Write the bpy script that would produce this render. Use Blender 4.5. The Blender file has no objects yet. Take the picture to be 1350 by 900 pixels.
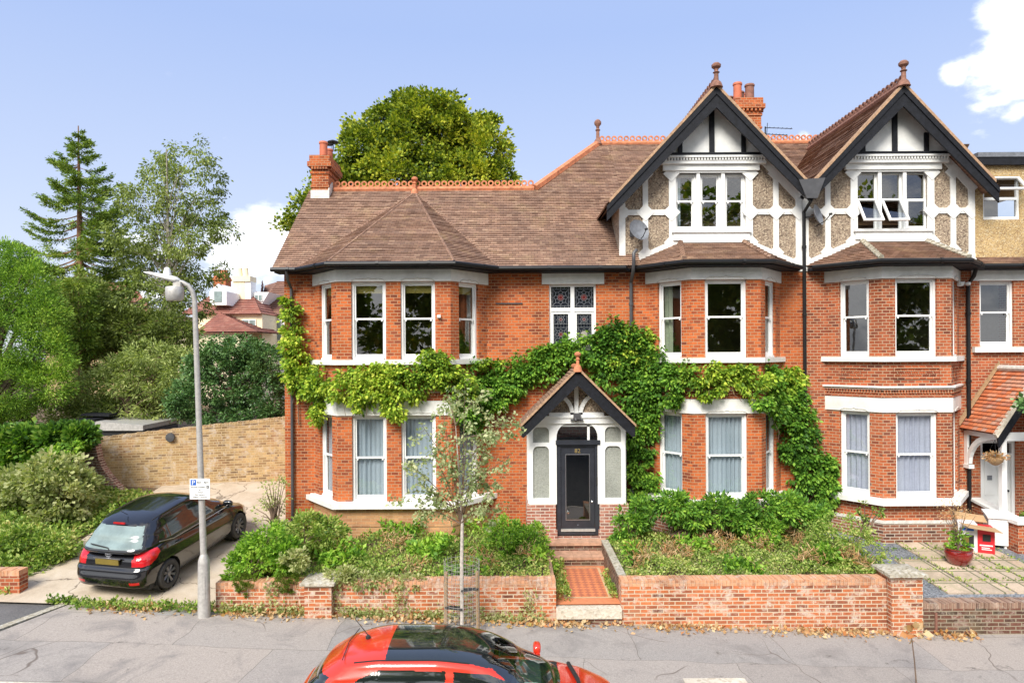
import bpy, math, random
import numpy as np
from mathutils import Vector, Matrix
random.seed(7); RS = np.random.RandomState(11)
sc = bpy.context.scene
COL = sc.collection
R = math.radians
pi = math.pi

# ------------------------------------------------------------------ measured frame of the place
# eye 5.3 m above the road, looking along +Y; lens 24 mm (900 px focal length on the 1350 px photograph)
EYE = 5.3
def X_(px, Y): return (px - 675.0) / 900.0 * Y
def Z_(px, py, Y): return EYE - (py + .006 * (px - 675) - 465.0) / 900.0 * Y
YF = 17.8       # main front wall of the houses
YB = 16.75      # front face of the bays and porch

# ------------------------------------------------------------------ materials
def new_mat(name):
    m = bpy.data.materials.new(name); m.use_nodes = True
    nt = m.node_tree; b = nt.nodes['Principled BSDF']
    return m, nt, b
def N(nt, typ, **kw):
    n = nt.nodes.new(typ)
    for k, v in kw.items():
        if k.startswith('i_'): n.inputs[k[2:].replace('_', ' ')].default_value = v
        else: setattr(n, k, v)
    return n
def L(nt, a, ao, b, bi): nt.links.new(a.outputs[ao], b.inputs[bi])
def ramp(nt, stops):
    r = nt.nodes.new('ShaderNodeValToRGB'); e = r.color_ramp.elements
    while len(e) < len(stops): e.new(.5)
    for k, (p, c) in enumerate(stops):
        e[k].position = p; e[k].color = (*c, 1) if len(c) == 3 else c
    return r
def mixc(nt, fac, a, b, mode='MIX'):
    m = nt.nodes.new('ShaderNodeMix'); m.data_type = 'RGBA'; m.blend_type = mode
    for s, v in ((0, fac), (6, a), (7, b)):
        if hasattr(v, 'is_linked') or hasattr(v, 'links'): nt.links.new(v, m.inputs[s])
        elif isinstance(v, (int, float)) and s == 0: m.inputs[s].default_value = v
        elif isinstance(v, tuple): m.inputs[s].default_value = (*v, 1) if len(v) == 3 else v
        else: m.inputs[s].default_value = v
    return m.outputs[2]
def noise(nt, scale, detail=4, rough=.55, coord='Object', dist=0, stretch=None):
    tc = nt.nodes.new('ShaderNodeTexCoord'); n = nt.nodes.new('ShaderNodeTexNoise')
    n.inputs['Scale'].default_value = scale; n.inputs['Detail'].default_value = detail
    n.inputs['Roughness'].default_value = rough; n.inputs['Distortion'].default_value = dist
    if stretch:
        mp = nt.nodes.new('ShaderNodeMapping'); mp.inputs['Scale'].default_value = stretch
        nt.links.new(tc.outputs[coord], mp.inputs['Vector']); nt.links.new(mp.outputs[0], n.inputs['Vector'])
    else: nt.links.new(tc.outputs[coord], n.inputs['Vector'])
    return n.outputs['Fac']
def band(nt, fac, lo, hi):
    m = nt.nodes.new('ShaderNodeMapRange'); m.inputs['From Min'].default_value = lo; m.inputs['From Max'].default_value = hi
    m.clamp = True; nt.links.new(fac, m.inputs['Value']); return m.outputs[0]
def bump(nt, b, h, strength=.5, dist=.02):
    bp = nt.nodes.new('ShaderNodeBump'); bp.inputs['Strength'].default_value = strength; bp.inputs['Distance'].default_value = dist
    nt.links.new(h, bp.inputs['Height']); nt.links.new(bp.outputs[0], b.inputs['Normal'])

def plain(name, c, rough=.6, metal=0, vary=.12, scale=6, coat=0, spec=.5, bmp=0):
    m, nt, b = new_mat(name)
    f = noise(nt, scale, 5, .6)
    d = tuple(max(0, v * (1 - vary)) for v in c); e = tuple(min(1, v * (1 + vary)) for v in c)
    r = ramp(nt, [(.3, d), (.7, e)]); nt.links.new(f, r.inputs[0])
    nt.links.new(r.outputs[0], b.inputs['Base Color'])
    b.inputs['Roughness'].default_value = rough; b.inputs['Metallic'].default_value = metal
    b.inputs['Coat Weight'].default_value = coat; b.inputs['Coat Roughness'].default_value = .07; b.inputs['Specular IOR Level'].default_value = spec
    if bmp: bump(nt, b, noise(nt, scale * 6, 4, .6), bmp, .01)
    return m

def brick(name, c1, c2, c3, mortar, bw=.225, rh=.075, ms=.010, patch=.5, stain=None, blend=.55, offset=.5, white=0):
    m, nt, b = new_mat(name)
    uv = N(nt, 'ShaderNodeUVMap'); uv.uv_map = 'UVMap'
    bt = N(nt, 'ShaderNodeTexBrick'); bt.offset = offset
    bt.inputs['Scale'].default_value = 1; bt.inputs['Mortar Size'].default_value = ms
    bt.inputs['Brick Width'].default_value = bw; bt.inputs['Row Height'].default_value = rh
    bt.inputs['Mortar Smooth'].default_value = .15; bt.inputs['Bias'].default_value = 0
    bt.inputs['Color1'].default_value = (0, 0, 0, 1); bt.inputs['Color2'].default_value = (1, 1, 1, 1)
    bt.inputs['Mortar'].default_value = (.5, .5, .5, 1)
    # slight wobble so the joints are not ruler-straight
    nz = N(nt, 'ShaderNodeTexNoise'); nz.inputs['Scale'].default_value = 9; nt.links.new(uv.outputs[0], nz.inputs['Vector'])
    vm = N(nt, 'ShaderNodeVectorMath', operation='SCALE'); vm.inputs['Scale'].default_value = .006
    nt.links.new(nz.outputs['Color'], vm.inputs[0])
    va = N(nt, 'ShaderNodeVectorMath', operation='ADD'); nt.links.new(uv.outputs[0], va.inputs[0]); nt.links.new(vm.outputs[0], va.inputs[1])
    nt.links.new(va.outputs[0], bt.inputs['Vector'])
    r = ramp(nt, [(0, c3), (.22, c2), (.6, c1), (1, tuple(min(1, v * 1.18) for v in c1))])
    nt.links.new(bt.outputs['Color'], r.inputs[0])
    big = noise(nt, .55, 4, .6); bf = band(nt, big, .40, .62)
    dk = mixc(nt, .75, r.outputs[0], c2, 'MIX')
    col = mixc(nt, 0.0, r.outputs[0], dk)
    mx = col.node; ml = N(nt, 'ShaderNodeMath', operation='MULTIPLY'); ml.inputs[1].default_value = patch
    nt.links.new(bf, ml.inputs[0]); nt.links.new(ml.outputs[0], mx.inputs[0])
    fine = noise(nt, 22, 5, .7); fr = ramp(nt, [(.25, (.62, .62, .62)), (.75, (1.25, 1.22, 1.2))]); nt.links.new(fine, fr.inputs[0])
    col = mixc(nt, blend, col, fr.outputs[0], 'MULTIPLY')
    if stain:
        sf = band(nt, noise(nt, 1.7, 6, .65, dist=.6), .52, .68)
        sm = N(nt, 'ShaderNodeMath', operation='MULTIPLY'); sm.inputs[1].default_value = stain[1]; nt.links.new(sf, sm.inputs[0])
        col = mixc(nt, sm.outputs[0], col, stain[0])
    st = ramp(nt, [(.32, (.55, .54, .54)), (.50, (1, 1, 1)), (.75, (1.12, 1.10, 1.06))]); nt.links.new(noise(nt, 1.0, 6, .65, dist=.4, stretch=(1.1, 1.1, .35)), st.inputs[0])
    col = mixc(nt, .75, col, st.outputs[0], 'MULTIPLY')
    if white:
        wf = band(nt, noise(nt, 4.5, 6, .72, dist=.4), .51, .64)
        sm = N(nt, 'ShaderNodeMath', operation='MULTIPLY'); sm.inputs[1].default_value = white; nt.links.new(wf, sm.inputs[0])
        col = mixc(nt, sm.outputs[0], col, (.62, .55, .47))
    col = mixc(nt, bt.outputs['Fac'], col, mortar)
    nt.links.new(col, b.inputs['Base Color']); b.inputs['Roughness'].default_value = .9; b.inputs['Specular IOR Level'].default_value = .25
    inv = N(nt, 'ShaderNodeMath', operation='SUBTRACT'); inv.inputs[0].default_value = 1; nt.links.new(bt.outputs['Fac'], inv.inputs[1])
    ad = N(nt, 'ShaderNodeMath', operation='MULTIPLY_ADD'); ad.inputs[1].default_value = .35; nt.links.new(fine, ad.inputs[0]); nt.links.new(inv.outputs[0], ad.inputs[2])
    bump(nt, b, ad.outputs[0], .6, .008)
    return m

def tile(name, cols, w=.165, h=.1, lichen=None, rough=.85):
    m, nt, b = new_mat(name)
    uv = N(nt, 'ShaderNodeUVMap'); uv.uv_map = 'UVMap'
    bt = N(nt, 'ShaderNodeTexBrick'); bt.offset = .5
    bt.inputs['Scale'].default_value = 1; bt.inputs['Mortar Size'].default_value = .0035
    bt.inputs['Brick Width'].default_value = w; bt.inputs['Row Height'].default_value = h; bt.inputs['Mortar Smooth'].default_value = .2
    bt.inputs['Color1'].default_value = (0, 0, 0, 1); bt.inputs['Color2'].default_value = (1, 1, 1, 1); bt.inputs['Mortar'].default_value = (.5, .5, .5, 1)
    nt.links.new(uv.outputs[0], bt.inputs['Vector'])
    n = len(cols); r = ramp(nt, [(k / (n - 1), c) for k, c in enumerate(cols)]); nt.links.new(bt.outputs['Color'], r.inputs[0])
    fr = ramp(nt, [(.3, (.74, .74, .76)), (.7, (1.22, 1.18, 1.14))]); nt.links.new(noise(nt, .8, 7, .7), fr.inputs[0])
    col = mixc(nt, .8, r.outputs[0], fr.outputs[0], 'MULTIPLY')
    f2 = ramp(nt, [(.3, (.7, .7, .7)), (.7, (1.2, 1.2, 1.2))]); nt.links.new(noise(nt, 30, 4, .7), f2.inputs[0])
    col = mixc(nt, .7, col, f2.outputs[0], 'MULTIPLY')
    if lichen:
        lf = band(nt, noise(nt, 1.6, 7, .7, dist=.5), .53, .72)
        sm = N(nt, 'ShaderNodeMath', operation='MULTIPLY'); sm.inputs[1].default_value = lichen[1]; nt.links.new(lf, sm.inputs[0])
        col = mixc(nt, sm.outputs[0], col, lichen[0])
    col = mixc(nt, bt.outputs['Fac'], col, (.04, .03, .028))
    nt.links.new(col, b.inputs['Base Color']); b.inputs['Roughness'].default_value = rough; b.inputs['Specular IOR Level'].default_value = .3
    bump(nt, b, bt.outputs['Color'], .25, .006)
    return m

def speckle(name, cols, scale=60, rough=.95, big=None, bmp=.6, dist=.012):
    m, nt, b = new_mat(name)
    tc = N(nt, 'ShaderNodeTexCoord'); v = N(nt, 'ShaderNodeTexVoronoi'); v.inputs['Scale'].default_value = scale
    nt.links.new(tc.outputs['Object'], v.inputs['Vector'])
    n = len(cols); r = ramp(nt, [(k / (n - 1), c) for k, c in enumerate(cols)])
    sp = N(nt, 'ShaderNodeSeparateColor'); nt.links.new(v.outputs['Color'], sp.inputs[0]); nt.links.new(sp.outputs[0], r.inputs[0])
    col = r.outputs[0]
    fr = ramp(nt, [(.3, (.75, .75, .75)), (.7, (1.15, 1.15, 1.15))]); nt.links.new(noise(nt, 1.3, 5, .6), fr.inputs[0])
    col = mixc(nt, .8, col, fr.outputs[0], 'MULTIPLY')
    if big:
        col = mixc(nt, band(nt, noise(nt, .9, 5, .6), .5, .7), col, big)
    nt.links.new(col, b.inputs['Base Color']); b.inputs['Roughness'].default_value = rough; b.inputs['Specular IOR Level'].default_value = .2
    bump(nt, b, v.outputs['Distance'], bmp, dist)
    return m

def leafm(name, cols, rough=.55, trans=.35, nscale=1.2):
    m, nt, b = new_mat(name)
    g = N(nt, 'ShaderNodeNewGeometry')
    n = len(cols); r = ramp(nt, [(k / (n - 1), c) for k, c in enumerate(cols)])
    ad = N(nt, 'ShaderNodeMath', operation='MULTIPLY_ADD'); ad.inputs[1].default_value = .62
    nb = band(nt, noise(nt, nscale, 3, .55), .3, .7)
    sm = N(nt, 'ShaderNodeMath', operation='MULTIPLY'); sm.inputs[1].default_value = .38; nt.links.new(nb, sm.inputs[0])
    nt.links.new(g.outputs['Random Per Island'], ad.inputs[0]); nt.links.new(sm.outputs[0], ad.inputs[2])
    nt.links.new(ad.outputs[0], r.inputs[0])
    nt.links.new(r.outputs[0], b.inputs['Base Color']); b.inputs['Roughness'].default_value = rough; b.inputs['Specular IOR Level'].default_value = .35
    t = N(nt, 'ShaderNodeBsdfTranslucent'); tm = mixc(nt, 1.0, r.outputs[0], (1.25, 1.3, .6), 'MULTIPLY'); nt.links.new(tm, t.inputs[0])
    mx = N(nt, 'ShaderNodeMixShader'); mx.inputs[0].default_value = trans
    nt.links.new(b.outputs[0], mx.inputs[1]); nt.links.new(t.outputs[0], mx.inputs[2])
    nt.links.new(mx.outputs[0], nt.nodes['Material Output'].inputs[0])
    return m

def glassm(name, tint=(.55, .6, .6), refl=1.0, wob=.0):
    m, nt, b = new_mat(name); nt.nodes.remove(b)
    t = N(nt, 'ShaderNodeBsdfTransparent'); t.inputs[0].default_value = (*tint, 1)
    g = N(nt, 'ShaderNodeBsdfGlossy'); g.inputs['Roughness'].default_value = .01; g.inputs[0].default_value = (refl, refl, refl, 1)
    fr = N(nt, 'ShaderNodeFresnel'); fr.inputs[0].default_value = 2.2
    if wob:
        bp = N(nt, 'ShaderNodeBump'); bp.inputs['Strength'].default_value = wob; bp.inputs['Distance'].default_value = .02
        nt.links.new(noise(nt, 1.6, 2, .5), bp.inputs['Height']); nt.links.new(bp.outputs[0], g.inputs['Normal'])
    ge = N(nt, 'ShaderNodeNewGeometry'); io = N(nt, 'ShaderNodeMapRange'); io.inputs['To Min'].default_value = 2.2; io.inputs['To Max'].default_value = 1 / 2.2
    nt.links.new(ge.outputs['Backfacing'], io.inputs['Value']); nt.links.new(io.outputs[0], fr.inputs[0])
    mx = N(nt, 'ShaderNodeMixShader'); nt.links.new(fr.outputs[0], mx.inputs[0])
    nt.links.new(t.outputs[0], mx.inputs[1]); nt.links.new(g.outputs[0], mx.inputs[2])
    nt.links.new(mx.outputs[0], nt.nodes['Material Output'].inputs[0])
    return m

M = {}
M['brick'] = brick('orange_red_brick', (.53, .135, .038), (.38, .086, .030), (.19, .052, .030), (.44, .25, .14), patch=.5, stain=((.25, .09, .06), .3), ms=.0085, bw=.175)
M['brick_b'] = brick('red_brick', (.46, .122, .046), (.31, .078, .036), (.14, .05, .034), (.46, .31, .20), patch=.6, stain=((.19, .10, .08), .3), ms=.0085, bw=.175)
M['brick_dark'] = brick('brown_brick', (.30, .12, .07), (.20, .08, .055), (.10, .05, .04), (.48, .40, .32), patch=.5)
M['brick_pier'] = brick('porch_brick', (.40, .15, .10), (.30, .12, .09), (.24, .11, .09), (.60, .50, .42), patch=.4, white=.35)
M['brick_garden'] = brick('garden_wall_brick', (.54, .17, .065), (.38, .12, .06), (.20, .08, .05), (.58, .46, .33), patch=.4, stain=((.31, .22, .15), .5), white=.8, ms=.010)
M['brick_cope'] = brick('coping_brick', (.62, .32, .18), (.55, .27, .15), (.42, .2, .12), (.55, .38, .26), bw=.075, rh=.4, offset=0, patch=.3, white=.6, ms=.004)
M['brick_cope_dark'] = brick('dark_coping_brick', (.34, .22, .16), (.25, .15, .11), (.16, .10, .08), (.40, .30, .22), bw=.075, rh=.4, offset=0, patch=.4, white=.4, ms=.004)
M['brick_low'] = brick('mossy_brick', (.17, .07, .048), (.11, .055, .04), (.06, .04, .03), (.30, .25, .18), patch=.6, stain=((.13, .12, .07), .6), white=.35)
M['brick_stock'] = brick('yellow_stock_brick', (.50, .35, .17), (.38, .25, .12), (.22, .145, .085), (.55, .42, .25), patch=.55, stain=((.42, .21, .11), .6), white=.7, ms=.009, blend=.95, bw=.23)
M['brick_wing'] = brick('purple_brown_brick', (.32, .17, .13), (.24, .12, .09), (.17, .09, .08), (.56, .47, .36), patch=.4, white=.2)
M['plinth'] = brick('sandy_plinth_brick', (.52, .29, .14), (.44, .22, .11), (.36, .18, .1), (.50, .34, .2), ms=.006, patch=.4, blend=.4)
M['tile'] = tile('clay_roof_tile', [(.20, .12, .083), (.29, .178, .125), (.35, .22, .155), (.24, .15, .11), (.42, .28, .195)], lichen=((.42, .31, .16), .45))
M['tile_b'] = tile('brown_roof_tile', [(.17, .095, .062), (.25, .145, .10), (.32, .195, .135), (.21, .13, .095)], lichen=((.36, .26, .13), .45))
M['tile_new'] = tile('orange_porch_tile', [(.56, .17, .07), (.50, .15, .065), (.62, .22, .10), (.50, .30, .22), (.42, .12, .06)], h=.11)
M['tile_far'] = tile('far_roof_tile', [(.36, .15, .11), (.30, .13, .10), (.40, .2, .15)], w=.3, h=.3)
M['tile_farb'] = tile('far_brown_tile', [(.25, .13, .09), (.20, .11, .08), (.30, .17, .12)], w=.3, h=.3)
M['ridge'] = plain('terracotta', (.52, .19, .09), .8, vary=.35, scale=9, bmp=.2)
M['terra_dark'] = plain('weathered_terracotta', (.23, .11, .075), .85, vary=.4, scale=14)
M['pot'] = plain('chimney_pot_clay', (.50, .14, .07), .7, vary=.2, scale=5)
M['pot_dark'] = plain('sooty_pot_clay', (.22, .10, .07), .8, vary=.3, scale=9)
M['lead'] = plain('lead_flashing', (.62, .60, .55), .6, vary=.2, scale=12)
M['lead_dark'] = plain('dark_lead', (.16, .17, .19), .5, vary=.3, scale=8)
M['white'] = plain('white_paint', (.82, .82, .80), .45, vary=.05, scale=3)
M['white2'] = plain('white_render_paint', (.77, .77, .74), .6, vary=.13, scale=2.6)
M['stone'] = plain('painted_stone', (.77, .76, .72), .6, vary=.13, scale=3.2)
M['black'] = plain('black_paint', (.008, .009, .013), .65, vary=.5, scale=10, bmp=.3, spec=.3)
M['blackgloss'] = plain('black_door_paint', (.03, .033, .042), .25, vary=.2)
M['pipe'] = plain('black_pipe', (.010, .010, .011), .45, vary=.2, spec=.35)
M['verge'] = plain('verge_mortar', (.40, .25, .15), .85, vary=.3, scale=14)
M['pipe_grey'] = plain('grey_pipe', (.07, .07, .075), .45, vary=.2)
M['peb'] = speckle('pebbledash', [(.27, .205, .15), (.39, .305, .22), (.56, .46, .34), (.14, .105, .08), (.44, .34, .25), (.21, .16, .12)], 34, dist=.03)
M['peb_new'] = speckle('new_pebbledash', [(.46, .32, .15), (.58, .42, .21), (.34, .22, .11), (.64, .52, .32)], 36, dist=.03)
M['plaster_in'] = plain('room_plaster', (.40, .35, .26), .9)
M['floor_in'] = plain('room_boards', (.12, .08, .05), .7)
M['glass'] = glassm('window_glass', (.78, .82, .84), 1.0, .05)
M['glass_dark'] = glassm('dim_window_glass', (.66, .68, .56), 1.0, .06)
M['obscure'] = speckle('obscure_glass', [(.26, .27, .24), (.36, .37, .33), (.30, .31, .28)], 45, .25)
M['chrome'] = plain('brushed_metal', (.6, .6, .62), .25, metal=1, vary=.05)
M['galv'] = plain('galvanised_steel', (.50, .48, .45), .5, metal=.35, vary=.18, scale=14)
M['brass'] = plain('brass', (.70, .52, .2), .3, metal=.7, vary=.05)
M['tyre'] = plain('tyre_rubber', (.055, .052, .05), .85, vary=.2)
M['rim'] = plain('dark_alloy', (.025, .025, .028), .4, metal=.3, vary=.1)
M['spoke'] = plain('grey_alloy', (.22, .22, .23), .35, metal=.6, vary=.1)
M['rim_l'] = plain('silver_alloy', (.5, .5, .52), .3, metal=.9, vary=.05)
M['carblack'] = plain('black_car_paint', (.006, .006, .008), .12, vary=.1, coat=1, spec=.6)
M['carred'] = plain('red_car_paint', (.66, .035, .012), .22, vary=.06, coat=1)
M['carglass'] = plain('tinted_car_glass', (.012, .016, .016), .03, vary=.05, spec=.9, coat=1)
M['carglass_l'] = plain('light_car_glass', (.20, .26, .25), .16, vary=.3, scale=3, spec=.8)
M['carplastic'] = plain('black_car_plastic', (.02, .02, .02), .55)
M['lamp_red'] = plain('red_lamp_lens', (.55, .01, .015), .1, vary=.3, scale=9, coat=1)
M['lamp_clear'] = plain('clear_lamp_lens', (.7, .7, .7), .08, vary=.15, scale=9, coat=1)
M['plate'] = plain('yellow_number_plate', (.19, .14, .025), .5)
M['wood'] = plain('weathered_wood', (.36, .24, .13), .8, vary=.2, scale=12)
M['bark'] = plain('tree_bark', (.16, .12, .085), .95, vary=.45, scale=9, bmp=.4)
M['bark_red'] = plain('spruce_bark', (.24, .13, .075), .95, vary=.4, scale=8, bmp=.4)
M['bark_birchd'] = plain('grey_birch_bark', (.30, .27, .22), .9, vary=.4, scale=8)
M['bark_birch'] = plain('birch_bark', (.50, .45, .40), .85, vary=.35, scale=15)
M['twig'] = plain('twig_bark', (.17, .115, .08), .9, vary=.3, scale=8)
M['soil'] = speckle('dark_soil', [(.10, .065, .04), (.16, .11, .07), (.2, .15, .09)], 25)
M['gravel'] = speckle('slate_gravel', [(.20, .21, .23), (.30, .32, .35), (.13, .14, .15), (.38, .39, .42)], 30, bmp=1, dist=.03)
def ground_mats():
    # pavement: grey concrete/asphalt flags, patched
    m, nt, b = new_mat('pavement_flags')
    tc = N(nt, 'ShaderNodeTexCoord'); mp = N(nt, 'ShaderNodeMapping'); nt.links.new(tc.outputs['Object'], mp.inputs[0])
    mp.inputs['Rotation'].default_value = (0, 0, R(0)); mp.inputs['Location'].default_value = (.35, .2, 0)
    nz = N(nt, 'ShaderNodeTexNoise'); nz.inputs['Scale'].default_value = .8; nt.links.new(tc.outputs['Object'], nz.inputs['Vector'])
    sv = N(nt, 'ShaderNodeVectorMath', operation='SCALE'); sv.inputs['Scale'].default_value = .38; nt.links.new(nz.outputs['Color'], sv.inputs[0])
    av = N(nt, 'ShaderNodeVectorMath', operation='ADD'); nt.links.new(mp.outputs[0], av.inputs[0]); nt.links.new(sv.outputs[0], av.inputs[1])
    bt = N(nt, 'ShaderNodeTexBrick'); bt.offset = .37; bt.inputs['Scale'].default_value = 1
    bt.inputs['Brick Width'].default_value = 2.7; bt.inputs['Row Height'].default_value = 1.35; bt.inputs['Mortar Size'].default_value = .006
    bt.inputs['Mortar Smooth'].default_value = .4
    bt.inputs['Color1'].default_value = (0, 0, 0, 1); bt.inputs['Color2'].default_value = (1, 1, 1, 1); bt.inputs['Mortar'].default_value = (.5, .5, .5, 1)
    nt.links.new(av.outputs[0], bt.inputs['Vector'])
    r = ramp(nt, [(0, (.29, .262, .24)), (.35, (.36, .325, .295)), (.65, (.30, .285, .27)), (1, (.42, .36, .31))]); nt.links.new(bt.outputs['Color'], r.inputs[0])
    g = ramp(nt, [(.35, (.5, .5, .5)), (.65, (1.4, 1.38, 1.35))]); nt.links.new(noise(nt, 38, 6, .9), g.inputs[0])
    col = mixc(nt, .7, r.outputs[0], g.outputs[0], 'MULTIPLY')
    col = mixc(nt, band(nt, noise(nt, .9, 7, .7, dist=.8), .50, .72), col, (.19, .175, .165))
    f = band(nt, noise(nt, 3.1, 6, .75, dist=.5), .6, .72)
    col = mixc(nt, f, col, (.13, .115, .10))
    col = mixc(nt, band(nt, noise(nt, 14, 5, .8), .60, .75), col, (.42, .38, .34))
    # wandering cracks
    vo = N(nt, 'ShaderNodeTexVoronoi'); vo.feature = 'DISTANCE_TO_EDGE'; vo.inputs['Scale'].default_value = .36
    a2 = N(nt, 'ShaderNodeVectorMath', operation='ADD'); s2 = N(nt, 'ShaderNodeVectorMath', operation='SCALE'); s2.inputs['Scale'].default_value = 1.2
    nt.links.new(nz.outputs['Color'], s2.inputs[0]); nt.links.new(tc.outputs['Object'], a2.inputs[0]); nt.links.new(s2.outputs[0], a2.inputs[1]); nt.links.new(a2.outputs[0], vo.inputs['Vector'])
    cr = band(nt, vo.outputs['Distance'], .0055, .0015); cm = N(nt, 'ShaderNodeMath', operation='MULTIPLY'); nt.links.new(cr, cm.inputs[0]); nt.links.new(band(nt, noise(nt, .45, 3, .5), .5, .56), cm.inputs[1]); col = mixc(nt, cm.outputs[0], col, (.16, .13, .11))
    col = mixc(nt, bt.outputs['Fac'], col, (.15, .13, .11))
    nt.links.new(col, b.inputs['Base Color']); b.inputs['Roughness'].default_value = .9
    bump(nt, b, noise(nt, 60, 3, .7), .25, .006); M['pavement'] = m
    M['asphalt'] = speckle('asphalt', [(.07, .07, .072), (.10, .10, .10), (.05, .05, .052)], 70)
    M['asphalt_l'] = speckle('old_asphalt', [(.14, .135, .13), (.18, .17, .165), (.11, .11, .11)], 60)
    # driveway: buff cracked concrete
    m, nt, b = new_mat('driveway_concrete')
    r = ramp(nt, [(.3, (.42, .34, .25)), (.5, (.52, .43, .32)), (.7, (.58, .50, .40))]); nt.links.new(noise(nt, 1.8, 7, .65, dist=.3), r.inputs[0])
    g = ramp(nt, [(.3, (.8, .8, .8)), (.7, (1.1, 1.1, 1.1))]); nt.links.new(noise(nt, 50, 3, .7), g.inputs[0])
    col = mixc(nt, .7, r.outputs[0], g.outputs[0], 'MULTIPLY')
    tc = N(nt, 'ShaderNodeTexCoord'); vo = N(nt, 'ShaderNodeTexVoronoi'); vo.feature = 'DISTANCE_TO_EDGE'; vo.inputs['Scale'].default_value = .55
    nz = N(nt, 'ShaderNodeTexNoise'); nz.inputs['Scale'].default_value = 1.5; nz.inputs['Detail'].default_value = 5; nt.links.new(tc.outputs['Object'], nz.inputs['Vector'])
    s2 = N(nt, 'ShaderNodeVectorMath', operation='SCALE'); s2.inputs['Scale'].default_value = .7; nt.links.new(nz.outputs['Color'], s2.inputs[0])
    a2 = N(nt, 'ShaderNodeVectorMath', operation='ADD'); nt.links.new(tc.outputs['Object'], a2.inputs[0]); nt.links.new(s2.outputs[0], a2.inputs[1]); nt.links.new(a2.outputs[0], vo.inputs['Vector'])
    col = mixc(nt, band(nt, vo.outputs['Distance'], .009, .002), col, (.18, .14, .10))
    nt.links.new(col, b.inputs['Base Color']); b.inputs['Roughness'].default_value = .9; bump(nt, b, noise(nt, 40, 4, .7), .3, .008); M['drive'] = m
    M['slab'] = brick('paving_slabs', (.50, .40, .30), (.44, .36, .28), (.52, .38, .28), (.17, .17, .10), bw=.62, rh=.62, ms=.022, offset=0, patch=.3, stain=((.22, .23, .11), .4))
    # encaustic tile path: diamond checks with a buff border
    m, nt, b = new_mat('terracotta_path_tiles')
    tc = N(nt, 'ShaderNodeTexCoord'); mp = N(nt, 'ShaderNodeMapping'); mp.inputs['Rotation'].default_value = (0, 0, R(45)); nt.links.new(tc.outputs['Object'], mp.inputs[0])
    ck = N(nt, 'ShaderNodeTexChecker'); ck.inputs['Scale'].default_value = 9.2; ck.inputs[1].default_value = (.66, .22, .09, 1); ck.inputs[2].default_value = (.44, .14, .075, 1)
    nt.links.new(mp.outputs[0], ck.inputs[0])
    g = ramp(nt, [(.3, (.75, .75, .75)), (.7, (1.2, 1.2, 1.2))]); nt.links.new(noise(nt, 7, 4, .7), g.inputs[0])
    col = mixc(nt, .8, ck.outputs[0], g.outputs[0], 'MULTIPLY'); nt.links.new(col, b.inputs['Base Color']); b.inputs['Roughness'].default_value = .7; M['pathtile'] = m
    M['pathborder'] = plain('path_border_tile', (.62, .22, .10), .7, vary=.15, scale=12)
    M['pathline'] = plain('buff_tile_strip', (.62, .42, .24), .7, vary=.1)
    M['step'] = plain('sandstone_step', (.50, .29, .19), .85, vary=.3, scale=7, bmp=.3)
    M['cap'] = speckle('lichened_stone', [(.38, .34, .26), (.50, .46, .37), (.28, .25, .18), (.55, .52, .46)], 22)
    M['curb'] = speckle('pale_stone', [(.60, .53, .42), (.68, .62, .52), (.50, .43, .33)], 20)
    M['curtain'] = plain('net_curtain', (.52, .58, .62), .9, vary=.06, scale=30)
    M['curtain_w'] = plain('white_curtain', (.60, .60, .69), .9, vary=.08, scale=24)
    M['blind'] = plain('roller_blind', (.55, .45, .18), .9)
    M['paperlamp'] = plain('paper_shade', (.62, .60, .42), .9)
    M['pale_leaf'] = leafm('dry_leaf', [(.30, .16, .06), (.46, .28, .12), (.60, .46, .26), (.50, .20, .07), (.42, .40, .12)], trans=.15)
    M['wist'] = leafm('climber_leaf', [(0.03, 0.08, 0.012), (0.112, 0.224, 0.0224), (0.2976, 0.4588, 0.0434), (0.546, 0.65, 0.078), (0.806, 0.806, 0.143)], nscale=.8, trans=.25)  # darkest tones of most leaf ramps stand in for shaded gaps in foliage
    M['wist_g'] = leafm('green_climber_leaf', [(0.02, 0.065, 0.012), (0.0771, 0.2017, 0.0237), (0.216, 0.4185, 0.0473), (0.459, 0.6345, 0.081)], nscale=1, trans=.25)
    M['cover'] = leafm('ground_cover_leaf', [(0.03, 0.07, 0.012), (0.1188, 0.216, 0.0324), (0.2784, 0.4176, 0.0696), (0.528, 0.588, 0.18), (0.552, 0.408, 0.18)])
    M['shrub'] = leafm('bright_shrub_leaf', [(0.03, 0.09, 0.012), (0.1247, 0.2833, 0.0283), (0.325, 0.55, 0.0562), (0.6, 0.725, 0.15)])
    M['shrub_pale'] = leafm('variegated_leaf', [(.14, .20, .05), (.30, .36, .12), (.50, .52, .25), (.60, .56, .32)])
    M['ivy'] = leafm('ivy_leaf', [(0.015, 0.05, 0.01), (0.0593, 0.1424, 0.0214), (0.162, 0.324, 0.0405), (0.486, 0.567, 0.1215)])
    M['maple'] = leafm('maple_leaf', [(0.025, 0.055, 0.008), (0.0954, 0.159, 0.0159), (0.2688, 0.3472, 0.028), (0.529, 0.5405, 0.046), (0.713, 0.6325, 0.0805)], nscale=.45, trans=.25)
    M['holly'] = leafm('holly_leaf', [(0.02, 0.06, 0.02), (0.0593, 0.1424, 0.0415), (0.1485, 0.2835, 0.0878), (0.297, 0.4455, 0.1755)], rough=.35, trans=.15)
    M['olive'] = leafm('willow_leaf', [(0.06, 0.09, 0.02), (0.2017, 0.2729, 0.0712), (0.459, 0.54, 0.1755), (0.702, 0.729, 0.3375)])
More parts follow.
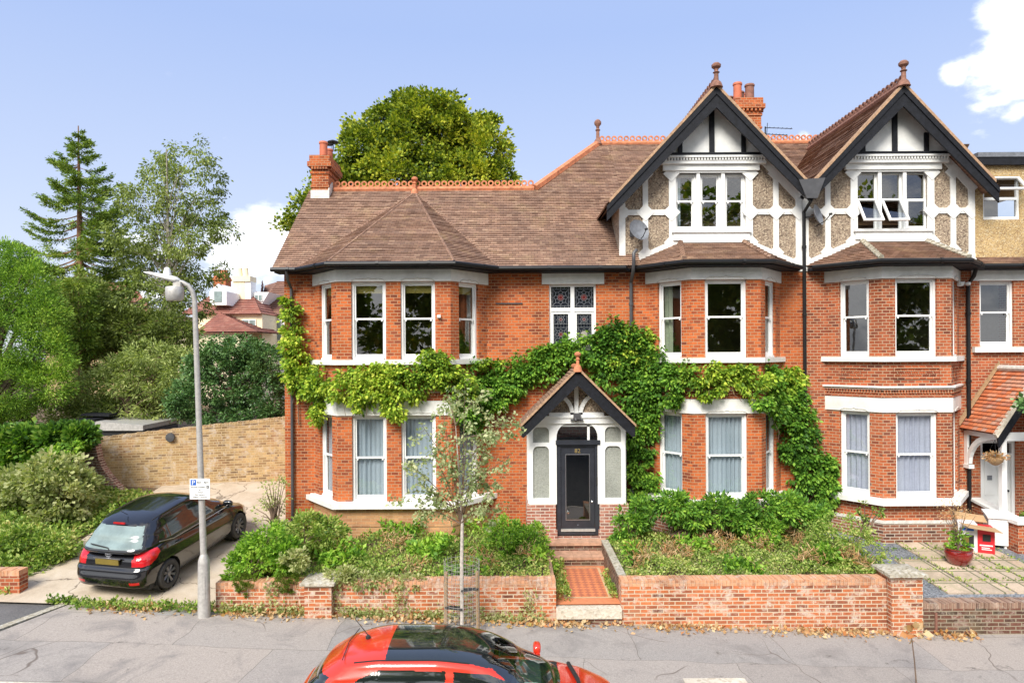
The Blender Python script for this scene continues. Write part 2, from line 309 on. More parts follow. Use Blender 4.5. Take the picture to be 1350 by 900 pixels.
    M['birchl'] = leafm('birch_leaf', [(0.04, 0.06, 0.015), (0.124, 0.1736, 0.0372), (0.29, 0.3625, 0.087), (0.493, 0.5365, 0.1885)], nscale=.5)
    M['birchy'] = leafm('young_birch_leaf', [(.16, .24, .09), (.30, .38, .17), (.50, .54, .30), (.64, .62, .36)])
    M['spruce'] = leafm('spruce_needle', [(0.03, 0.07, 0.012), (0.114, 0.2027, 0.0279), (0.3, 0.42, 0.06), (0.51, 0.54, 0.12)], trans=.2, nscale=.6)
    M['cyp'] = leafm('cypress_spray', [(0.02, 0.06, 0.01), (0.1133, 0.2493, 0.0249), (0.325, 0.525, 0.0562), (0.6, 0.725, 0.1125)], trans=.2, nscale=.6)
    M['moss'] = leafm('moss_cushion', [(.06, .11, .01), (.13, .2, .02), (.2, .28, .03)])
    M['treeback'] = leafm('street_tree_leaf', [(0.04, 0.09, 0.015), (0.1188, 0.2112, 0.0264), (0.304, 0.384, 0.048), (0.672, 0.48, 0.064)], nscale=.4, trans=.5)
ground_mats()

# ------------------------------------------------------------------ mesh builder
class MB:
    def __init__(s): s.v = []; s.f = []; s.uv = []
    def poly(s, pts, uv=None):
        i = len(s.v); s.v += [tuple(p) for p in pts]; s.f.append(list(range(i, i + len(pts)))); s.uv.append(uv)
    def box(s, x0, y0, z0, x1, y1, z1):
        s.fbox(None, x0, x1, y0, y1, z0, z1)
    def fbox(s, fr, u0, u1, o0, o1, z0, z1):
        # fr None: plain box (o = +Y); else frame with o = outwards
        g = (lambda u, o, z: (u, o, z)) if fr is None else fr
        c = [g(u, o, z) for z in (z0, z1) for o in (o0, o1) for u in (u0, u1)]
        q = [(0, 1, 3, 2), (4, 6, 7, 5), (0, 4, 5, 1), (2, 3, 7, 6), (0, 2, 6, 4), (1, 5, 7, 3)]
        ctr = [sum(p[k] for p in c) / 8 for k in range(3)]
        for f in q:
            P = [Vector(c[i]) for i in f]; n = (P[1] - P[0]).cross(P[2] - P[0])
            if n.dot((P[0] + P[2]) / 2 - Vector(ctr)) < 0: P.reverse()
            s.poly(P)
    def prism(s, pts, vec):
        # planar polygon extruded by vec
        P = [Vector(p) for p in pts]; V = Vector(vec)
        n = Vector((0, 0, 0))
        for i in range(len(P)): n += P[i].cross(P[(i + 1) % len(P)])
        if n.dot(V) > 0: P.reverse()
        Q = [p + V for p in P]
        s.poly(P); s.poly(list(reversed(Q)))
        for i in range(len(P)):
            j = (i + 1) % len(P); s.poly([P[j], P[i], Q[i], Q[j]])
    def tube(s, pts, r, n=8, cap=True):
        pts = [Vector(p) for p in pts]; rr = r if isinstance(r, (list, tuple)) else [r] * len(pts)
        rings = []; up = None
        for i, p in enumerate(pts):
            a = pts[max(0, i - 1)]; b = pts[min(len(pts) - 1, i + 1)]; d = (b - a)
            if d.length < 1e-6: d = Vector((0, 0, 1))
            d.normalize()
            if up is None: up = d.orthogonal().normalized()
            up = (up - d * up.dot(d)); up = up.normalized() if up.length > 1e-4 else d.orthogonal().normalized()
            w = d.cross(up); base = len(s.v)
            for k in range(n):
                t = 2 * pi * k / n; s.v.append(tuple(p + (up * math.cos(t) + w * math.sin(t)) * rr[i]))
            rings.append(base)
        for a, b in zip(rings[:-1], rings[1:]):
            for k in range(n):
                s.f.append([a + k, a + (k + 1) % n, b + (k + 1) % n, b + k]); s.uv.append(None)
        if cap:
            s.f.append([rings[0] + k for k in reversed(range(n))]); s.uv.append(None)
            s.f.append([rings[-1] + k for k in range(n)]); s.uv.append(None)
    def lathe(s, prof, c=(0, 0, 0), n=16, axis='Z', closed=False, caps=True):
        base = len(s.v)
        for (r, h) in prof:
            for k in range(n):
                t = 2 * pi * k / n; a, b = r * math.cos(t), r * math.sin(t)
                p = (a, b, h) if axis == 'Z' else ((h, a, b) if axis == 'X' else (a, h, b))
                s.v.append((c[0] + p[0], c[1] + p[1], c[2] + p[2]))
        m = len(prof)
        for i in range(m - 1 + (1 if closed else 0)):
            a = base + i * n; b = base + ((i + 1) % m) * n
            for k in range(n): s.f.append([a + k, a + (k + 1) % n, b + (k + 1) % n, b + k]); s.uv.append(None)
        if caps and not closed:
            s.f.append([base + k for k in reversed(range(n))]); s.uv.append(None)
            s.f.append([base + (m - 1) * n + k for k in range(n)]); s.uv.append(None)
    def build(s, name, mat, parent=None, smooth=False, loc=None):
        me = bpy.data.meshes.new(name); me.from_pydata(s.v, [], s.f); me.update()
        ul = me.uv_layers.new(name='UVMap')
        for p, uv in zip(me.polygons, s.uv):
            if uv is not None:
                for k, li in enumerate(p.loop_indices): ul.data[li].uv = uv[k]
            else:
                n = p.normal
                if abs(n.z) > .95:
                    for li in p.loop_indices:
                        q = me.vertices[me.loops[li].vertex_index].co; ul.data[li].uv = (q.x, q.y)
                else:
                    t = Vector((-n.y, n.x, 0)).normalized(); w = n.cross(t)
                    for li in p.loop_indices:
                        q = me.vertices[me.loops[li].vertex_index].co; ul.data[li].uv = (q.dot(t), q.dot(w))
        me.materials.append(M[mat] if isinstance(mat, str) else mat)
        if smooth:
            for p in me.polygons: p.use_smooth = True
            try: me.set_sharp_from_angle(angle=R(40))
            except Exception: pass
        return link(name, me, parent)

def link(name, me, parent=None):
    o = bpy.data.objects.new(name, me); COL.objects.link(o)
    if parent is not None:
        o.parent = parent
        if not parent.get('_local'):
            off = Vector((0, 0, 0)); q = parent
            while q is not None: off += q.location; q = q.parent
            if parent.type == 'EMPTY' : o.matrix_parent_inverse = Matrix.Translation(-parent.location)
    return o
def thing(name, label, cat, loc=(0, 0, 0), group=None, local=False, rot=None):
    o = bpy.data.objects.new(name, None); COL.objects.link(o); o.location = loc; o.empty_display_size = .2
    o['label'] = label; o['category'] = cat
    if group: o['group'] = group
    if local: LOCALS.add(o.name)
    if rot: o.rotation_euler = rot
    return o
LOCALS = set()
def link(name, me, parent=None):
    o = bpy.data.objects.new(name, me); COL.objects.link(o)
    if parent is not None:
        o.parent = parent
        if parent.type == 'EMPTY' and parent.name not in LOCALS: o.matrix_parent_inverse = Matrix.Translation(-Vector(parent.location))
    return o
def tag(o, label, cat, group=None, kind=None):
    if label: o['label'] = label
    if cat: o['category'] = cat
    if group: o['group'] = group
    if kind: o['kind'] = kind
    return o
def struct(o): o['kind'] = 'structure'; return o

class Frame:
    def __init__(s, A, B):
        s.A = Vector((A[0], A[1], 0)); d = Vector((B[0] - A[0], B[1] - A[1], 0)); s.len = d.length
        s.u = d.normalized(); s.n = Vector((s.u.y, -s.u.x, 0))
    def __call__(s, u, o, z): p = s.A + s.u * u + s.n * o; return (p.x, p.y, z)

def clip(poly, k, lim, keep_above):
    out = []
    for i in range(len(poly)):
        a, b = poly[i], poly[(i + 1) % len(poly)]
        ia = (a[k] >= lim - 1e-9) if keep_above else (a[k] <= lim + 1e-9); ib = (b[k] >= lim - 1e-9) if keep_above else (b[k] <= lim + 1e-9)
        if ia: out.append(a)
        if ia != ib:
            t = (lim - a[k]) / (b[k] - a[k]); out.append((a[0] + (b[0] - a[0]) * t, a[1] + (b[1] - a[1]) * t))
    return out
def tiles(mb, pts, e=.1, t=.022, under=True):
    """lay overlapping courses of plain tiles over a planar convex polygon"""
    P = [Vector(p) for p in pts]; n = Vector((0, 0, 0))
    for i in range(len(P)): n += (P[i] - P[0]).cross(P[(i + 1) % len(P)] - P[0])
    n.normalize()
    if n.z < 0: n = -n; P.reverse()
    hx = Vector((-n.y, n.x, 0)).normalized(); w = n.cross(hx)
    if w.z < 0: w = -w; hx = -hx
    O = min(P, key=lambda p: p.z)
    q = [((p - O).dot(hx), (p - O).dot(w)) for p in P]; vmax = max(a[1] for a in q); v = 0; u_off = random.random()
    while v < vmax - 1e-4:
        c = clip(clip(q, 1, v, True), 1, v + e, False)
        if len(c) >= 3:
            # split into short runs so that each course wanders a little
            u0 = min(a[0] for a in c); u1 = max(a[0] for a in c); k = max(1, int((u1 - u0) / 1.3))
            for j in range(k):
                cc = c if k == 1 else clip(clip(c, 0, u0 + (u1 - u0) * j / k, True), 0, u0 + (u1 - u0) * (j + 1) / k, False)
                if len(cc) < 3: continue
                tt = t * random.uniform(.75, 1.35)
                pts3 = [O + hx * a + w * b + n * (tt * (1 - (b - v) / e) + .002) for a, b in cc]
                uvs = [(a + u_off, b + e * 500) for a, b in cc]
                m = (pts3[1] - pts3[0]).cross(pts3[2] - pts3[0])
                if m.dot(n) < 0: pts3.reverse(); uvs.reverse()
                mb.poly(pts3, uvs)
                low = [a for a in cc if abs(a[1] - v) < 1e-4]
                if len(low) >= 2:
                    a0 = min(low); a1 = max(low)
                    A0 = O + hx * a0[0] + w * a0[1] + n * (tt + .002); A1 = O + hx * a1[0] + w * a1[1] + n * (tt + .002)
                    mb.poly([A0 - n * tt * 1.1, A1 - n * tt * 1.1, A1, A0], [(a0[0] + u_off, v + e * 500 + .01), (a1[0] + u_off, v + e * 500 + .01), (a1[0] + u_off, v + e * 500 + .02), (a0[0] + u_off, v + e * 500 + .02)])
        v += e
    if under: mb.poly([p - n * .06 for p in P]) 

def crest(mb, A, B, sz=.2):
    """ridge tiles crested with rings"""
    A = Vector(A); B = Vector(B); d = B - A; Ln = d.length; d.normalize(); up = Vector((0, 0, 1)); up = (up - d * up.dot(d)).normalized(); w = d.cross(up)
    mb.tube([A - up * .03, B - up * .03], .09, 8)
    k = int(Ln / sz)
    for i in range(k):
        c = A + d * (i + .5) * Ln / k + up * (.06 + sz * .38)
        ro, ri, th = sz * .47, sz * .24, .022; n = 10
        base = len(mb.v)
        for j in range(n):
            a = 2 * pi * j / n; e = d * math.cos(a) + up * math.sin(a)
            for rr, o in ((ro, -th), (ro, th), (ri, th), (ri, -th)): mb.v.append(tuple(c + e * rr + w * o))
        for j in range(n):
            a = base + j * 4; b = base + ((j + 1) % n) * 4
            for q in range(4): mb.f.append([a + q, b + q, b + (q + 1) % 4, a + (q + 1) % 4]); mb.uv.append(None)
def finial(c, h, name, mat, parent, r=.09):
    m = MB(); m.lathe([(r * 1.5, -.12), (r * 1.1, 0), (r * .55, h * .12), (r * .5, h * .45), (r * .8, h * .5), (r * .45, h * .56), (r * .5, h * .66), (r * 1.05, h * .76), (r * 1.1, h * .86), (r * .7, h * .95), (.01, h)], c, 12)
    return m.build(name, mat, parent, True)

# ------------------------------------------------------------------ leaves
def rnd_dirs(n): v = RS.normal(size=(n, 3)); return v / np.linalg.norm(v, axis=1)[:, None]
def leaf_mesh(name, P, axis, Ln, ratio, mat, parent=None, up=None, upw=.6):
    n = len(P)
    axis = axis / np.maximum(np.linalg.norm(axis, axis=1), 1e-6)[:, None]
    r = rnd_dirs(n) if up is None else rnd_dirs(n) * (1 - upw) + np.array(up)[None] * upw
    side = np.cross(axis, r); side /= np.maximum(np.linalg.norm(side, axis=1), 1e-6)[:, None]
    nn = np.cross(side, axis)
    Ln = np.asarray(Ln) * np.ones(n); L3 = Ln[:, None]; W = L3 * ratio / 2
    V = np.empty((n, 4, 3)); V[:, 0] = P; V[:, 1] = P + axis * L3 * .5 + side * W + nn * L3 * .08
    V[:, 2] = P + axis * L3; V[:, 3] = P + axis * L3 * .5 - side * W + nn * L3 * .08
    me = bpy.data.meshes.new(name); me.vertices.add(n * 4); me.vertices.foreach_set('co', V.reshape(-1).astype(np.float32))
    idx = (np.arange(n)[:, None] * 4 + np.array([0, 1, 2, 0, 2, 3])[None]).reshape(-1).astype(np.int32)
    me.loops.add(n * 6); me.loops.foreach_set('vertex_index', idx)
    me.polygons.add(n * 2); me.polygons.foreach_set('loop_start', (np.arange(n * 2) * 3).astype(np.int32)); me.polygons.foreach_set('loop_total', np.full(n * 2, 3, np.int32))
    me.update(calc_edges=True); me.materials.append(M[mat]); me.validate()
    return link(name, me, parent)
def blob_pts(c, r, n, shell=.55):
    """points in an ellipsoid, pushed towards its outside; also returns outward directions"""
    d = rnd_dirs(n); rad = (shell + (1 - shell) * RS.rand(n)) if shell >= 0 else RS.rand(n) ** .33
    return np.array(c)[None] + d * rad[:, None] * np.array(r)[None], d
def clumps(blobs, n_cl, per, cr, shell=.7):
    """leaf positions gathered into clumps spread over several ellipsoids"""
    vol = np.array([(b[1][0] * b[1][1] * b[1][2]) ** (2 / 3) for b in blobs]); k = np.maximum(1, (vol / vol.sum() * n_cl).astype(int))
    P = []; D = []; C = []
    for (c, r), kk in zip(blobs, k):
        cp, cd = blob_pts(c, r, kk, shell)
        C.append(cp)
        for q, d in zip(cp, cd):
            m = max(2, int(per * RS.uniform(.5, 1.5))); s = cr * RS.uniform(.6, 1.3)
            lp, ld = blob_pts(q, (s, s, s * .75), m, .15); P.append(lp); D.append(ld * .8 + d[None] * .6)
    return np.concatenate(P), np.concatenate(D), np.concatenate(C)
# ------------------------------------------------------------------ the two brick houses
def bay_pts(c, hw, hf, o=0.0, YW=YF, YBf=YB):
    """plan of a canted bay grown outwards by o: wall end, two front corners, wall end"""
    dx = hw - hf; dy = YW - YBf; ln = math.hypot(dx, dy)
    # front line y = YBf - o ; canted line offset o
    nx, ny = -dy / ln, -dx / ln   # outward normal of left cant
    # left cant passes through (c-hw,YW)+(nx,ny)*o, direction (dx,-dy)/ln
    ax, ay = c - hw + nx * o, YW + ny * o
    t = (ay - (YBf - o)) / dy; fx = ax + dx * t
    t2 = (ay - YW) / dy; wx = ax + dx * t2
    return [(wx, YW), (fx, YBf - o), (2 * c - fx, YBf - o), (2 * c - wx, YW)]
def wall_panel(mb, fr, z0, z1, ops, depth=.13):
    us = sorted({0, fr.len, *[o[0] for o in ops], *[o[1] for o in ops]}); zs = sorted({z0, z1, *[o[2] for o in ops], *[o[3] for o in ops]})
    for a, b in zip(us[:-1], us[1:]):
        for c, d in zip(zs[:-1], zs[1:]):
            um, zm = (a + b) / 2, (c + d) / 2
            if any(o[0] < um < o[1] and o[2] < zm < o[3] for o in ops): continue
            mb.poly([fr(a, 0, c), fr(b, 0, c), fr(b, 0, d), fr(a, 0, d)])
            mb.poly([fr(b, -.22, c), fr(a, -.22, c), fr(a, -.22, d), fr(b, -.22, d)])
    for (a, b, c, d) in ops:
        D = -.22
        mb.poly([fr(a, 0, c), fr(a, 0, d), fr(a, D, d), fr(a, D, c)]); mb.poly([fr(b, 0, d), fr(b, 0, c), fr(b, D, c), fr(b, D, d)])
        mb.poly([fr(a, 0, d), fr(b, 0, d), fr(b, D, d), fr(a, D, d)]); mb.poly([fr(b, 0, c), fr(a, 0, c), fr(a, D, c), fr(b, D, c)])
def curtain(fr, u0, u1, z0, z1, o, mat, parent, name='curtain', amp=.035, per=.11):
    m = MB(); n = max(8, int((u1 - u0) / .014)); ph = random.random() * 6; rows = []; per *= random.uniform(.8, 1.35); amp = random.uniform(.03, .045)
    for k in range(n + 1):
        u = u0 + (u1 - u0) * k / n; d = o + amp * math.sin(u / per * 2 * pi + ph + .8 * math.sin(u * 7)) * (.6 + .4 * math.sin(u * 11 + ph))
        rows.append((fr(u, d, z0), fr(u, d * .98, z1)))
    for a, b in zip(rows[:-1], rows[1:]): m.poly([a[0], b[0], b[1], a[1]])
    return m.build(name, mat, parent, True)
def sash(fr, u0, u1, z0, z1, parent, cur=None, hood=True, mid=.52, glass='glass', blind=False, lower_gap=0, label=None):
    """vertical sliding sash window in its box frame"""
    m = MB(); b = .055; o0, o1 = -.16, -.085
    m.fbox(fr, u0, u0 + b, o0, o1 + .02, z0, z1); m.fbox(fr, u1 - b, u1, o0, o1 + .02, z0, z1)
    m.fbox(fr, u0 + b, u1 - b, o0, o1 + .02, z1 - b, z1)
    m.fbox(fr, u0 + b, u1 - b, o0, o1 + .07, z0, z0 + .05)
    zm = z0 + (z1 - z0) * mid; r = .042
    a, c = u0 + b, u1 - b
    # upper sash in front, lower sash behind
    for (za, zb, oo) in ((zm - .015, z1 - b, -.10), (z0 + .05 + lower_gap, zm + .03, -.135)):
        bot = .045 if oo > -.12 else .085
        m.fbox(fr, a, a + r, oo - .03, oo, za, zb); m.fbox(fr, c - r, c, oo - .03, oo, za, zb)
        m.fbox(fr, a + r, c - r, oo - .03, oo, zb - r, zb); m.fbox(fr, a + r, c - r, oo - .03, oo, za, za + bot)
    for uu in (a + .06, c - .06): m.fbox(fr, uu - .018, uu + .018, -.1, -.085, zm - .055, zm - .015)
    w = m.build('window', 'white', parent)
    if label: w['label'] = label
    g = MB()
    g.poly([fr(a + r, -.118, zm + .03), fr(c - r, -.118, zm + .03), fr(c - r, -.118, z1 - b - r), fr(a + r, -.118, z1 - b - r)])
    g.poly([fr(a + r, -.152, z0 + .13 + lower_gap), fr(c - r, -.152, z0 + .13 + lower_gap), fr(c - r, -.152, zm - .01), fr(a + r, -.152, zm - .01)])
    g.build('pane', glass, w)
    if cur == 'full':
        curtain(fr, a, c, z0 + .05, z1 - b, -.215, 'curtain', w)
    elif cur == 'white': curtain(fr, a, c, z0 + .05, z1 - b, -.215, 'curtain_w', w, per=.15)
    elif cur == 'left': curtain(fr, a, a + (c - a) * .35, z0 + .05, z1 - b, -.25, 'curtain', w)
    if blind:
        bm = MB(); bm.fbox(fr, a, c, -.215, -.2, z1 - b - .22, z1 - b); bm.build('blind', 'blind', w)
    if hood:
        h = MB(); um = (u0 + u1) / 2; zz = z1 + .035
        h.tube([fr(u0 + .01, .04, z1 + .005), fr(u0 + .05, .04, zz), fr(u0 + .12, .04, zz + .025), fr(um - .06, .04, zz + .025), fr(um, .04, zz + .05), fr(um + .06, .04, zz + .025), fr(u1 - .12, .04, zz + .025), fr(u1 - .05, .04, zz), fr(u1 - .01, .04, z1 + .005)], .013, 5)
        h.build('hood_moulding', 'lead', w)
    return w

ZG = .5           # ground floor brickwork starts below the garden level
ZE = 7.50         # eaves
ZU0, ZU1 = 5.15, 7.07     # upper windows
ZL0, ZL1 = 1.68, 3.785    # lower windows
def bay(house, wall, c, hw, hf, fronts, lower_cur, upper_kw, with_panels=False):
    P = bay_pts(c, hw, hf)
    for i in range(3):
        fr = Frame(P[i], P[i + 1]); Ln = fr.len
        if i == 1: win = [(hf + x0, hf + x1) for x0, x1 in fronts]
        elif i == 0: win = [(Ln * .25, Ln * .78)]
        else: win = [(Ln * .22, Ln * .75)]
        ops = [(a, b, ZU0, ZU1) for a, b in win] + [(a, b, ZL0, ZL1) for a, b in win]
        wall_panel(wall, fr, 0, ZE, ops)
        for (a, b) in win:
            sash(fr, a, b, ZU0, ZU1, house, **upper_kw(i)); sash(fr, a, b, ZL0, ZL1, house, cur=lower_cur, mid=.5)
    def slab(o, z0, z1, name, mat):
        q = bay_pts(c, hw, hf, o); m = MB(); q2 = [(q[0][0], YF - .02), q[1], q[2], (q[3][0], YF - .02)]
        m.prism([(x, y, z0) for x, y in q2], (0, 0, z1 - z0)); return m.build(name, mat, house)
    def ring(o0, o1, z0, z1, name, mat):
        a = bay_pts(c, hw, hf, o0); b = bay_pts(c, hw, hf, o1); m = MB()
        for i in range(3):
            A0, A1, B0, B1 = a[i], a[i + 1], b[i], b[i + 1]
            m.prism([(A0[0], A0[1], z0), (A1[0], A1[1], z0), (B1[0], B1[1], z0), (B0[0], B0[1], z0)], (0, 0, z1 - z0))
        return m.build(name, mat, house)
    ring(.002, .035, ZU1 + .0, 7.36, 'lintel', 'stone'); ring(.002, .035, ZL1, 4.14, 'lintel', 'stone')
    ring(-.2, .11, ZU0 - .12, ZU0, 'sill', 'stone'); ring(-.2, .19, ZL0 - .15, ZL0 - .03, 'sill', 'stone'); ring(-.2, .10, ZL0 - .03, ZL0 + .002, 'sill', 'stone')
    ring(-.05, .085, 4.385, 4.43, 'string_course', 'stone' if with_panels else 'ridge'); ring(.002, .05, 4.15, 4.18, 'string_course', 'brick_b'); ring(.002, .05, 4.33, 4.383, 'string_course', 'brick_dark')
    d = MB()
    for i in range(3):
        fr = Frame(P[i], P[i + 1]); k = int(fr.len / .07)
        for j in range(k): u = (j + .5) * fr.len / k; d.fbox(fr, u - .018, u + .018, .003, .045, 4.25, 4.328)
    d.build('dentil_course', 'brick_b', house)
    ring(.002, .05, .5, 1.07, 'plinth', 'brick_dark' if hf < 1.2 else 'plinth'); ring(.002, .065, 1.072, 1.14, 'plinth_band', 'lead' if with_panels else 'plinth')
    if hf > 1.2: ring(.002, .03, 1.142, 1.528, 'plinth', 'plinth')
    if with_panels:
        for i, (a, b) in ((0, (.35, 1.0)), (1, (hf - .58, hf + .58)), (2, (.35, 1.0))):
            fr = Frame(P[i], P[i + 1]); m = MB()
            m.fbox(fr, a, b, .002, .03, 4.86, 4.9); m.fbox(fr, a, b, .002, .03, 4.60, 4.64); m.fbox(fr, a, a + .04, .002, .03, 4.64, 4.86); m.fbox(fr, b - .04, b, .002, .03, 4.64, 4.86)
            k = int((b - a - .12) / .055)
            for j in range(k):
                for zz in (4.68, 4.735, 4.79):
                    u = a + .07 + j * .055 + (.02 if zz == 4.735 else 0); m.fbox(fr, u - .015, u + .015, .002, .018, zz, zz + .03)
            m.build('terracotta_panel', 'brick_b', house)
    return P

def gutter(house, pts, name='gutter'):
    m = MB(); m.tube(pts, .058, 8)
    for a, b in zip(pts[:-1], pts[1:]):
        a = Vector(a); b = Vector(b); k = max(1, int((b - a).length / 1.1))
        for j in range(1, k + 1):
            q = a + (b - a) * j / (k + .5); d = (b - a).normalized() * .035; m.tube([q - d, q + d], .068, 8)
    return m.build(name, 'pipe', house, True)
def downpipe(house, pts, r=.04, mat='pipe'):
    m = MB(); m.tube(pts, r, 8)
    z0 = min(p[2] for p in pts); z1 = max(p[2] for p in pts); x, y = pts[-1][0], pts[-1][1]; z = z0 + .4
    while z < z1 - .3: m.tube([(x, y, z - .035), (x, y, z + .035)], r * 1.35, 8); z += 1.75
    return m.build('downpipe', mat, house, True)
def soffit(house, poly, z=7.40):
    m = MB(); m.prism([(x, y, z - .03) for x, y in poly], (0, 0, .07)); return m.build('soffit', 'black', house)

TAN = .839
def zroof(y): return ZE + TAN * (y - 17.4)

def gable(house, c, xl, xr, tri_label, windows_open=False, cut_right=False):
    """pebbledashed attic gable with white boarding, triple window, black bargeboards and a white tympanum"""
    fr = Frame((0, YF), (1, YF)); slope = 1.07; za = 11.85   # wall apex (roof underside)
    zt = lambda x: za - abs(x - c) * slope
    # wall polygon with the window opening left out
    wx0, wx1, wz0, wz1 = c - .93, c + .93, 8.45, 9.95
    w = MB()
    def col(a, b, lo, hi):
        n = 2
        w.prism([(a, YF, lo), (b, YF, lo), (b, YF, hi(b)), (a, YF, hi(a))], (0, .2, 0))
    col(xl, wx0, 7.45, zt); col(wx1, xr, 7.45, zt)
    w.prism([(wx0, YF, 7.45), (wx1, YF, 7.45), (wx1, YF, wz0), (wx0, YF, wz0)], (0, .2, 0))
    w.prism([(wx0, YF, wz1), (wx1, YF, wz1), (wx1, YF, zt(wx1)), (c, YF, za), (wx0, YF, zt(wx0))], (0, .2, 0))
    # cheek walls running back into the roof
    for x, s in ((xl, 1), (xr, -1)):
        if x == xr and cut_right: continue
        y1 = 17.4 + (zt(x) - ZE) / TAN
        w.prism([(x, YF + .2, 7.3), (x, YF + .2, zt(x)), (x, y1, zt(x))], (s * .15, 0, 0))
    w.build('gable_wall', 'peb', house)
    # white boards
    bb = [MB(), MB()]; b = bb[0]; o = .035
    def brd(x0, x1, z0, z1): bb[x0 > c].fbox(fr, x0, x1, .002, o, z0, z1)
    def sl(p, q, wd):
        p = Vector((p[0], 0, p[1])); q = Vector((q[0], 0, q[1])); d = (q - p).normalized(); nn = Vector((-d.z, 0, d.x)) * wd / 2
        bb[p.x > c].prism([(v.x, YF - .004, v.z) for v in (p - nn, q - nn, q + nn, p + nn)], (0, -(o + .004), 0))
    def dia(x, z, r=.23):
        q = clip(clip([(x - r, z), (x, z - r), (x + r, z), (x, z + r)], 0, xl + .005, True), 0, xr - .005, False)
        bb[x > c].prism([(a, YF - .003, b_) for a, b_ in q], (0, -(o + .011 + .002 * random.random()), 0))
    in0, in1 = c - .98, c + .98
    m1l = (xl + in0) / 2 - .02; m1r = (xr + in1) / 2 + .02
    rz = 8.93
    zlow = lambda x: 8.13 - max(0, abs(x - c) - .85) * .42
    for x in (xl + .08, m1l, in0 - .02, in1 + .02, m1r, xr - .08):
        hw_ = .08 if x in (xl + .08, xr - .08) else .07
        if x in (in0 - .02, in1 + .02): hw_ = .09
        brd(x - hw_, x + hw_, zlow(x) - .15, min(10.0, zt(x) - .02))
    brd(xl + .03, in0, rz - .07, rz + .07); brd(in1, xr - .03, rz - .07, rz + .07)
    for x in (xl + .08, m1l, in0 - .05, in1 + .05, m1r, xr - .08): dia(x, rz)
    for x in (m1l, in0 - .05, in1 + .05, m1r): dia(x, min(9.93, zt(x) - .1), .21); dia(x, zlow(x) + .09, .20)
    dia(xl + .1, zlow(xl) + .12, .2); dia(xr - .1, zlow(xr) + .12, .2)
    for s, xe in ((-1, xl), (1, xr)):
        sl((xe, zlow(xe)), (c + s * .85, 8.16), .2); sl((xe, zt(xe) - .1), (c + s * 1.15, zt(c + 1.15) - .1), .2)
    for b in bb: b.build('timber_boarding', 'white2', house)
    # triple window
    wm = MB(); k = 3; mull = .085
    wm.fbox(fr, wx0, wx1, -.12, .06, wz1, wz1 + .06)
    sw = (wx1 - wx0 - mull * 2) / 3
    for j in (1, 2):
        u = wx0 + j * sw + (j - 1) * mull; wm.fbox(fr, u, u + mull, -.16, .03, wz0, wz1)
    wm.build('mullion', 'white', house)
    for j in range(3):
        u = wx0 + j * (sw + mull)
        if not windows_open: sash(fr, u, u + sw, wz0, wz1, house, hood=False, cur='left' if j == 0 else None)
        else:
            m = MB(); t = .045; o0, o1 = -.14, -.08
            zm = wz0 + (wz1 - wz0) * .53
            for (a, bb, c0, d0) in ((u, u + t, wz0, wz1), (u + sw - t, u + sw, wz0, wz1), (u + t, u + sw - t, wz1 - t, wz1), (u + t, u + sw - t, wz0, wz0 + t), (u + t, u + sw - t, zm - t / 2, zm + t / 2)): m.fbox(fr, a, bb, o0, o1, c0, d0)
            win = m.build('window', 'white', house)
            g = MB(); g.poly([fr(u + t, -.11, zm + t / 2), fr(u + sw - t, -.11, zm + t / 2), fr(u + sw - t, -.11, wz1 - t), fr(u + t, -.11, wz1 - t)]); g.build('pane', 'glass_dark', win)
            # lower light: top hung casement, pushed open on the first two
            ang = R(33) if j < 2 else 0; H = zm - wz0 - .04; cs = MB(); gl = MB()
            def hp(uu, dd, h): # point on casement; h measured down from the hinge
                return fr(uu, -.075 + math.sin(ang) * h + dd * math.cos(ang), zm - math.cos(ang) * h + dd * math.sin(ang))
            for (a, bb, h0, h1) in ((u + .02, u + .075, 0, H), (u + sw - .075, u + sw - .02, 0, H), (u + .075, u + sw - .075, 0, .055), (u + .075, u + sw - .075, H - .055, H)):
                cs.fbox(lambda q, dd, h: hp(q, dd, h), a, bb, 0, .045, h0, h1)
            cas = cs.build('casement', 'white', win); gl.poly([hp(u + .075, .02, .055), hp(u + sw - .075, .02, .055), hp(u + sw - .075, .02, H - .055), hp(u + .075, .02, H - .055)])
            gl.build('casement_pane', 'glass', win)
    s = MB(); s.fbox(fr, wx0 - .1, wx1 + .1, .0, .14, wz0 - .06, wz0); s.fbox(fr, wx0 - .06, wx1 + .06, .003, .09, wz0 - .26, wz0 - .06); s.build('sill', 'white', house)
    # cornice
    s = MB(); xc = .2
    s.fbox(fr, c - 1.25, c + 1.25, .005, .10, 10.0, 10.16); s.fbox(fr, c - 1.4, c + 1.4, .005, .17, 10.16, 10.24); s.fbox(fr, c - 1.4, c + 1.4, .05, .22, 10.31, 10.36)
    nd = 36
    for j in range(nd): u = c - 1.38 + 2.76 * (j + .5) / nd; s.fbox(fr, u - .02, u + .02, .03, .2, 10.24, 10.31)
    s.build('cornice', 'white2', house)
    # tympanum: white panel with black posts and beam
    t = MB(); t.prism([(c - 1.42, YF - .12, 10.42), (c + 1.42, YF - .12, 10.42), (c, YF - .12, za - .02)], (0, .115, 0)); t.build('tympanum', 'white2', house)
    p = MB(); f2 = Frame((0, YF - .121), (1, YF - .121))
    p.fbox(f2, c - 1.5, c + 1.5, 0, .07, 10.36, 10.44); p.fbox(f2, c - .065, c + .065, 0, .05, 10.44, 11.75)
    for s_ in (-1, 1): p.fbox(f2, c + s_ * .82 - .055, c + s_ * .82 + .055, 0, .05, 10.44, zt(c + .82) - .05)
    p.build('timber_posts', 'black', house)
    return zt

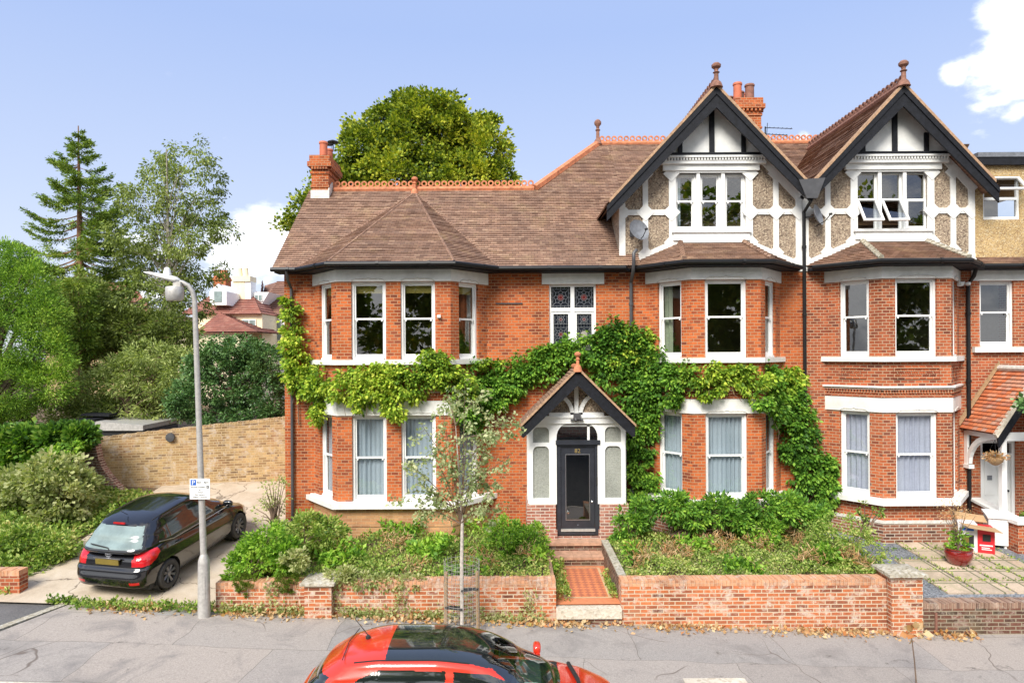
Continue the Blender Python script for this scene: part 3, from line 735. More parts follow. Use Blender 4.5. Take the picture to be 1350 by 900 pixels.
def bargeboards(house, c, apex, ends, y, depth=.36, name='bargeboard', th=.05, tipz=None):
    m = MB()
    for (xe, sl_) in ends:
        ze = apex - abs(xe - c) * sl_
        m.prism([(c, y, apex), (xe, y, ze), (xe, y, ze - depth * 1.05), (c, y, apex - depth * 1.4)], (0, th, 0))
        m.prism([(c, y - .03, apex - .0), (xe, y - .03, ze), (xe, y - .03, ze - .13), (c, y - .03, apex - .17)], (0, .027, 0))
    return m.build(name, 'black', house)

# ---------------- house number 82
H1 = thing('brick_house', 'orange brick villa with black front door numbered 82 under a gabled porch and climber', 'house', (1.0, YF, .5))
H2 = thing('brick_house', 'red brick house at the right with open attic windows and orange tiled porch', 'house', (10.5, YF, .5))
w1 = MB(); w2 = MB()
B1 = bay(H1, w1, -2.9, 2.25, 1.4, [(-1.04, -.19), (.17, 1.02)], 'full', lambda i: dict(blind=True, glass='glass_dark'))
B2 = bay(H1, w1, 5.26, 1.73, .85, [(-.52, .5)], 'full', lambda i: dict(cur='left' if i == 0 else None, glass='glass_dark'))
B3 = bay(H2, w2, 9.93, 1.73, .85, [(-.52, .5)], 'white', lambda i: dict(glass='glass'), True)
def seg(mb, x0, x1, z0, z1, ops=()):
    fr = Frame((x0, YF), (x1, YF)); wall_panel(mb, fr, z0, z1, [(a - x0, b - x0, c, d) for a, b, c, d in ops])
seg(w1, -5.93, -5.15, 0, ZE)
seg(w1, -.65, 3.53, 0, ZE, [(.98, 2.2, 5.45, 7.08), (1.0, 2.15, .8, 3.1)])
seg(w1, 6.99, 7.575, 0, ZE); seg(w2, 7.575, 8.2, 0, ZE); seg(w2, 11.66, 15.6, 0, ZE, [(12.2, 13.09, 5.38, 7.1), (12.2, 13.12, .62, 2.95)])
fl = Frame((-5.93, 24.0), (-5.93, YF)); wall_panel(w1, fl, 0, ZE, [])
w1.poly([(-5.93, 24.0, ZE), (-5.93, YF, ZE), (-5.93, 20.67, 10.15)])
w1.poly([(-5.93, 27, 0), (-5.93, 24, 0), (-5.93, 24, ZE), (-5.93, 27, ZE)]); w1.poly([(7.57, 27, 0), (-5.93, 27, 0), (-5.93, 27, ZE), (7.57, 27, ZE)])
w2.poly([(15.6, 27, 0), (7.58, 27, 0), (7.58, 27, ZE), (15.6, 27, ZE)]); w2.poly([(15.6, YF, 0), (15.6, 27, 0), (15.6, 27, ZE), (15.6, YF, ZE)])
w1.build('wall', 'brick', H1); w2.build('wall', 'brick_b', H2)
# rooms behind the windows
for H, x0, x1 in ((H1, -5.7, 7.45), (H2, 7.7, 15.4)):
    m = MB(); m.box(x0, YF + .1, 4.5, x1, 26, 4.62); m.box(x0, YF + .1, 7.42, x1, 26, 7.46); m.box(x0, YF + .1, .55, x1, 26, .6); m.build('floor', 'floor_in', H)
    m = MB(); m.box(x0, 21.6, .6, x1, 21.7, 10.2)
    for xx in ((-.3, 3.2) if H is H1 else (11.95,)): m.box(xx, YF + .25, .6, xx + .1, 21.6, 7.4)
    m.build('inner_wall', 'plaster_in', H)
for H, c, hw, hf in ((H1, -2.9, 2.25, 1.4), (H1, 5.26, 1.73, .85), (H2, 9.93, 1.73, .85)):
    q = bay_pts(c, hw, hf, -.2); m = MB()
    for z in (4.5, 7.38): m.prism([(x, min(y, YF - .01), z) for x, y in q], (0, 0, .1))
    m.build('floor', 'floor_in', H)

# stained glass stair window
fr0 = Frame((0, YF), (1, YF))
m = MB()
X0, X1, Z0, Z1 = .98, 2.2, 5.45, 7.08; XM = (X0 + X1) / 2; ZT = 6.42
m.fbox(fr0, X0, X0 + .05, -.14, -.06, Z0, Z1); m.fbox(fr0, X1 - .05, X1, -.14, -.06, Z0, Z1); m.fbox(fr0, X0 + .05, X1 - .05, -.14, -.06, Z1 - .06, Z1); m.fbox(fr0, X0 + .05, X1 - .05, -.14, -.06, Z0, Z0 + .06)
m.fbox(fr0, XM - .05, XM + .05, -.14, -.055, Z0 + .06, Z1 - .06)
m.fbox(fr0, X0 + .05, XM - .05, -.14, -.055, ZT - .05, ZT + .05); m.fbox(fr0, XM + .05, X1 - .05, -.14, -.055, ZT - .05, ZT + .05)
for a, b in ((X0 + .05, XM - .05), (XM + .05, X1 - .05)):
    m.fbox(fr0, a, a + .06, -.13, -.075, Z0 + .06, ZT - .05); m.fbox(fr0, b - .06, b, -.13, -.075, Z0 + .06, ZT - .05); m.fbox(fr0, a + .06, b - .06, -.13, -.075, ZT - .11, ZT - .05)
SW = m.build('window', 'white', H1); SW['label'] = 'leaded stained glass window'
M['lg_dark'] = plain('dark_stained_glass', (.010, .013, .022), .2, vary=.5, scale=12, coat=.5)
M['lg_red'] = plain('red_stained_glass', (.14, .02, .02), .15, vary=.3, scale=12, coat=.5)
M['lg_pale'] = plain('pale_stained_glass', (.42, .38, .33), .2, vary=.3, scale=18, coat=.5)
M['came'] = plain('lead_came', (.20, .21, .22), .5)
def leaded(x0, x1, z0, z1, centre):
    g = MB(); g.fbox(fr0, x0, x1, -.125, -.12, z0, z1); g.build('stained_pane', 'lg_dark', SW)
    c = MB(); r_ = MB(); cx, cz = (x0 + x1) / 2, (z0 + z1) / 2; w, h = (x1 - x0) / 2, (z1 - z0) / 2; s = min(w, h); t = .0055
    def ln(a, b): c.tube([(a[0], YF + .117, a[1]), (b[0], YF + .117, b[1])], t, 4)
    def P(a, r): return (cx + math.cos(a) * r, cz + math.sin(a) * r)
    for rr in (.34 * s, .2 * s):
        for k in range(14): ln(P(k * pi / 7, rr), P((k + 1) * pi / 7, rr))
    for k in range(8):
        a = k * pi / 4 + pi / 8; ln(P(a, .34 * s), P(a, .58 * s)); ln(P(a, .58 * s), P(a + pi / 8, .72 * s)); ln(P(a + pi / 8, .72 * s), P(a + pi / 4, .58 * s))
        e = max(abs(math.cos(a)), abs(math.sin(a))); ln(P(a + pi / 8, .72 * s), P(a + pi / 8, .8 * s / max(abs(math.cos(a + pi / 8)), abs(math.sin(a + pi / 8)))))
    for q in (.8,):
        for sx in (-1, 1): ln((cx + sx * w * q, z0), (cx + sx * w * q, z1)); ln((x0, cz + sx * h * q), (x1, cz + sx * h * q))
    for k in (-.4, .0, .4):
        for sx in (-1, 1): ln((cx + sx * w * .8, cz + k * h), (cx + sx * w, cz + k * h)); ln((cx + k * w, cz + sx * h * .8), (cx + k * w, cz + sx * h))
    c.build('lead_came', 'came', SW)
    d = MB(); d.lathe([(.001, -.004), (.30 * s if centre == 'lg_red' else .45 * s, -.003), (.30 * s if centre == 'lg_red' else .45 * s, .0)], (cx, YF + .119, cz), 16, 'Y'); d.build('roundel', centre, SW)
for a, b in ((X0 + .05, XM - .05), (XM + .05, X1 - .05)):
    leaded(a, b, ZT + .05, Z1 - .06, 'lg_red'); leaded(a + .06, b - .06, 6.02, ZT - .11, 'lg_red'); leaded(a + .06, b - .06, 5.55, 6.0, 'lg_pale' if a > XM else 'lg_red')
m = MB(); m.fbox(fr0, .79, 2.41, .002, .04, 7.08, 7.36); m.build('lintel', 'stone', H1)
m = MB(); m.fbox(fr0, .9, 2.28, -.06, .08, 5.36, 5.45); m.build('sill', 'stone', H1)

# roofs of number 82
m = MB()
XL = -6.1
tiles(m, [(XL, 17.4, ZE), (.76, 17.4, ZE), (.76, 20.67, zroof(20.67)), (XL, 20.67, zroof(20.67))])
tiles(m, [(.76, 17.4, ZE), (2.96, 17.4, ZE), (2.96, 23.2, zroof(23.2)), (.76, 20.67, zroof(20.67))])
tiles(m, [(2.96, 17.4, ZE), (3.3, 17.4, ZE), (3.3, 23.2, zroof(23.2)), (2.96, 23.2, zroof(23.2))])
tiles(m, [(3.3, 18.9, zroof(18.9)), (7.575, 18.9, zroof(18.9)), (7.575, 23.2, zroof(23.2)), (3.3, 23.2, zroof(23.2))])
m.poly([(XL, 20.67, 10.2), (.76, 20.67, 10.2), (.76, 24.3, 7.4), (XL, 24.3, 7.4)]); m.poly([(.76, 20.67, 10.2), (2.96, 23.2, 12.3), (.76, 26.5, 7.4)])
m.poly([(2.96, 23.2, 12.3), (7.575, 23.2, 12.3), (7.575, 28, 7.4), (.76, 28, 7.4)])
m.build('roof', 'tile', H1)
m = MB(); A = (-2.9, 20.55, 10.14)
e = [(-5.45, 17.4, ZE - .0), (-4.42, 16.38, ZE), (-1.38, 16.38, ZE), (-.35, 17.4, ZE)]
for i in range(3): tiles(m, [e[i], e[i + 1], A], under=True)
m.build('bay_roof', 'tile', H1)
m = MB(); 
for q in (1, 2): m.tube([Vector(e[q]) + Vector((0, 0, .01)), Vector(A)], .035, 6)
for q in (0, 3): m.tube([Vector(e[q]) + Vector((0, 0, .0)), Vector(A)], .03, 6)
m.build('hip_tiles', 'tile_b', H1)
def small_bay_roof(H, c, mat):
    a = (c - 2.32, YF - .01, ZE); b = (c - 1.06, 16.38, ZE); d = (c + 1.06, 16.38, ZE); f = (c + 2.32, YF - .01, ZE); t0 = (c - .80, YF - .01, 8.15); t1 = (c + .80, YF - .01, 8.15)
    m = MB(); tiles(m, [a, b, t0]); tiles(m, [b, d, t1, t0]); tiles(m, [d, f, t1]); m.build('bay_roof', mat, H)
    for p, q in ((b, t0), (d, t1)):
        h = MB()
        p = Vector(p); q = Vector(q); k = 9
        for j in range(k):
            s0 = p.lerp(q, j / k); s1 = p.lerp(q, (j + 1.1) / k); up = Vector((0, 0, .035))
            h.tube([s0 + up * 1.15, s1 + up * .6], [.075, .055], 6)
        h.build('hip_tiles', 'cap' if H is H2 else mat, H)
    fm = MB(); fm.box(c - .82, YF - .16, 8.12, c + .82, YF - .04, 8.19); fm.build('flashing', 'white2', H)
small_bay_roof(H1, 5.2, 'tile'); small_bay_roof(H2, 9.93, 'tile_b')
gz = 7.45
gutter(H1, [(-6.12, 17.34, gz), (-5.47, 17.34, gz), (-4.45, 16.31, gz), (-1.35, 16.31, gz), (-.33, 17.34, gz), (2.9, 17.34, gz), (3.05, 17.6, gz), (4.12, 16.31, gz), (6.28, 16.31, gz), (7.45, 17.55, gz)])
gutter(H2, [(7.75, 17.55, gz), (8.85, 16.31, gz), (11.0, 16.31, gz), (12.05, 17.42, gz), (15.6, 17.42, gz)])
soffit(H1, [(-6.05, 17.79), (-6.05, 17.4), (-5.45, 17.4), (-4.42, 16.36), (-1.38, 16.36), (-.35, 17.4), (2.95, 17.4), (3.1, 17.6), (4.15, 16.36), (6.25, 16.36), (7.45, 17.6), (7.45, 17.79)])
soffit(H2, [(7.7, 17.79), (7.7, 17.6), (8.88, 16.36), (10.98, 16.36), (12.1, 17.46), (15.6, 17.46), (15.6, 17.79)])
for H, c, hw, hf in ((H1, -2.9, 2.25, 1.4), (H1, 5.26, 1.73, .85), (H2, 9.93, 1.73, .85)): pass
downpipe(H1, [(-5.72, 17.34, 7.42), (-5.72, 17.45, 7.2), (-5.72, 17.72, 7.0), (-5.72, 17.72, .6)], .04, 'pipe_grey')
downpipe(H1, [(3.18, 17.36, 7.9), (3.1, 17.3, 7.8), (3.1, 17.3, 7.6), (3.1, 17.4, 7.35), (3.1, 17.72, 7.1), (3.1, 17.72, .9)], .045, 'pipe_grey')
downpipe(H2, [(7.6, 17.25, 9.4), (7.6, 17.3, 9.1), (7.6, 17.72, 8.9), (7.6, 17.72, .6)], .045)
downpipe(H2, [(11.85, 17.4, 7.4), (11.85, 17.5, 7.2), (11.85, 17.72, 7.0), (11.85, 17.72, .6)], .05)
# gables
gable(H1, 5.2, 2.81, 7.57, '', False); gable(H2, 9.93, 7.58, 12.07, '', True, False)
def gable_roof(H, c, xl, xr, mat, sl=1.07):
    za = 12.0; yb = 17.4 + (za - ZE) / TAN; m = MB()
    for s, xe in ((-1, xl), (1, xr)):
        ze = za - abs(xe - c) * sl; ye = 17.4 + (ze - ZE) / TAN
        tiles(m, [(c, 17.22, za), (xe, 17.22, ze), (xe, ye, ze), (c, yb, za)])
    m.build('gable_roof', mat, H)
    r = MB(); crest(r, (c, 17.25, za + .05), (c, yb, za + .05), .2); r.build('ridge_tiles', 'terra_dark', H)
gable_roof(H1, 5.2, 2.42, 7.53, 'tile'); gable_roof(H2, 9.93, 7.62, 12.35, 'tile_b')
bargeboards(H1, 5.2, 11.97, [(2.42, 1.07), (7.56, 1.07)], 17.24); bargeboards(H2, 9.93, 11.97, [(7.6, 1.07), (12.33, 1.07)], 17.24)
m = MB(); m.prism([(7.25, 17.19, 9.62), (7.92, 17.19, 9.66), (7.72, 17.19, 9.15), (7.45, 17.19, 9.15)], (0, .1, 0)); m.build('valley_lead', 'pipe_grey', H2)
for H, c in ((H1, 5.2), (H2, 9.93)):
    v = MB()
    for s in (-1, 1):
        xe = c + s * (2.72 if (H is H1 and s < 0) else 2.3); v.prism([(c, 17.2, 12.07), (xe, 17.2, 12.07 - abs(xe - c) * 1.07), (xe, 17.2, 11.98 - abs(xe - c) * 1.07), (c, 17.2, 11.98)], (0, .16, 0))
    v.build('verge_tiles', 'verge', H)
finial((5.2, 17.24, 12.08), .52, 'finial', 'terra_dark', H1, .11); finial((9.93, 17.24, 12.08), .55, 'finial', 'terra_dark', H2, .11)
finial((-2.9, 20.55, 10.2), .42, 'finial', 'ridge', H1, .09); finial((2.96, 23.2, zroof(23.2) + .1), .75, 'finial', 'terra_dark', H1, .11)
r = MB(); crest(r, (-5.35, 20.67, zroof(20.67) + .05), (.7, 20.67, zroof(20.67) + .05)); crest(r, (3.0, 23.2, zroof(23.2) + .05), (7.55, 23.2, zroof(23.2) + .05)); r.build('ridge_tiles', 'ridge', H1)
r = MB(); r.tube([(.72, 20.63, zroof(20.67) + .02), (2.96, 23.2, zroof(23.2) + .02)], .12, 6); r.build('hip_ridge', 'ridge', H1)
# neighbour main roof and flat roofed attic extension
m = MB(); tiles(m, [(7.58, 18.9, zroof(18.9)), (12.3, 18.9, zroof(18.9)), (12.3, 23.2, zroof(23.2)), (7.58, 23.2, zroof(23.2))])
tiles(m, [(12.1, 17.45, ZE), (15.6, 17.45, ZE), (15.6, 17.85, ZE + .22), (12.1, 17.85, ZE + .22)]); m.poly([(7.58, 23.2, 12.3), (15.6, 23.2, 12.3), (15.6, 28, 7.4), (7.58, 28, 7.4)])
m.build('roof', 'tile_b', H2)
r = MB(); crest(r, (7.6, 23.2, zroof(23.2) + .05), (12.3, 23.2, zroof(23.2) + .05)); r.build('ridge_tiles', 'ridge', H2)
m = MB(); fx = Frame((12.07, YF + .02), (15.6, YF + .02)); wall_panel(m, fx, 7.6, 10.3, [(.25, 1.22, 8.7, 9.82)]); m.box(12.07, YF + .3, 10.0, 15.6, 26, 10.28); m.build('attic_wall', 'peb_new', H2)
m = MB(); m.box(12.1, YF - .12, 10.3, 15.6, 25, 10.42); m.build('flat_roof', 'lead_dark', H2); m = MB(); m.box(12.1, YF - .1, 10.1, 15.6, YF - .02, 10.298); m.build('fascia', 'black', H2)
m = MB(); fa = fx
for q in ((.25, .31, 8.7, 9.82), (1.16, 1.22, 8.7, 9.82), (.31, 1.16, 9.76, 9.82), (.31, 1.16, 8.7, 8.78), (.31, 1.16, 9.22, 9.29)): m.fbox(fa, q[0], q[1], -.12, -.05, q[2], q[3])
win = m.build('window', 'white', H2); win['label'] = 'white attic window with its top light propped open'
g = MB(); g.poly([fa(.31, -.09, 8.78), fa(1.16, -.09, 8.78), fa(1.16, -.09, 9.22), fa(.31, -.09, 9.22)]); g.build('pane', 'glass', win)
cs = MB(); ang = R(42)
def hp(uu, dd, h): return fa(uu, -.045 + math.sin(ang) * h + dd * math.cos(ang), 9.80 - math.cos(ang) * h + dd * math.sin(ang))
for (a, bb, h0, h1) in ((.27, .33, 0, .55), (1.14, 1.2, 0, .55), (.33, 1.14, 0, .06), (.33, 1.14, .49, .55)): cs.fbox(hp, a, bb, 0, .045, h0, h1)
cs.build('casement', 'white', win); g = MB(); g.poly([hp(.33, .02, .06), hp(1.14, .02, .06), hp(1.14, .02, .49), hp(.33, .02, .49)]); g.build('casement_pane', 'glass', win)
# neighbour first floor window, lintel, sill, door
sash(fr0, 12.2, 13.09, 5.38, 7.1, H2, hood=False)
m = MB(); m.fbox(fr0, 11.98, 15.0, .002, .04, 7.102, 7.37); m.build('lintel', 'stone', H2); m = MB(); m.fbox(fr0, 12.0, 13.3, -.06, .12, 5.24, 5.378); m.build('sill', 'stone', H2)
m = MB()
m.fbox(fr0, 12.2, 12.28, -.14, -.04, .62, 2.95); m.fbox(fr0, 13.04, 13.12, -.14, -.04, .62, 2.95); m.fbox(fr0, 12.28, 13.04, -.14, -.04, 2.87, 2.95); m.fbox(fr0, 12.28, 13.04, -.14, -.06, .62, .68); m.fbox(fr0, 12.28, 13.04, -.14, -.05, 2.55, 2.6)
m.build('door_frame', 'white', H2)
m = MB(); m.fbox(fr0, 12.285, 13.035, -.13, -.09, .68, 2.55)
for u0, u1, z0, z1 in ((12.36, 12.62, .85, 1.35), (12.7, 12.96, .85, 1.35)):
    m.fbox(fr0, u0, u1, -.088, -.075, z0, z1); m.fbox(fr0, u0 + .05, u1 - .05, -.075, -.066, z0 + .05, z1 - .05)
m.fbox(fr0, 12.36, 12.62, -.088, -.075, 1.5, 2.4); m.fbox(fr0, 12.7, 12.96, -.088, -.075, 1.5, 2.4)
dr = m.build('door', 'white', H2); m = MB(); m.lathe([(.001, 0), (.025, .01), (.03, .03), (.001, .05)], (12.95, YF + .08 - .06, 1.62), 10, 'Y'); m.build('handle', 'black', dr, True)
m = MB(); m.fbox(fr0, 12.42, 12.54, -.073, -.06, 1.9, 2.02); m.build('knocker', 'lead_dark', dr)

# chimneys
def chimney(H, x0, x1, y0, y1, z0, z1, pots, flash=None):
    m = MB(); b = .0
    m.box(x0, y0, z0, x1, y1, z1 - .55); m.box(x0 - .03, y0 - .03, z1 - .55, x1 + .03, y1 + .03, z1 - .48)
    m.box(x0, y0, z1 - .48, x1, y1, z1 - .42)
    for zc in (z1 - .95,): m.box(x0 - .025, y0 - .025, zc, x1 + .025, y1 + .025, zc + .06)
    n = 6
    for j in range(n):
        t = x0 + (x1 - x0) * (j + .5) / n; m.box(t - .03, y0 - .09, z1 - .42, t + .03, y0, z1 - .34)
    ny = int((y1 - y0) / .14)
    for j in range(ny):
        t = y0 + (y1 - y0) * (j + .5) / ny; m.box(x1, t - .03, z1 - .42, x1 + .09, t + .03, z1 - .34)
    m.box(x0, y0, z1 - .42, x1, y1, z1 - .34)
    m.box(x0 - .1, y0 - .1, z1 - .34, x1 + .1, y1 + .1, z1 - .2); m.box(x0 - .05, y0 - .05, z1 - .2, x1 + .05, y1 + .05, z1)
    c = m.build('chimney', 'brick', H)
    for (px, py, r, h, mt) in pots:
        p = MB(); p.lathe([(r, 0), (r * .97, h * .85), (r * 1.12, h * .87), (r * 1.12, h * .95), (r, h), (r * .8, h), (r * .78, h - .1), (.001, h - .1)], (px, py, z1 - .005), 14); p.build('chimney_pot', mt, c, True)
    if flash:
        f = MB(); zb = z0; f.box(x0 - .02, y0 - .04, flash, x1 + .03, y0 - .003, flash + .25)
        pr = [(x1 + .004, y0 - .03, zroof(y0) - .05), (x1 + .004, y0 - .03, zroof(y0) + .28), (x1 + .004, 20.67, zroof(20.67) + .25), (x1 + .004, 20.67, zroof(20.67) - .05)]
        f.prism(pr, (.03, 0, 0)); f.build('flashing', 'lead', c)
    return c
c1 = chimney(H1, -5.93, -5.43, 20.3, 21.5, 8.5, 11.2, [(-5.65, 20.6, .12, .5, 'pot'), (-5.62, 21.1, .12, .42, 'pot')], zroof(20.3) - .02)
m = MB(); m.lathe([(.12, 0), (.12, .03), (.02, .06)], (-5.62, 21.1, 11.75), 12); m.box(-5.70, 21.09, 11.6, -5.69, 21.1, 11.76); m.box(-5.55, 21.09, 11.6, -5.54, 21.1, 11.76)
m.lathe([(.17, 0), (.17, .03), (.05, .08)], (-5.52, 21.2, 11.85), 12); m.box(-5.53, 21.19, 11.6, -5.5, 21.2, 11.86); m.build('cowl', 'pipe', c1)
chimney(H1, 7.05, 7.82, 21.3, 22.4, 9.5, 13.2, [(7.15, 21.5, .13, .55, 'pot'), (7.53, 21.5, .14, .5, 'pot_dark'), (7.36, 21.9, .13, .42, 'pot_dark'), (7.1, 22.15, .13, .35, 'pot_dark'), (7.6, 22.15, .13, .45, 'pot')])
# ------------------------------------------------------------------ entrance porch of 82
PF = YB; PC = 1.57
frp = Frame((0, PF), (1, PF))
PO = MB()
for a, b in ((.335, 1.055), (2.13, 2.84)):
    PO.fbox(frp, a, b, -.24, 0, .5, 1.58)
    PO.fbox(frp, a - .03, b + .03, -.24, .04, .5, .95)
PO.box(.335, PF + .24, .5, .56, YF, 1.58); PO.box(2.61, PF + .24, .5, 2.84, YF, 1.58)
PO.fbox(frp, 1.056, 2.129, -.24, -.02, .5, .79); PO.box(.56, YF - .1, .5, 2.61, YF - .01, .7)
PO = PO.build('porch', 'brick_pier', H1)
m = MB()
def pb(a, b, c, d, o0=-.10, o1=-.02): m.fbox(frp, a, b, o0, o1, c, d)
for s in (0, 1):
    f = (lambda x: x) if s == 0 else (lambda x: 2 * PC + .03 - x)
    def q(a, b, c, d, o0=-.10, o1=-.02):
        a, b = f(a), f(b); pb(min(a, b), max(a, b), c, d, o0, o1)
    q(.40, .50, 1.58, 3.56); q(.90, 1.08, 1.58, 3.56); q(.50, .90, 1.58, 1.72); q(.50, .90, 3.0, 3.09); q(.50, .90, 3.47, 3.56)
    # little brackets rounding the tops of the lights
    for zt_ in (3.0, 3.47):
        for xa, sg in ((.50, 1), (.90, -1)):
            pts = [(f(xa), zt_)] + [(f(xa + sg * .11 * (1 - math.sin(t))), zt_ - .14 * (1 - math.cos(t))) for t in np.linspace(0, pi / 2, 6)]
            m.prism([(x, PF + .02, z) for x, z in pts], (0, .07, 0))
    # spandrels of the fanlight
    pts = [(f(1.08), 3.56)] + [(f(1.08 + .30 * (1 - math.sin(t))), 3.56 - .34 * (1 - math.cos(t))) for t in np.linspace(0, pi / 2, 8)]
    m.prism([(x, PF + .01, z) for x, z in pts], (0, .08, 0))
pb(.36, 2.81, 3.56, 3.74, -.10, .03); pb(.36, 2.81, 3.70, 3.75, .0301, .06)
pb(.9, 2.24, 3.75, 3.83, -.08, .03)
pb(PC - .05, PC + .05, 3.83, 4.72, -.08, .03)
for s in (-1, 1):   # curved braces
    prev = None
    for t in np.linspace(0, 1, 9):
        x = PC + s * (.10 + .50 * (1 - math.cos(t * pi / 2))); z = 3.78 + .52 * math.sin(t * pi / 2)
        if prev:
            d = Vector((x - prev[0], 0, z - prev[1])).normalized(); nn = Vector((-d.z, 0, d.x)) * .05; A_, B_ = Vector((prev[0], PF - .03, prev[1])), Vector((x, PF - .03, z))
            m.prism([A_ - nn, B_ - nn, B_ + nn, A_ + nn], (0, .06, 0))
        prev = (x, z)
m.build('porch_frame', 'white', PO)
m = MB(); m.prism([(.42, PF + .06, 3.75), (2.72, PF + .06, 3.75), (PC, PF + .06, 4.82)], (0, .05, 0)); m.build('tympanum', 'peb', PO)
m = MB()
for a, b in ((.5, .9), (2.27, 2.67)):
    for c_, d_ in ((1.72, 3.0), (3.09, 3.47)): m = MB(); m.fbox(frp, a, b, -.08, -.07, c_, d_); m.build('obscured_light', 'obscure', PO)
for a in (.42, 2.73): m = MB(); m.box(a, PF + .24, 1.58, a + .02, YF, 3.5); m.build('side_light', 'obscure', PO)
m = MB(); 
for y in (PF + .15, PF + .6, YF - .05):
    m.box(.37, y - .04, 1.58, .47, y + .04, 3.6); m.box(2.7, y - .04, 1.58, 2.8, y + .04, 3.6)
m.build('side_post', 'white', PO)
m = MB(); ap = 4.93
for s in (-1, 1):
    xe = PC + s * 1.36; tiles(m, [(PC, 16.3, ap), (xe, 16.3, ap - 1.36), (xe, YF, ap - 1.36), (PC, YF, ap)], e=.09)
m.build('porch_roof', 'tile', PO)
m = MB()
for s in (-1, 1):
    xe = PC + s * 1.36
    m.prism([(PC, 16.31, ap - .02), (xe, 16.31, ap - 1.38), (xe, 16.31, ap - 1.38 - .26), (xe - s * .06, 16.31, ap - 1.38 - .28), (PC, 16.31, ap - .42)], (0, .06, 0))
m.build('bargeboard', 'black', PO)
m = MB()
for s in (-1, 1):
    xe = PC + s * 1.38; m.prism([(PC, 16.26, ap + .03), (xe, 16.26, ap - 1.35), (xe, 16.26, ap - 1.41), (PC, 16.26, ap - .04)], (0, .1, 0))
m.build('verge_tiles', 'verge', PO)
m = MB(); m.tube([(PC, 16.28, ap + .02), (PC, YF, ap + .02)], .07, 8); m.build('ridge_tiles', 'ridge', PO)
finial((PC, 16.32, ap + .03), .36, 'finial', 'ridge', PO, .075)
m = MB(); m.fbox(frp, PC - .08, PC + .09, .03, .14, 3.67, 3.82); m.fbox(frp, PC - .15, PC + .16, .06, .1, 3.63, 3.67); m.tube([(PC - .03, PF - .12, 3.70), (PC - .03, PF - .17, 3.64)], .03, 6); m.build('porch_lamp', 'pipe_grey', PO)
# front door
D = MB(); f3 = Frame((0, PF + .08), (1, PF + .08))
D.fbox(f3, 1.085, 1.18, -.06, .03, .82, 3.04); D.fbox(f3, 2.02, 2.125, -.06, .03, .82, 3.04); D.fbox(f3, 1.18, 2.02, -.06, .03, 2.98, 3.04); D.fbox(f3, 1.06, 2.15, -.06, .09, 3.04, 3.15)
D.fbox(f3, 1.18, 2.02, -.06, .05, .82, .88)
D.fbox(f3, 1.185, 1.30, -.05, -.005, .88, 2.975); D.fbox(f3, 1.90, 2.015, -.05, -.005, .88, 2.975); D.fbox(f3, 1.30, 1.90, -.05, -.005, 2.80, 2.975); D.fbox(f3, 1.30, 1.90, -.05, -.005, .88, 1.17)
DO = D.build('front_door', 'blackgloss', H1)
m = MB(); m.fbox(f3, 1.18, 2.02, -.005, .045, .9, .96); m.build('weather_bar', 'galv', DO)
m = MB(); m.poly([f3(1.3, -.03, 1.17), f3(1.9, -.03, 1.17), f3(1.9, -.03, 2.8), f3(1.3, -.03, 2.8)]); m.build('door_glass', 'glass_dark', DO)
m = MB()
for q in ((1.3, 1.9, 1.17, 1.19), (1.3, 1.9, 2.78, 2.8), (1.3, 1.315, 1.19, 2.78), (1.885, 1.9, 1.19, 2.78)): m.fbox(f3, q[0], q[1], -.004, .004, q[2], q[3])
m.build('glazing_bead', 'rim_l', DO)
m = MB(); m.lathe([(.001, .0), (.045, -.005), (.04, -.03), (.02, -.035), (.001, -.035)], (1.36, PF + .08, 1.37), 12, 'Y'); m.lathe([(.001, 0), (.025, -.005), (.001, -.02)], (1.955, PF + .085, 1.62), 10, 'Y'); m.lathe([(.001, 0), (.015, -.005), (.001, -.02)], (1.6, PF + .085, 1.05), 10, 'Y'); m.build('door_knob', 'chrome', DO, True)
m = MB(); m.fbox(f3, 2.045, 2.09, .03, .06, 2.05, 2.25); m.build('door_bell', 'carplastic', DO)
m = MB(); m.poly([frp(1.1, -.06, 3.15), frp(2.1, -.06, 3.15), frp(2.1, -.06, 3.56), frp(1.1, -.06, 3.56)]); m.build('fanlight', 'glass_dark', DO)
m = MB(); m.fbox(frp, 1.84, 1.90, -.075, -.055, 3.15, 3.56); m.fbox(frp, 1.08, 2.12, -.075, -.055, 3.48, 3.52); m.build('fanlight_bar', 'white', DO)
def text(name, body, size, loc, mat, parent, rot=(R(90), 0, 0), ext=.002, align='CENTER'):
    cu = bpy.data.curves.new(name, 'FONT'); cu.body = body; cu.size = size; cu.extrude = ext; cu.align_x = align; cu.resolution_u = 2
    o = bpy.data.objects.new(name, cu); COL.objects.link(o); bpy.context.view_layer.update()
    me = bpy.data.meshes.new_from_object(o.evaluated_get(bpy.context.evaluated_depsgraph_get())); bpy.data.objects.remove(o)
    me.transform(Matrix.Translation(loc) @ Matrix.Rotation(rot[2], 4, 'Z') @ Matrix.Rotation(rot[0], 4, 'X')); me.materials.clear(); me.materials.append(M[mat]); me.name = name
    return link(name, me, parent)
text('house_number', '82', .15, (1.6, PF + .075, 2.83), 'brass', DO)
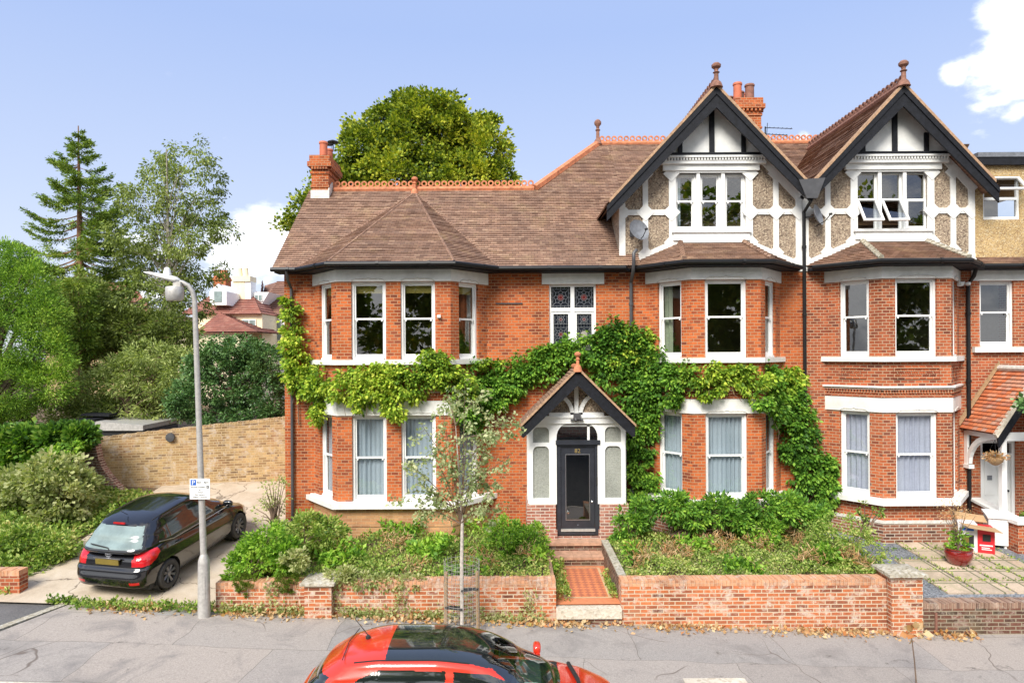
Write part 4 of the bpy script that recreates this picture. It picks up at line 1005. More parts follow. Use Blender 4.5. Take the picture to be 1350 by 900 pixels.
# doorsteps
m = MB(); m.box(.80, 16.33, .56, 2.38, 16.8, .80); 
m = MB()
for k, (x0, x1) in enumerate(((.80, 1.30), (1.305, 1.83), (1.835, 2.38))): m.box(x0, 16.33, .68, x1, 16.72, .745)
for k, (x0, x1) in enumerate(((.9, 1.4), (1.405, 1.83), (1.835, 2.27))): m.box(x0, 15.80, .50, x1, 16.36, .56)
st = m.build('doorstep', 'step', H1); st['label'] = 'two worn sandstone treads'; m = MB()
for k, (x0, x1) in enumerate(((.86, 1.25), (1.255, 1.72), (1.725, 2.1), (2.105, 2.32))): m.box(x0, 16.37, .5, x1, 16.8, .679)
for k, (x0, x1) in enumerate(((.94, 1.32), (1.325, 1.8), (1.805, 2.24))): m.box(x0, 15.83, .3, x1, 16.36, .499)
m.build('step_riser', 'brick_low', H1)

# ------------------------------------------------------------------ neighbour porch (hung on the wall, orange tiles)
NP = MB(); c = 12.68; az = 4.80; yf = 16.46
for s in (-1, 1): tiles(NP, [(c, yf, az), (c + s * 1.02, yf, az - 1.52), (c + s * 1.02, YF - .01, az - 1.52), (c, YF - .01, az)], e=.11, t=.025)
NP = NP.build('porch', 'tile_new', H2); NP['label'] = 'side porch with new orange tiles on white brackets'
m = MB(); m.prism([(c, yf - .03, az + .03), (c - 1.05, yf - .03, az - 1.53), (c - 1.0, yf - .03, az - 1.62), (c, yf - .03, az - .1)], (0, .1, 0)); m.prism([(c, yf - .03, az + .03), (c + 1.05, yf - .03, az - 1.53), (c + 1.0, yf - .03, az - 1.62), (c, yf - .03, az - .1)], (0, .1, 0)); m.build('verge_mortar', 'curb', NP)
m = MB()
for s in (-1, 1): m.prism([(c, yf - .02, az - .08), (c + s * 1.0, yf - .02, az - 1.56), (c + s * .95, yf - .02, az - 1.86), (c, yf - .02, az - .42)], (0, .05, 0))
m.build('bargeboard', 'black', NP)
m = MB(); m.prism([(c, YF - .05, az + .08), (c - 1.04, YF - .05, az - 1.46), (c - 1.12, YF - .05, az - 1.40), (c, YF - .05, az + .2)], (0, .045, 0)); m.build('flashing', 'wood', NP)
m = MB(); m.tube([(c, yf, az + .03), (c, YF, az + .03)], .08, 8); m.build('ridge_tiles', 'lead', NP)
m = MB()
for s in (-1, 1):
    xw = c + s * .86
    m.box(xw - .05, YF - .12, 2.35, xw + .05, YF - .001, 3.22); m.box(xw - .05, yf + .1, 3.12, xw + .05, YF - .12, 3.24)
    m.box(xw - .07, YF - .22, 2.25, xw + .07, YF - .001, 2.35)
    prev = None
    for t in np.linspace(0, 1, 8):
        y = YF - .12 - 1.0 * (1 - math.cos(t * pi / 2)); z = 2.38 + .78 * math.sin(t * pi / 2)
        if prev:
            d = Vector((0, y - prev[0], z - prev[1])).normalized(); nn = Vector((0, -d.z, d.y)) * .06
            A_, B_ = Vector((xw - .045, prev[0], prev[1])), Vector((xw - .045, y, z)); m.prism([A_ - nn, B_ - nn, B_ + nn, A_ + nn], (.09, 0, 0))
        prev = (y, z)
m.box(c - .9, yf + .04, 3.1, c + .9, yf + .14, 3.3); m.box(c - .86, yf + .03, 1.2, c - .74, yf + .15, 3.1)
m.build('bracket', 'white', NP)
# security lamp and little camera on the brickwork
m = MB(); m.box(11.55, YF - .25, 6.98, 11.66, YF - .15, 7.06); m.lathe([(.001, 0), (.07, .02), (.075, .1), (.05, .12), (.001, .12)], (11.5, YF - .3, 6.93), 10); m.lathe([(.001, 0), (.06, .02), (.06, .08), (.001, .1)], (11.7, YF - .3, 6.95), 10); m.build('security_lamp', 'white2', H2)
m = MB(); m.fbox(Frame((0, YB), (1, YB)), -1.82, -1.74, .0, .09, 6.17, 6.24); m.build('alarm_sensor', 'white', H1)
m = MB(); m.fbox(Frame((0, YF), (1, YF)), -.42, .28, .003, .03, 6.57, 6.60); m.build('wall_tie', 'pipe_grey', H1)
# satellite dishes and aerial
def dish(loc, label, az, el, r=.30):
    t = thing('satellite_dish', label, 'satellite dish', loc, None, local=True, rot=(0, 0, az))
    m = MB(); m.lathe([(.001, 0), (r * .4, .012), (r * .75, .045), (r, .09), (r, .10), (r * .75, .055), (r * .4, .022), (.001, .01)], (0, 0, 0), 24, 'Z')
    d = m.build('dish', 'lead_dark', t, True); d.rotation_euler = (R(90) - el, 0, 0); d.location = (0, -.25, 0)
    a = MB(); a.tube([(0, 0, 0), (0, -.2, 0)], .02, 6); a.box(-.06, -.02, -.1, .06, .0, .1); a.build('bracket', 'pipe_grey', t)
    a = MB(); a.tube([(0, -.28, -.26), (0, -.5, -.16), (0, -.62, -.02)], .012, 6); a.lathe([(.001, 0), (.03, .01), (.03, .08), (.001, .09)], (0, -.68, 0), 8, 'Y'); a.build('receiver_arm', 'carplastic', t)
    return t
dish((X_(836, 17.5), YF - .04, Z_(836, 305, 17.5)), 'grey satellite dish on the left panel of the middle gable', R(25), R(20), .29)
dish((X_(1068, 17.5), YF - .04, Z_(1068, 284, 17.5)), 'grey satellite dish on the gable with the open attic windows', R(48), R(15), .28)
t = thing('tv_aerial', 'thin television aerial fixed beside the tall chimney stack', 'aerial', (7.95, 21.6, 11.6))
m = MB(); m.tube([(7.83, 21.5, 12.15), (8.0, 21.45, 12.15)], .015, 5); m.tube([(8.0, 21.45, 11.7), (8.0, 21.45, 12.35)], .02, 6); m.build('mast', 'pipe', t)
m = MB()
for z, s in ((12.32, 1.0), (12.12, .8)):
    m.tube([(8.0, 21.45, z), (8.0 + .75 * s, 21.2, z - .12)], .012, 5)
    for k in range(7):
        f = k / 6; m.tube([(8.0 + .7 * s * f - .02, 21.45 - .25 * f - .1, z - .12 * f + .0), (8.0 + .7 * s * f + .02, 21.45 - .25 * f + .1, z - .12 * f + .02)], .007, 4)
m.tube([(8.02, 21.4, 12.0), (8.05, 21.4, 12.45)], .01, 5)
m.build('array', 'pipe', t)

# ------------------------------------------------------------------ ground
def base(x): x = min(max(x, -14), 8.5); return .05 - .037 * (x - .8)
def drive_z(x, y): return base(x) + .02 + .15 * max(0, min(y, 20.5) - 13.45)
def ground_fn(x, y):
    b = base(x)
    if y < 14.5 and x < -5.9: pass
    if x < -5.8:
        z = drive_z(x, max(y, 13.45)) - .08 if y > 13.2 else b - .3
        if x < -10.2 and y > 13.6: z += min(.5, (-10.2 - x) * .12) * min(1, (y - 13.6) / 1.5)
        if y > 21.5: z = max(z, 1.6)
        return z
    if y > 13.6: return .12
    return b - .3
def grid_sheet(xs, ys, fn):
    m = MB(); nx = len(xs)
    m.v = [(x, y, fn(x, y)) for y in ys for x in xs]
    for j in range(len(ys) - 1):
        for i in range(nx - 1): a = j * nx + i; m.f.append([a, a + 1, a + nx + 1, a + nx]); m.uv.append(None)
    return m
xs = sorted(set([-400, -150, -60, -30] + list(np.arange(-22, -5.9, .5)) + [-5.85, -5.75, 0, 8, 30, 60, 150, 400])); ys = sorted(set([-300, -100, -30, 8, 12] + list(np.arange(13, 24, .5)) + [26, 30, 40, 80, 200, 500]))
struct(grid_sheet(xs, ys, ground_fn).build('ground', 'soil', None, True))
struct(grid_sheet([-60, -14, 8.5, 60], [-40, 10.2], lambda x, y: base(x) - .13).build('road', 'asphalt'))
pv = grid_sheet([-14, 8.5, 60], [10.2, 13.45], lambda x, y: base(x))
px = MB(); 
pa = MB()
pa.poly([(-9.6, 10.35, base(-9.6)), (8.5, 10.35, base(8.5)), (8.5, 13.45, base(8.5)), (-8.75, 13.45, base(-8.75))]); pa.poly([(8.5, 10.35, base(9)), (60, 10.35, base(9)), (60, 13.45, base(9)), (8.5, 13.45, base(9))])
struct(pa.build('pavement', 'pavement'))
k = MB()
for i in range(-10, 40):
    x0, x1 = i * .92, i * .92 + .91; k.prism([(x0, 10.2, base(x0) - .13), (x1, 10.2, base(x1) - .13), (x1, 10.2, base(x1) + .003), (x0, 10.2, base(x0) + .003)], (0, .15, 0))
# pale edging stones of the side entrance
a0 = Vector((-8.78, 13.45, 0)); a1 = Vector((-9.75, 10.3, 0))
struct(k.build('kerb', 'curb'))
k = MB(); n = 4
for i in range(n):
    p = a0.lerp(a1, i / n); q = a0.lerp(a1, (i + .985) / n); w_ = Vector((-.16, .05, 0))
    k.prism([(p.x, p.y, base(p.x) - .1), (q.x, q.y, base(q.x) - .1), (q.x + w_.x, q.y + w_.y, base(q.x) - .1), (p.x + w_.x, p.y + w_.y, base(p.x) - .1)], (0, 0, .112))
struct(k.build('edging_stones', 'cap'))
k = MB(); k.poly([(-40, 10.2, base(-14) - .03), (-9.9, 10.2, base(-9.9) - .03), (-8.9, 13.5, base(-8.9) - .03), (-10.3, 13.7, base(-10.3) - .03), (-40, 13.7, base(-14) - .03)]); struct(k.build('side_road', 'asphalt_l'))
dv = grid_sheet(list(np.arange(-10.3, -5.7, .25)), [13.42, 13.6] + list(np.arange(14, 21.1, .25)), drive_z); struct(dv.build('driveway', 'drive', None, True))
# garden beds
struct(grid_sheet(list(np.arange(-5.8, .75, .3)) + [.78], list(np.arange(13.6, 17.9, .3)), lambda x, y: .76 + .03 * math.sin(x * 3 + y) + .02 * math.sin(7 * x)).build('garden_bed', 'soil', None, True))
struct(grid_sheet(list(np.arange(2.3, 7.7, .3)), list(np.arange(13.6, 17.9, .3)), lambda x, y: .74 + .03 * math.sin(x * 3 + y)).build('garden_bed', 'soil', None, True))
# tiled path with border
k = MB(); k.poly([(.8, 13.42, .355), (2.2, 13.42, .355), (2.2, 15.86, .355), (.8, 15.86, .355)]); struct(k.build('path', 'pathborder'))
k = MB(); k.poly([(1.02, 13.75, .3595), (1.98, 13.75, .3595), (1.98, 15.7, .3595), (1.02, 15.7, .3595)]); struct(k.build('path_edging_strip', 'pathline'))
k = MB(); k.poly([(1.08, 13.81, .364), (1.92, 13.81, .364), (1.92, 15.64, .364), (1.08, 15.64, .364)]); struct(k.build('path_tiles', 'pathtile'))
k = MB(); k.box(.83, 13.22, .14, 2.1, 13.45, .33); struct(k.build('path_threshold', 'curb')); k = MB(); k.box(.84, 13.26, -.2, 2.09, 13.45, .139); struct(k.build('path_footing', 'brick_low'))
# side yard
def yard_z(x, y): return .37 + .07 * (y - 13.6)
struct(grid_sheet(list(np.arange(7.6, 16, .3)), list(np.arange(13.55, 17.9, .3)), yard_z).build('gravel_yard', 'gravel'))
sl_ = MB(); Oy = Vector((8.75, 13.75)); rot = R(-9)
for i in range(4):
    for j in range(5):
        if (i == 0 and j > 2): continue
        cx_ = [(i + .03) * .68, (i + .97) * .68]; cy_ = [(j + .03) * .62, (j + .97) * .62]; P4 = []
        for (a, b) in ((cx_[0], cy_[0]), (cx_[1], cy_[0]), (cx_[1], cy_[1]), (cx_[0], cy_[1])):
            x = Oy.x + a * math.cos(rot) - b * math.sin(rot) * -1 * -1; y = Oy.y + a * math.sin(rot) * 0 + b
            x = Oy.x + a - b * .04 + i * .02; P4.append((x, y, yard_z(x, y) - .02 + random.uniform(0, .008)))
        sl_.prism(P4, (0, 0, .045))
struct(sl_.build('patio', 'slab'))

# ------------------------------------------------------------------ front garden walls
def garden_wall(name, label, x0, x1, y0, y1, zt, mat, cope, loc=None, group=None, step=.5):
    t = thing(name, label, 'wall', ((x0 + x1) / 2, (y0 + y1) / 2, base((x0 + x1) / 2)), group)
    m = MB(); k = max(1, int((x1 - x0) / step))
    m.prism([(x0, y0, base(x0) - .25), (x1, y0, base(x1) - .25), (x1, y0, zt - .11), (x0, y0, zt - .11)], (0, y1 - y0, 0)); m.build('brickwork', mat, t)
    c_ = MB(); n = int((x1 - x0) / .075)
    for i in range(n):
        a = x0 + (x1 - x0) * i / n; b = a + (x1 - x0) / n - .006; j = random.uniform(-.006, .006)
        c_.box(a, y0 - .004 + j, zt - .112, b, y1 + .004, zt + j)
    c_.box(x0 + .01, y0 + .006, zt - .111, x1 - .01, y1 - .01, zt - .01)
    c_.build('coping', cope, t); return t
def pier(t, x0, x1, y0, y1, zt, mat, ch=.07, ov=.07):
    m = MB(); m.box(x0, y0, base(x0) - .3, x1, y1, zt); p = m.build('pillar', mat, t)
    m = MB(); m.box(x0 - ov, y0 - ov, zt + .001, x1 + ov, y1 + ov, zt + ch * .55)
    xm, ym = (x0 + x1) / 2, (y0 + y1) / 2; q = [(x0 - ov, y0 - ov), (x1 + ov, y0 - ov), (x1 + ov, y1 + ov), (x0 - ov, y1 + ov)]; z0 = zt + ch * .55
    for i in range(4): a, b = q[i], q[(i + 1) % 4]; m.poly([(*a, z0), (*b, z0), (xm + (b[0] - xm) * .3, ym + (b[1] - ym) * .3, zt + ch), (xm + (a[0] - xm) * .3, ym + (a[1] - ym) * .3, zt + ch)])
    m.poly([(xm + (a[0] - xm) * .3, ym + (a[1] - ym) * .3, zt + ch) for a in q]); m.build('cap', 'cap', p); return p
gw = garden_wall('garden_wall', 'low brick front garden wall left of the path, overhung by ivy, with a stone capped pillar', -5.8, .83, 13.3, 13.62, .86, 'brick_garden', 'brick_cope')
pier(gw, -4.02, -3.5, 13.12, 13.66, .86, 'brick_garden', .09)
gw2 = garden_wall('garden_wall', 'low orange brick front garden wall right of the path, ending in a capped pillar', 2.1, 7.27, 13.3, 13.62, .85, 'brick_garden', 'brick_cope')
pier(gw2, 7.28, 7.88, 13.14, 13.7, .95, 'brick_garden', .1)
gw3 = garden_wall('garden_wall', 'dark mossy low brick wall in front of the gravel yard', 7.885, 15, 13.3, 13.6, .38, 'brick_low', 'brick_cope_dark')
m = MB(); m.box(8.2, 13.27, -.2, 8.24, 13.3, .2); m.build('iron_stub', 'pot_dark', gw3)
t = thing('path_kerb_wall', 'narrow stone kerb edging the right side of the tiled path', 'kerb', (2.17, 14.9, .36)); m = MB()
for i in range(5): m.box(2.10, 13.63 + i * .52, .3, 2.24, 13.63 + i * .52 + .51, .82)
m.build('kerb_stones', 'brick_low', t); m = MB(); m.box(2.09, 13.63, .821, 2.25, 16.2, .86); m.build('coping', 'cap', t)
t = thing('path_kerb_wall', 'narrow stone kerb half hidden by trailing plants on the left of the tiled path', 'kerb', (.78, 14.9, .36)); m = MB()
for i in range(5): m.box(.72, 13.63 + i * .52, .3, .83, 13.63 + i * .52 + .51, .76)
m.build('kerb_stones', 'step', t)
# party wall with white coping beside the side porch
t = thing('party_wall', 'short brick wall with white sloping coping between the two front doors', 'wall', (12.0, 16.9, .5))
m = MB(); m.prism([(11.9, YF - .02, .3), (11.9, 16.4, .3), (11.9, 16.4, 1.22), (11.9, YF - .02, 1.40)], (.24, 0, 0)); m.build('brickwork', 'brick_b', t)
m = MB(); m.prism([(11.86, YF - .02, 1.41), (11.86, 16.4, 1.23), (11.86, 16.4, 1.29), (11.86, YF - .02, 1.47)], (.32, 0, 0)); m.build('coping', 'white2', t)
m = MB(); m.box(11.8, 15.95, .2, 12.22, 16.395, 1.22); p = m.build('pillar', 'brick_b', t); m = MB(); m.box(11.75, 15.9, 1.221, 12.27, 16.396, 1.30); m.build('cap', 'white2', p)

# ------------------------------------------------------------------ stock brick wall behind the driveway, curved wing
t = thing('boundary_wall', 'tall weathered yellow brick wall behind the black car', 'wall', (-9, 20.3, 1.0))
m = MB(); P = [(-12.35, 19.45), (-11.3, 19.75), (-10.0, 20.1), (-8.6, 20.5), (-7.2, 20.9), (-5.95, 21.2), (-4.5, 21.5)]; ZT = [2.88, 3.0, 3.12, 3.24, 3.36, 3.46, 3.55]
for (a, b, za_, zb_) in zip(P[:-1], P[1:], ZT[:-1], ZT[1:]):
    for k in range(4):
        f0, f1 = k / 4, (k + 1) / 4; x0, y0, z0 = a[0] + (b[0] - a[0]) * f0, a[1] + (b[1] - a[1]) * f0, za_ + (zb_ - za_) * f0; x1, y1, z1 = a[0] + (b[0] - a[0]) * f1, a[1] + (b[1] - a[1]) * f1, za_ + (zb_ - za_) * f1
        m.prism([(x0, y0, .3), (x1, y1, .3), (x1, y1, z1 - .1), (x0, y0, z0 - .1)], (-.05, .22, 0))
m.build('brickwork', 'brick_stock', t)
m = MB()
for (a, b, za_, zb_) in zip(P[:-1], P[1:], ZT[:-1], ZT[1:]):
    n = 20
    for k in range(n):
        f0, f1 = k / n, (k + .93) / n; lp = lambda f: (a[0] + (b[0] - a[0]) * f, a[1] + (b[1] - a[1]) * f - .01, za_ + (zb_ - za_) * f)
        p0, p1 = lp(f0), lp(f1); j = random.uniform(-.012, .012); m.prism([(p0[0], p0[1], p0[2] - .1), (p1[0], p1[1], p1[2] - .1), (p1[0], p1[1], p1[2] + j), (p0[0], p0[1], p0[2] + j)], (-.05, .24, 0))
m.build('coping', 'brick_stock', t)
m = MB(); m.lathe([(.001, -.03), (.13, -.02), (.14, .03), (.001, .05)], (X_(225, 20.1), 20.03, Z_(225, 576, 20.1)), 10, 'Y'); m.build('wall_lamp', 'pipe_grey', t)
m = MB(); Y0 = 19.2; xs_ = np.linspace(0, 1, 14)
crv = [(X_(118 + 60 * s, Y0), Z_(118 + 60 * s, 582 + 78 * (s ** .75 if s > 0 else 0), Y0)) for s in xs_]
crv = [(X_(p[0], Y0), Z_(p[0], p[1], Y0)) for p in ((106, 580), (120, 580), (121, 592), (124, 606), (130, 620), (138, 631), (147, 641), (157, 650), (168, 657), (176, 661))]
for (a, b) in zip(crv[:-1], crv[1:]):
    if b[0] - a[0] > .02: m.prism([(a[0], Y0, .3), (b[0], Y0, .3), (b[0], Y0, b[1]), (a[0], Y0, a[1])], (0, .24, 0))
t = thing('wing_wall', 'purple brown brick wing wall sweeping down in a curve by the ivy', 'wall', (-11.5, Y0, 1.0)); m.build('brickwork', 'brick_wing', t)
m = MB()
for (a, b) in zip(crv[1:-1], crv[2:]):
    A_, B_ = Vector((a[0], Y0 - .02, a[1])), Vector((b[0], Y0 - .02, b[1])); d = B_ - A_; n = max(1, round(d.length / .085)); nn = Vector((-d.z, 0, d.x)).normalized() * .2
    if nn.z < 0: nn = -nn
    for k in range(n):
        p, q = A_ + d * (k / n), A_ + d * ((k + .9) / n); m.prism([p, q, q + nn * .55, p + nn * .55], (0, .27, 0)); 
m.build('coping', 'brick_wing', t)
# small wall at the far left edge of the pavement
t = garden_wall('low_wall', 'little red brick wall at the left edge, half buried under creeper', -14.5, -9.95, 13.75, 14.0, .98, 'brick_b', 'brick_cope')

# shed roof behind the wall
t = thing('garden_shed', 'dark shed with a grey sheet roof peeping over the brick wall', 'shed', (-12.3, 22.3, 1.6))
sx = lambda p: X_(p, 22.0); sz = lambda p, q: Z_(p, q, 22.0)
m = MB(); m.prism([(sx(70), 22, 1.4), (sx(190), 22, 1.4), (sx(190), 22, sz(190, 566)), (sx(100), 22, sz(100, 556)), (sx(70), 22, sz(70, 568))], (0, 2.2, 0)); m.build('shed_wall', 'carplastic', t)
m = MB(); m.prism([(sx(64), 21.85, sz(64, 570)), (sx(98), 21.85, sz(98, 552)), (sx(128), 21.85, sz(128, 552)), (sx(128), 21.85, sz(128, 554)), (sx(99), 21.85, sz(99, 555)), (sx(66), 21.85, sz(66, 572))], (0, 2.5, 0)); m.build('roof_verge', 'black', t)
m = MB(); m.prism([(sx(114), 21.9, sz(114, 553.5)), (sx(190), 21.9, sz(190, 560)), (sx(190), 21.9, sz(190, 567)), (sx(134), 21.9, sz(134, 567))], (0, 2.4, 0)); m.build('roof_sheet', 'galv', t)
m = MB(); m.prism([(sx(96), 22.3, sz(96, 549)), (sx(136), 22.3, sz(136, 550)), (sx(136), 22.3, sz(136, 547)), (sx(100), 22.3, sz(100, 546))], (0, .5, 0)); m.build('ridge_cap', 'black', t)
# ------------------------------------------------------------------ cars
def interp(x, tab):
    if x <= tab[0][0]: return tab[0][1]
    for (a, fa), (b, fb) in zip(tab[:-1], tab[1:]):
        if x <= b: t = (x - a) / (b - a); t = t * t * (3 - 2 * t) * .5 + t * .5; return fa + (fb - fa) * t
    return tab[-1][1]
def rounded_grid(nx, ny, nz, p):
    """unit superellipsoid as merged cube grid; returns verts and faces with a face tag"""
    idx = {}; V = []; F = []
    def vid(c):
        k = tuple(round(q, 5) for q in c)
        if k not in idx:
            s = sum(abs(q) ** p for q in c) ** (1 / p); idx[k] = len(V); V.append(tuple(q / s for q in c))
        return idx[k]
    n = (nx, ny, nz)
    for ax in range(3):
        u, v = [a for a in range(3) if a != ax]
        for sgn in (-1, 1):
            for i in range(n[u]):
                for j in range(n[v]):
                    q = []
                    for di, dj in ((0, 0), (1, 0), (1, 1), (0, 1)):
                        c = [0, 0, 0]; c[ax] = sgn; c[u] = -1 + 2 * (i + di) / n[u]; c[v] = -1 + 2 * (j + dj) / n[v]; q.append(vid(c))
                    # orientation
                    a, b, d = (Vector(V[q[0]]), Vector(V[q[1]]), Vector(V[q[2]]))
                    if (b - a).cross(d - a)[ax] * sgn < 0: q.reverse()
                    F.append((q, ax, sgn))
    return V, F
def poly_in(pt, poly):
    x, y = pt; c = False; n = len(poly)
    for i in range(n):
        x1, y1 = poly[i]; x2, y2 = poly[(i + 1) % n]
        if (y1 > y) != (y2 > y) and x < (x2 - x1) * (y - y1) / (y2 - y1) + x1: c = not c
    return c
def car(name, label, loc, rot, S):
    t = thing(name, label, 'car', loc, None, local=True, rot=rot)
    L_ = S['len'] / 2; W = S['w'] / 2
    buckets = {}
    def emit(V, F, mapf, cls):
        P = [mapf(*v) for v in V]
        for q, ax, sg in F:
            c = [sum(P[i][k] for i in q) / 4 for k in range(3)]
            key = cls(c, ax, sg)
            if key is None: continue
            if key in ('side', 'lamp', 'head', 'reflector', 'trim'): key = (key, c[0] > 0, key == 'side' and c[1] > S['bpil'])
            m = buckets.setdefault(key, (MB(), {})); mb, mp = m; f = []
            for i in q:
                if i not in mp: mp[i] = len(mb.v); mb.v.append(P[i])
                f.append(mp[i])
            mb.f.append(f); mb.uv.append(None)
        for k in list(buckets): buckets[k] = (buckets[k][0], {})
    # lower body
    V, F = rounded_grid(48, 200, 60, 9)
    def low(a, b, c):
        zn = (c + 1) / 2; yt = b * L_; z0 = S['zb'] + .06 * max(0, abs(b) - .8) * 5 * .5; zt = interp(yt, S['belt'])
        z = z0 + (zt - z0) * zn
        yr = -L_ + interp(z, S['rear']); yf = L_ - interp(z, S['front']); y = yr + (yf - yr) * (b + 1) / 2
        w = W * interp(y, S['plan']) * interp(zn, [(0, .93), (.25, .975), (.55, 1.0), (.75, .985), (.9, .955), (1.0, .90)])
        # haunch crease
        z += .03 * (1 - abs(a)) * (1 if c > .8 else 0) if y > S['scr_base'] else 0
        return (a * w, y, z)
    wh = S['wheels']
    def cls_low(c, ax, sg):
        x, y, z = c
        for wy in wh:
            if abs(x) > W * .62 and (y - wy) ** 2 + (z - S['wr'] - .0) ** 2 < (S['wr'] + .055) ** 2: return None
        for key, fn in S['low']:
            if fn(x, y, z, ax, sg): return key
        return 'body'
    emit(V, F, low, cls_low)
    # greenhouse
    V, F = rounded_grid(64, 150, 56, 7)
    G = S['gh']
    def top(a, b, c):
        zn = (c + 1) / 2; yt = (b + 1) / 2
        yr = interp(zn, G['yr']); yf = interp(zn, G['yf']); y = yr + (yf - yr) * yt
        zt = interp(y, G['roof']); z = G['z0'] + (zt - G['z0']) * zn + .045 * (1 - a * a) * max(0, c)
        w = interp(zn, G['w']) * interp(y, G['plan'])
        if ax_bulge: y += (1 - a * a) * .10 * (1 if b > 0 else -.6) * (abs(b) ** 6)
        return (a * w, y, z)
    ax_bulge = True
    def cls_top(c, ax, sg):
        for key, fn in S['top']:
            if fn(*c, ax, sg): return key
        return 'body'
    emit(V, F, top, cls_top)
    def sup(c, p=7): q = sum(abs(v) ** p for v in c) ** (1 / p); return tuple(v / q for v in c)
    for s_ in (-1, 1):
        tm = MB(); tm.tube([top(*sup((s_ * .985, b_, .93))) for b_ in np.linspace(-.86, .80, 24)], .010, 5); tm.build('roof_trim', 'carplastic', t)
    names = S['names']
    body = None
    order = ['body'] + [k for k in buckets if k != 'body']
    for k in order:
        mb = buckets[k][0]; nm, mt = names[k[0] if isinstance(k, tuple) else k]
        o = mb.build(nm, mt, t, True)
        for p in o.data.polygons: p.use_smooth = True
    # wheel housing + wheels
    h = MB()
    for wy in wh:
        for s in (-1, 1): h.lathe([(.02, s * (W - .33)), (S['wr'] + .05, s * (W - .32)), (S['wr'] + .05, s * (W - .045))], (0, wy, S['wr']), 28, 'X', caps=False)
    h.box(-W + .1, -L_ + .25, S['zb'] + .02, W - .1, L_ - .3, .5)
    h.build('wheel_housing', 'carplastic', t)
    for wy in wh:
        for s in (-1, 1):
            r = S['wr']; X0 = W - .19; X1 = W - .005
            prof = [(r * .64, s * X0), (r * .9, s * X0), (r, s * (X0 + .03)), (r, s * (X1 - .03)), (r * .93, s * X1), (r * .68, s * (X1 - .005)), (r * .64, s * (X1 - .02)), (r * .6, s * (X1 - .1))]
            m = MB(); m.lathe(prof, (0, wy, r), 32, 'X', caps=False); wl = m.build('wheel', 'tyre', t, True)
            m = MB(); m.lathe([(r * .66, s * (X1 - .012)), (r * .62, s * (X1 - .004)), (r * .58, s * (X1 - .02)), (r * .56, s * (X1 - .1)), (.02, s * (X1 - .1))], (0, wy, r), 28, 'X', caps=False); m.build('rim', S['rim'], wl, True)
            m = MB()
            for k in range(S['spokes']):
                a = 2 * pi * k / S['spokes'] + .3
                for da in (-.11, .11):
                    p0 = Vector((s * (X1 - .045), wy + math.cos(a) * .05, r + math.sin(a) * .05)); p1 = Vector((s * (X1 - .018), wy + math.cos(a + da) * r * .6, r + math.sin(a + da) * r * .6)); m.tube([p0, p1], [.022, .014], 5)
            m.lathe([(.001, s * (X1 - .055)), (.055, s * (X1 - .05)), (.05, s * (X1 - .02)), (.001, s * (X1 - .015))], (0, wy, r), 14, 'X'); m.build('spokes', S.get('spoke_mat', S['rim']), wl, True)
    return t
def mirror(t, y, z, W, mat, ty='wing_mirror'):
    for s in (-1, 1):
        m = MB(); V, F = rounded_grid(8, 6, 6, 3)
        m.tube([(s * (W - .06), y + .02, z - .05), (s * (W + .06), y, z - .02)], .03, 6); n0 = len(m.v); m.v += [(s * (W + .07) + v[0] * .115, y + v[1] * .06 + abs(v[0]) * 0, z + v[2] * .075) for v in V]; m.f += [[i + n0 for i in q] for q, _, _ in F]; m.uv = [None] * len(m.f)
        m.build(ty, mat, t, True)
